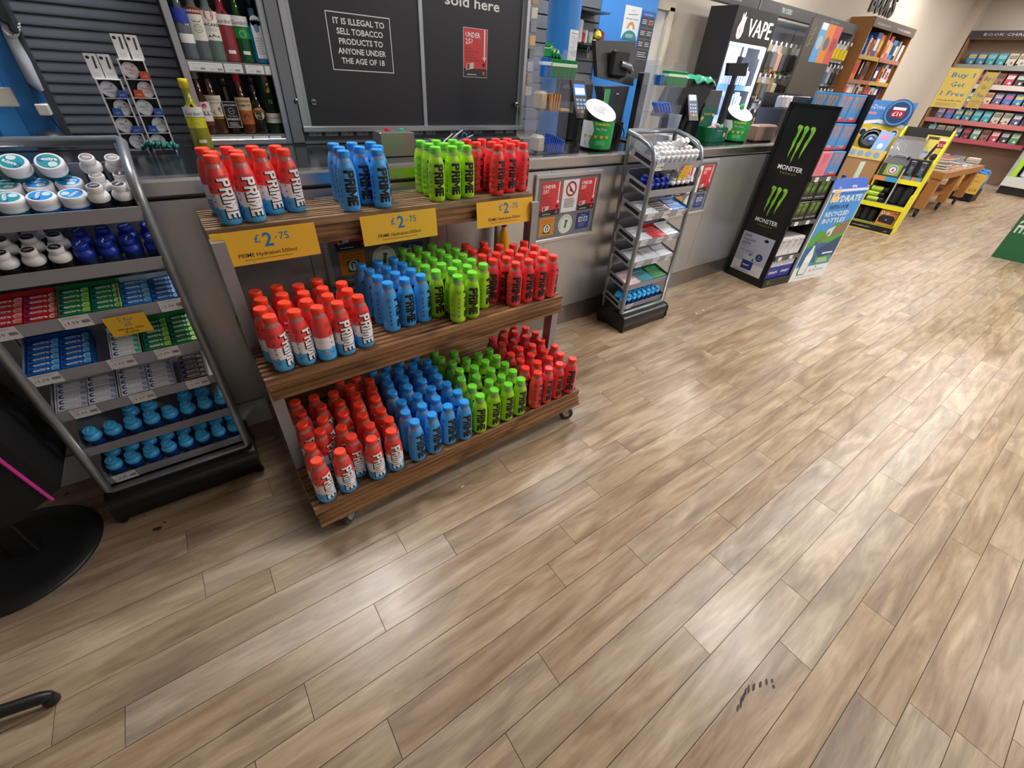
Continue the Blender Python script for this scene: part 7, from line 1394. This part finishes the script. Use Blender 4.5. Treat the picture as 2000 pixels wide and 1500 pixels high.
for li, z in enumerate(lv):
    for ci, (x0, x1) in enumerate(((xl+.03, xm-.015), (xm+.015, xr-.03))):
        mb = MB(); mb.bx(x0, x1, YW_+.01, 4.02, z-.02, z, WD); mb.bx(x0, x1, YW_+.004, YW_+.01, z-.055, z, M('#a8705a' if (li+ci) % 2 else '#b89a4a', .45)); mb.build('shelf', bc)
        x = x0+.02; k = 0
        while x < x1-.09:
            w = hk.choice((.035, .05, .12, .16, .18)); h = hk.uniform(.20, .30) if li < 2 else hk.uniform(.22, .32); 
            t = thing('book', 'upright book on bookcase shelf %s, %s half, %s along' % (ORD[li], ['nearer', 'further'][ci], ORD[k]), 'book', (x, YW_+.04, z+.0004), 0, 'books in the wooden bookcase'); col = hk.choice(['#d8d8dc', '#3a5a9a', '#c8cdd4', '#d87a2a', '#2a3a6a', '#b8a890', '#c84a5a', '#e0a8b8', '#2f7ab8', '#1c1c24', '#7a4a3a'])
            mb = MB(); mb.bx(0, w, 0, .2, 0, h, M(col, .4)); mb.build('cover', t); mb = MB(); mb.bx(w*.2, w*.8, -.001, 0, h*.25, h*.75, M(hk.choice(['#e8e8e8', '#1c1c20', '#d8c860', '#c83a3a']), .4)); mb.build('spine_print', t)
            x += w+(.004 if hk.random() < .75 else .09); k += 1
            if k > 9: break
# BOOKS lettering on the wall
q = ony((1723, 20), 4.05); t = thing('wall_lettering', 'large black cut-out letters spelling books on the cream wall', 'lettering', (0, 4.048, 0))
pr = Print(lambda X, Y, h: Vector((X, -h, Y))); xa, xb_ = 9.86, 10.84; zbk = 2.607
for i, ch in enumerate('BOOKS'):
    cu = text2d(ch, .035, 3); mb = MB(); vs, fs, t0, t1 = cu; wl = (xb_-xa)/5; sc = wl*.92/(t1-t0); hs = .30/.72
    mb.add([(xa+wl*i+(v[0]-t0)*sc, -.02, zbk+v[1]*hs) for v in vs]+[(xa+wl*i+(v[0]-t0)*sc, 0, zbk+v[1]*hs) for v in vs], [f for f in fs]+[tuple(len(vs)+k for k in f[::-1]) for f in fs], M('#15120f', .5)); ed = {}
    for f in fs:
        for k in range(len(f)): e = (f[k], f[(k+1) % len(f)]); ed[e] = 1
    n_ = len(vs); mb.add(mb.v[-2*n_:], [(e[0], e[0]+n_, e[1]+n_, e[1]) for e in ed if (e[1], e[0]) not in ed], M('#15120f', .5)); mb.build('letter', t)
# ================================================================ BOOK CHART BAY
XC = 14.72
Q = lambda x, y: onx((1600+x/5, y/5), XC)
ch = thing('book_chart_bay', 'book chart shelving bay with a dark header on the end wall', 'shop bay', (0, 0, 0))
yl = Q(1500, 300).y; yl = min(yl, 3.85); yr2 = FY1+.1; zt = Q(1700, 300).z; zh = Q(1700, 372).z
mb = MB(); mb.bx(XC-.04, XC+.0, yr2, yl, zh, zt, M('#38363c', .4)); h = mb.build('header', ch); pr = Print(lambda X, Y, hh: Vector((XC-.04-hh, yl-X, zh+Y))); pr.e = .001; pr.text('BOOK CHART', (yl-Q(1850, 330).y), (zt-zh)*.28, (zt-zh)*.55, M('#c9c6c2', .5), 1, res=1, width=.75); pr.build('print', h)
mb = MB(); mb.bx(14.96, 15.0, yr2, yl, .1, zh, M('#7d6250', .5)); mb.build('back_panel', ch); mb = MB(); mb.bx(XC-.02, 15.0, yl-.03, yl, 0, zh, M('#8a6a4a', .5)); mb.build('upright', ch)
mb = MB(); mb.bx(XC, 15.0, yr2, yl-.03, zh-.02, zh, M('#8a6a4a', .5)); mb.build('top', ch)
zz = [Q(1700, 640).z, Q(1750, 845).z, Q(1700, 1020).z, Q(1600, 1200).z]; st_ = (zz[0]-zz[3])/3; zz = [zz[0]-st_*i for i in range(5)]
CV = [('#2f78a8', '#d8b84a'), ('#2f78a8', '#d8b84a'), ('#3a8a9a', '#8ac0c0'), ('#3a8a9a', '#8ac0c0'), ('#b8b4a4', '#6a6458'), ('#b8b4a4', '#6a6458'), ('#3a4a7a', '#d8d0c0'), ('#4a2a2a', '#c04a4a'), ('#6a8a78', '#d8e0d8'), ('#8a5a4a', '#3a2a2a'), ('#a83a4a', '#e0d8d0'), ('#2a2a2e', '#c8c8c8'), ('#4a8a5a', '#d8d8c8'), ('#b8402e', '#e0c8a0'), ('#c8b090', '#8a3a2a'), ('#5a5a7a', '#c8a8c0'), ('#2f6ab0', '#d84a6a')]
kk = 0
for r, z in enumerate(zz):
    mb = MB(); mb.bx(XC+.02, 14.96, yr2, yl-.03, z-.015, z, M('#3a343a', .5)); mb.bx(XC+.012, XC+.02, yr2, yl-.03, z-.075, z+.01, M(['#8a8a88', '#c8b8b4', '#b86a6a', '#b86a6a', '#a84a5a'][r], .4)); mb.build('shelf', ch)
    y = yl-.16; c = 0
    while y-.15 > yr2:
        col = CV[(r*5+c) % len(CV)]; t = thing('book', 'paperback facing out on chart shelf %s, %s from the cream pier' % (ORD[r], ORD[c]), 'book', (XC+.06, y, z+.0004), 0, 'paperbacks in the book chart'); t.rotation_euler = (0, .12, 0)
        mb = MB(); mb.bx(0, .03, -.135, .0, 0, .21, M(col[0], .4)); mb.build('cover', t); pr = Print(lambda X, Y, hh: Vector((-hh, -X, Y))); pr.e = .001; pr.rect(.012, .12, .123, .18, M(col[1], .4), 1); pr.disc(.09, .05, .022, M(col[1], .4), 1, n=8); pr.lines(.02, .115, .165, 2, .025, .008, M(col[0], .4), 2); pr.rect(.0, .0, .04, .04, INK, 2); pr.text(str(r*6+c+1), .02, .01, .028, WHITE, 3, res=1); pr.build('print', t)
        y -= .165; c += 1
# ================================================================ LEFT FOREGROUND: stool on a disc base, chair foot
st = thing('display_stool', 'black piece on a round disc base with pink piping, half out of frame', 'stool', (-.872, 1.61, 0))
DB = M('#1b1c1e', .42); mb = MB(); mb.lathe([(.225, 0), (.228, .006), (.222, .014), (.17, .020), (.06, .028)], 40, DB); mb.build('disc_base', st)
mb = MB(); mb.bev(.0, .062, -.02, .042, .024, .30, M('#141416', .45), .004); mb.build('column', st)
FB = M('#131317', .85, bump=.2, bscale=400)
mb = MB(); mb.prism([(-.14, .195), (.105, .217), (.235, .293), (.206, .529), (.17, .70), (-.14, .72)], -.06, .20, 'y', FB) ; mb.build('padded_body', st)
mb = MB(); mb.tube([(.202, -.062, .262), (.190, -.063, .36), (.177, -.063, .469), (.165, -.063, .60), (.16, -.063, .70)], .0055, 7, M('#d83aa0', .5)); mb.build('piping', st)
cf = thing('chair', 'black chair leg ending in a rounded glide at the lower picture edge', 'chair', (0, 0, 0))
e = onz((92, 1362), .03); mb = MB(); mb.tube([(e.x-.28, e.y+.06, .045), (e.x-.01, e.y+.0, .042), (e.x+.012, e.y-.004, .036)], [.017, .017, .012], 10, M('#18181a', .45)); mb.build('leg', cf)
mb = MB(); mb.lathe([(.014, 0), (.018, .004), (.016, .03)], 12, M('#18181a', .5), (e.x, e.y, 0)); mb.build('glide', cf)
mb = MB(); mb.lathe([(.014, 0), (.018, .004), (.016, .03)], 12, M('#18181a', .5), (e.x-.27, e.y+.06, 0)); mb.build('glide', cf)
mb = MB(); mb.tube([(e.x-.27, e.y+.06, .045), (e.x-.30, e.y+.10, .45)], .014, 8, M('#18181a', .45)); mb.bev(e.x-.55, e.x-.22, e.y-.08, e.y+.30, .43, .47, M('#18181a', .6), .01); mb.build('seat_frame', cf)
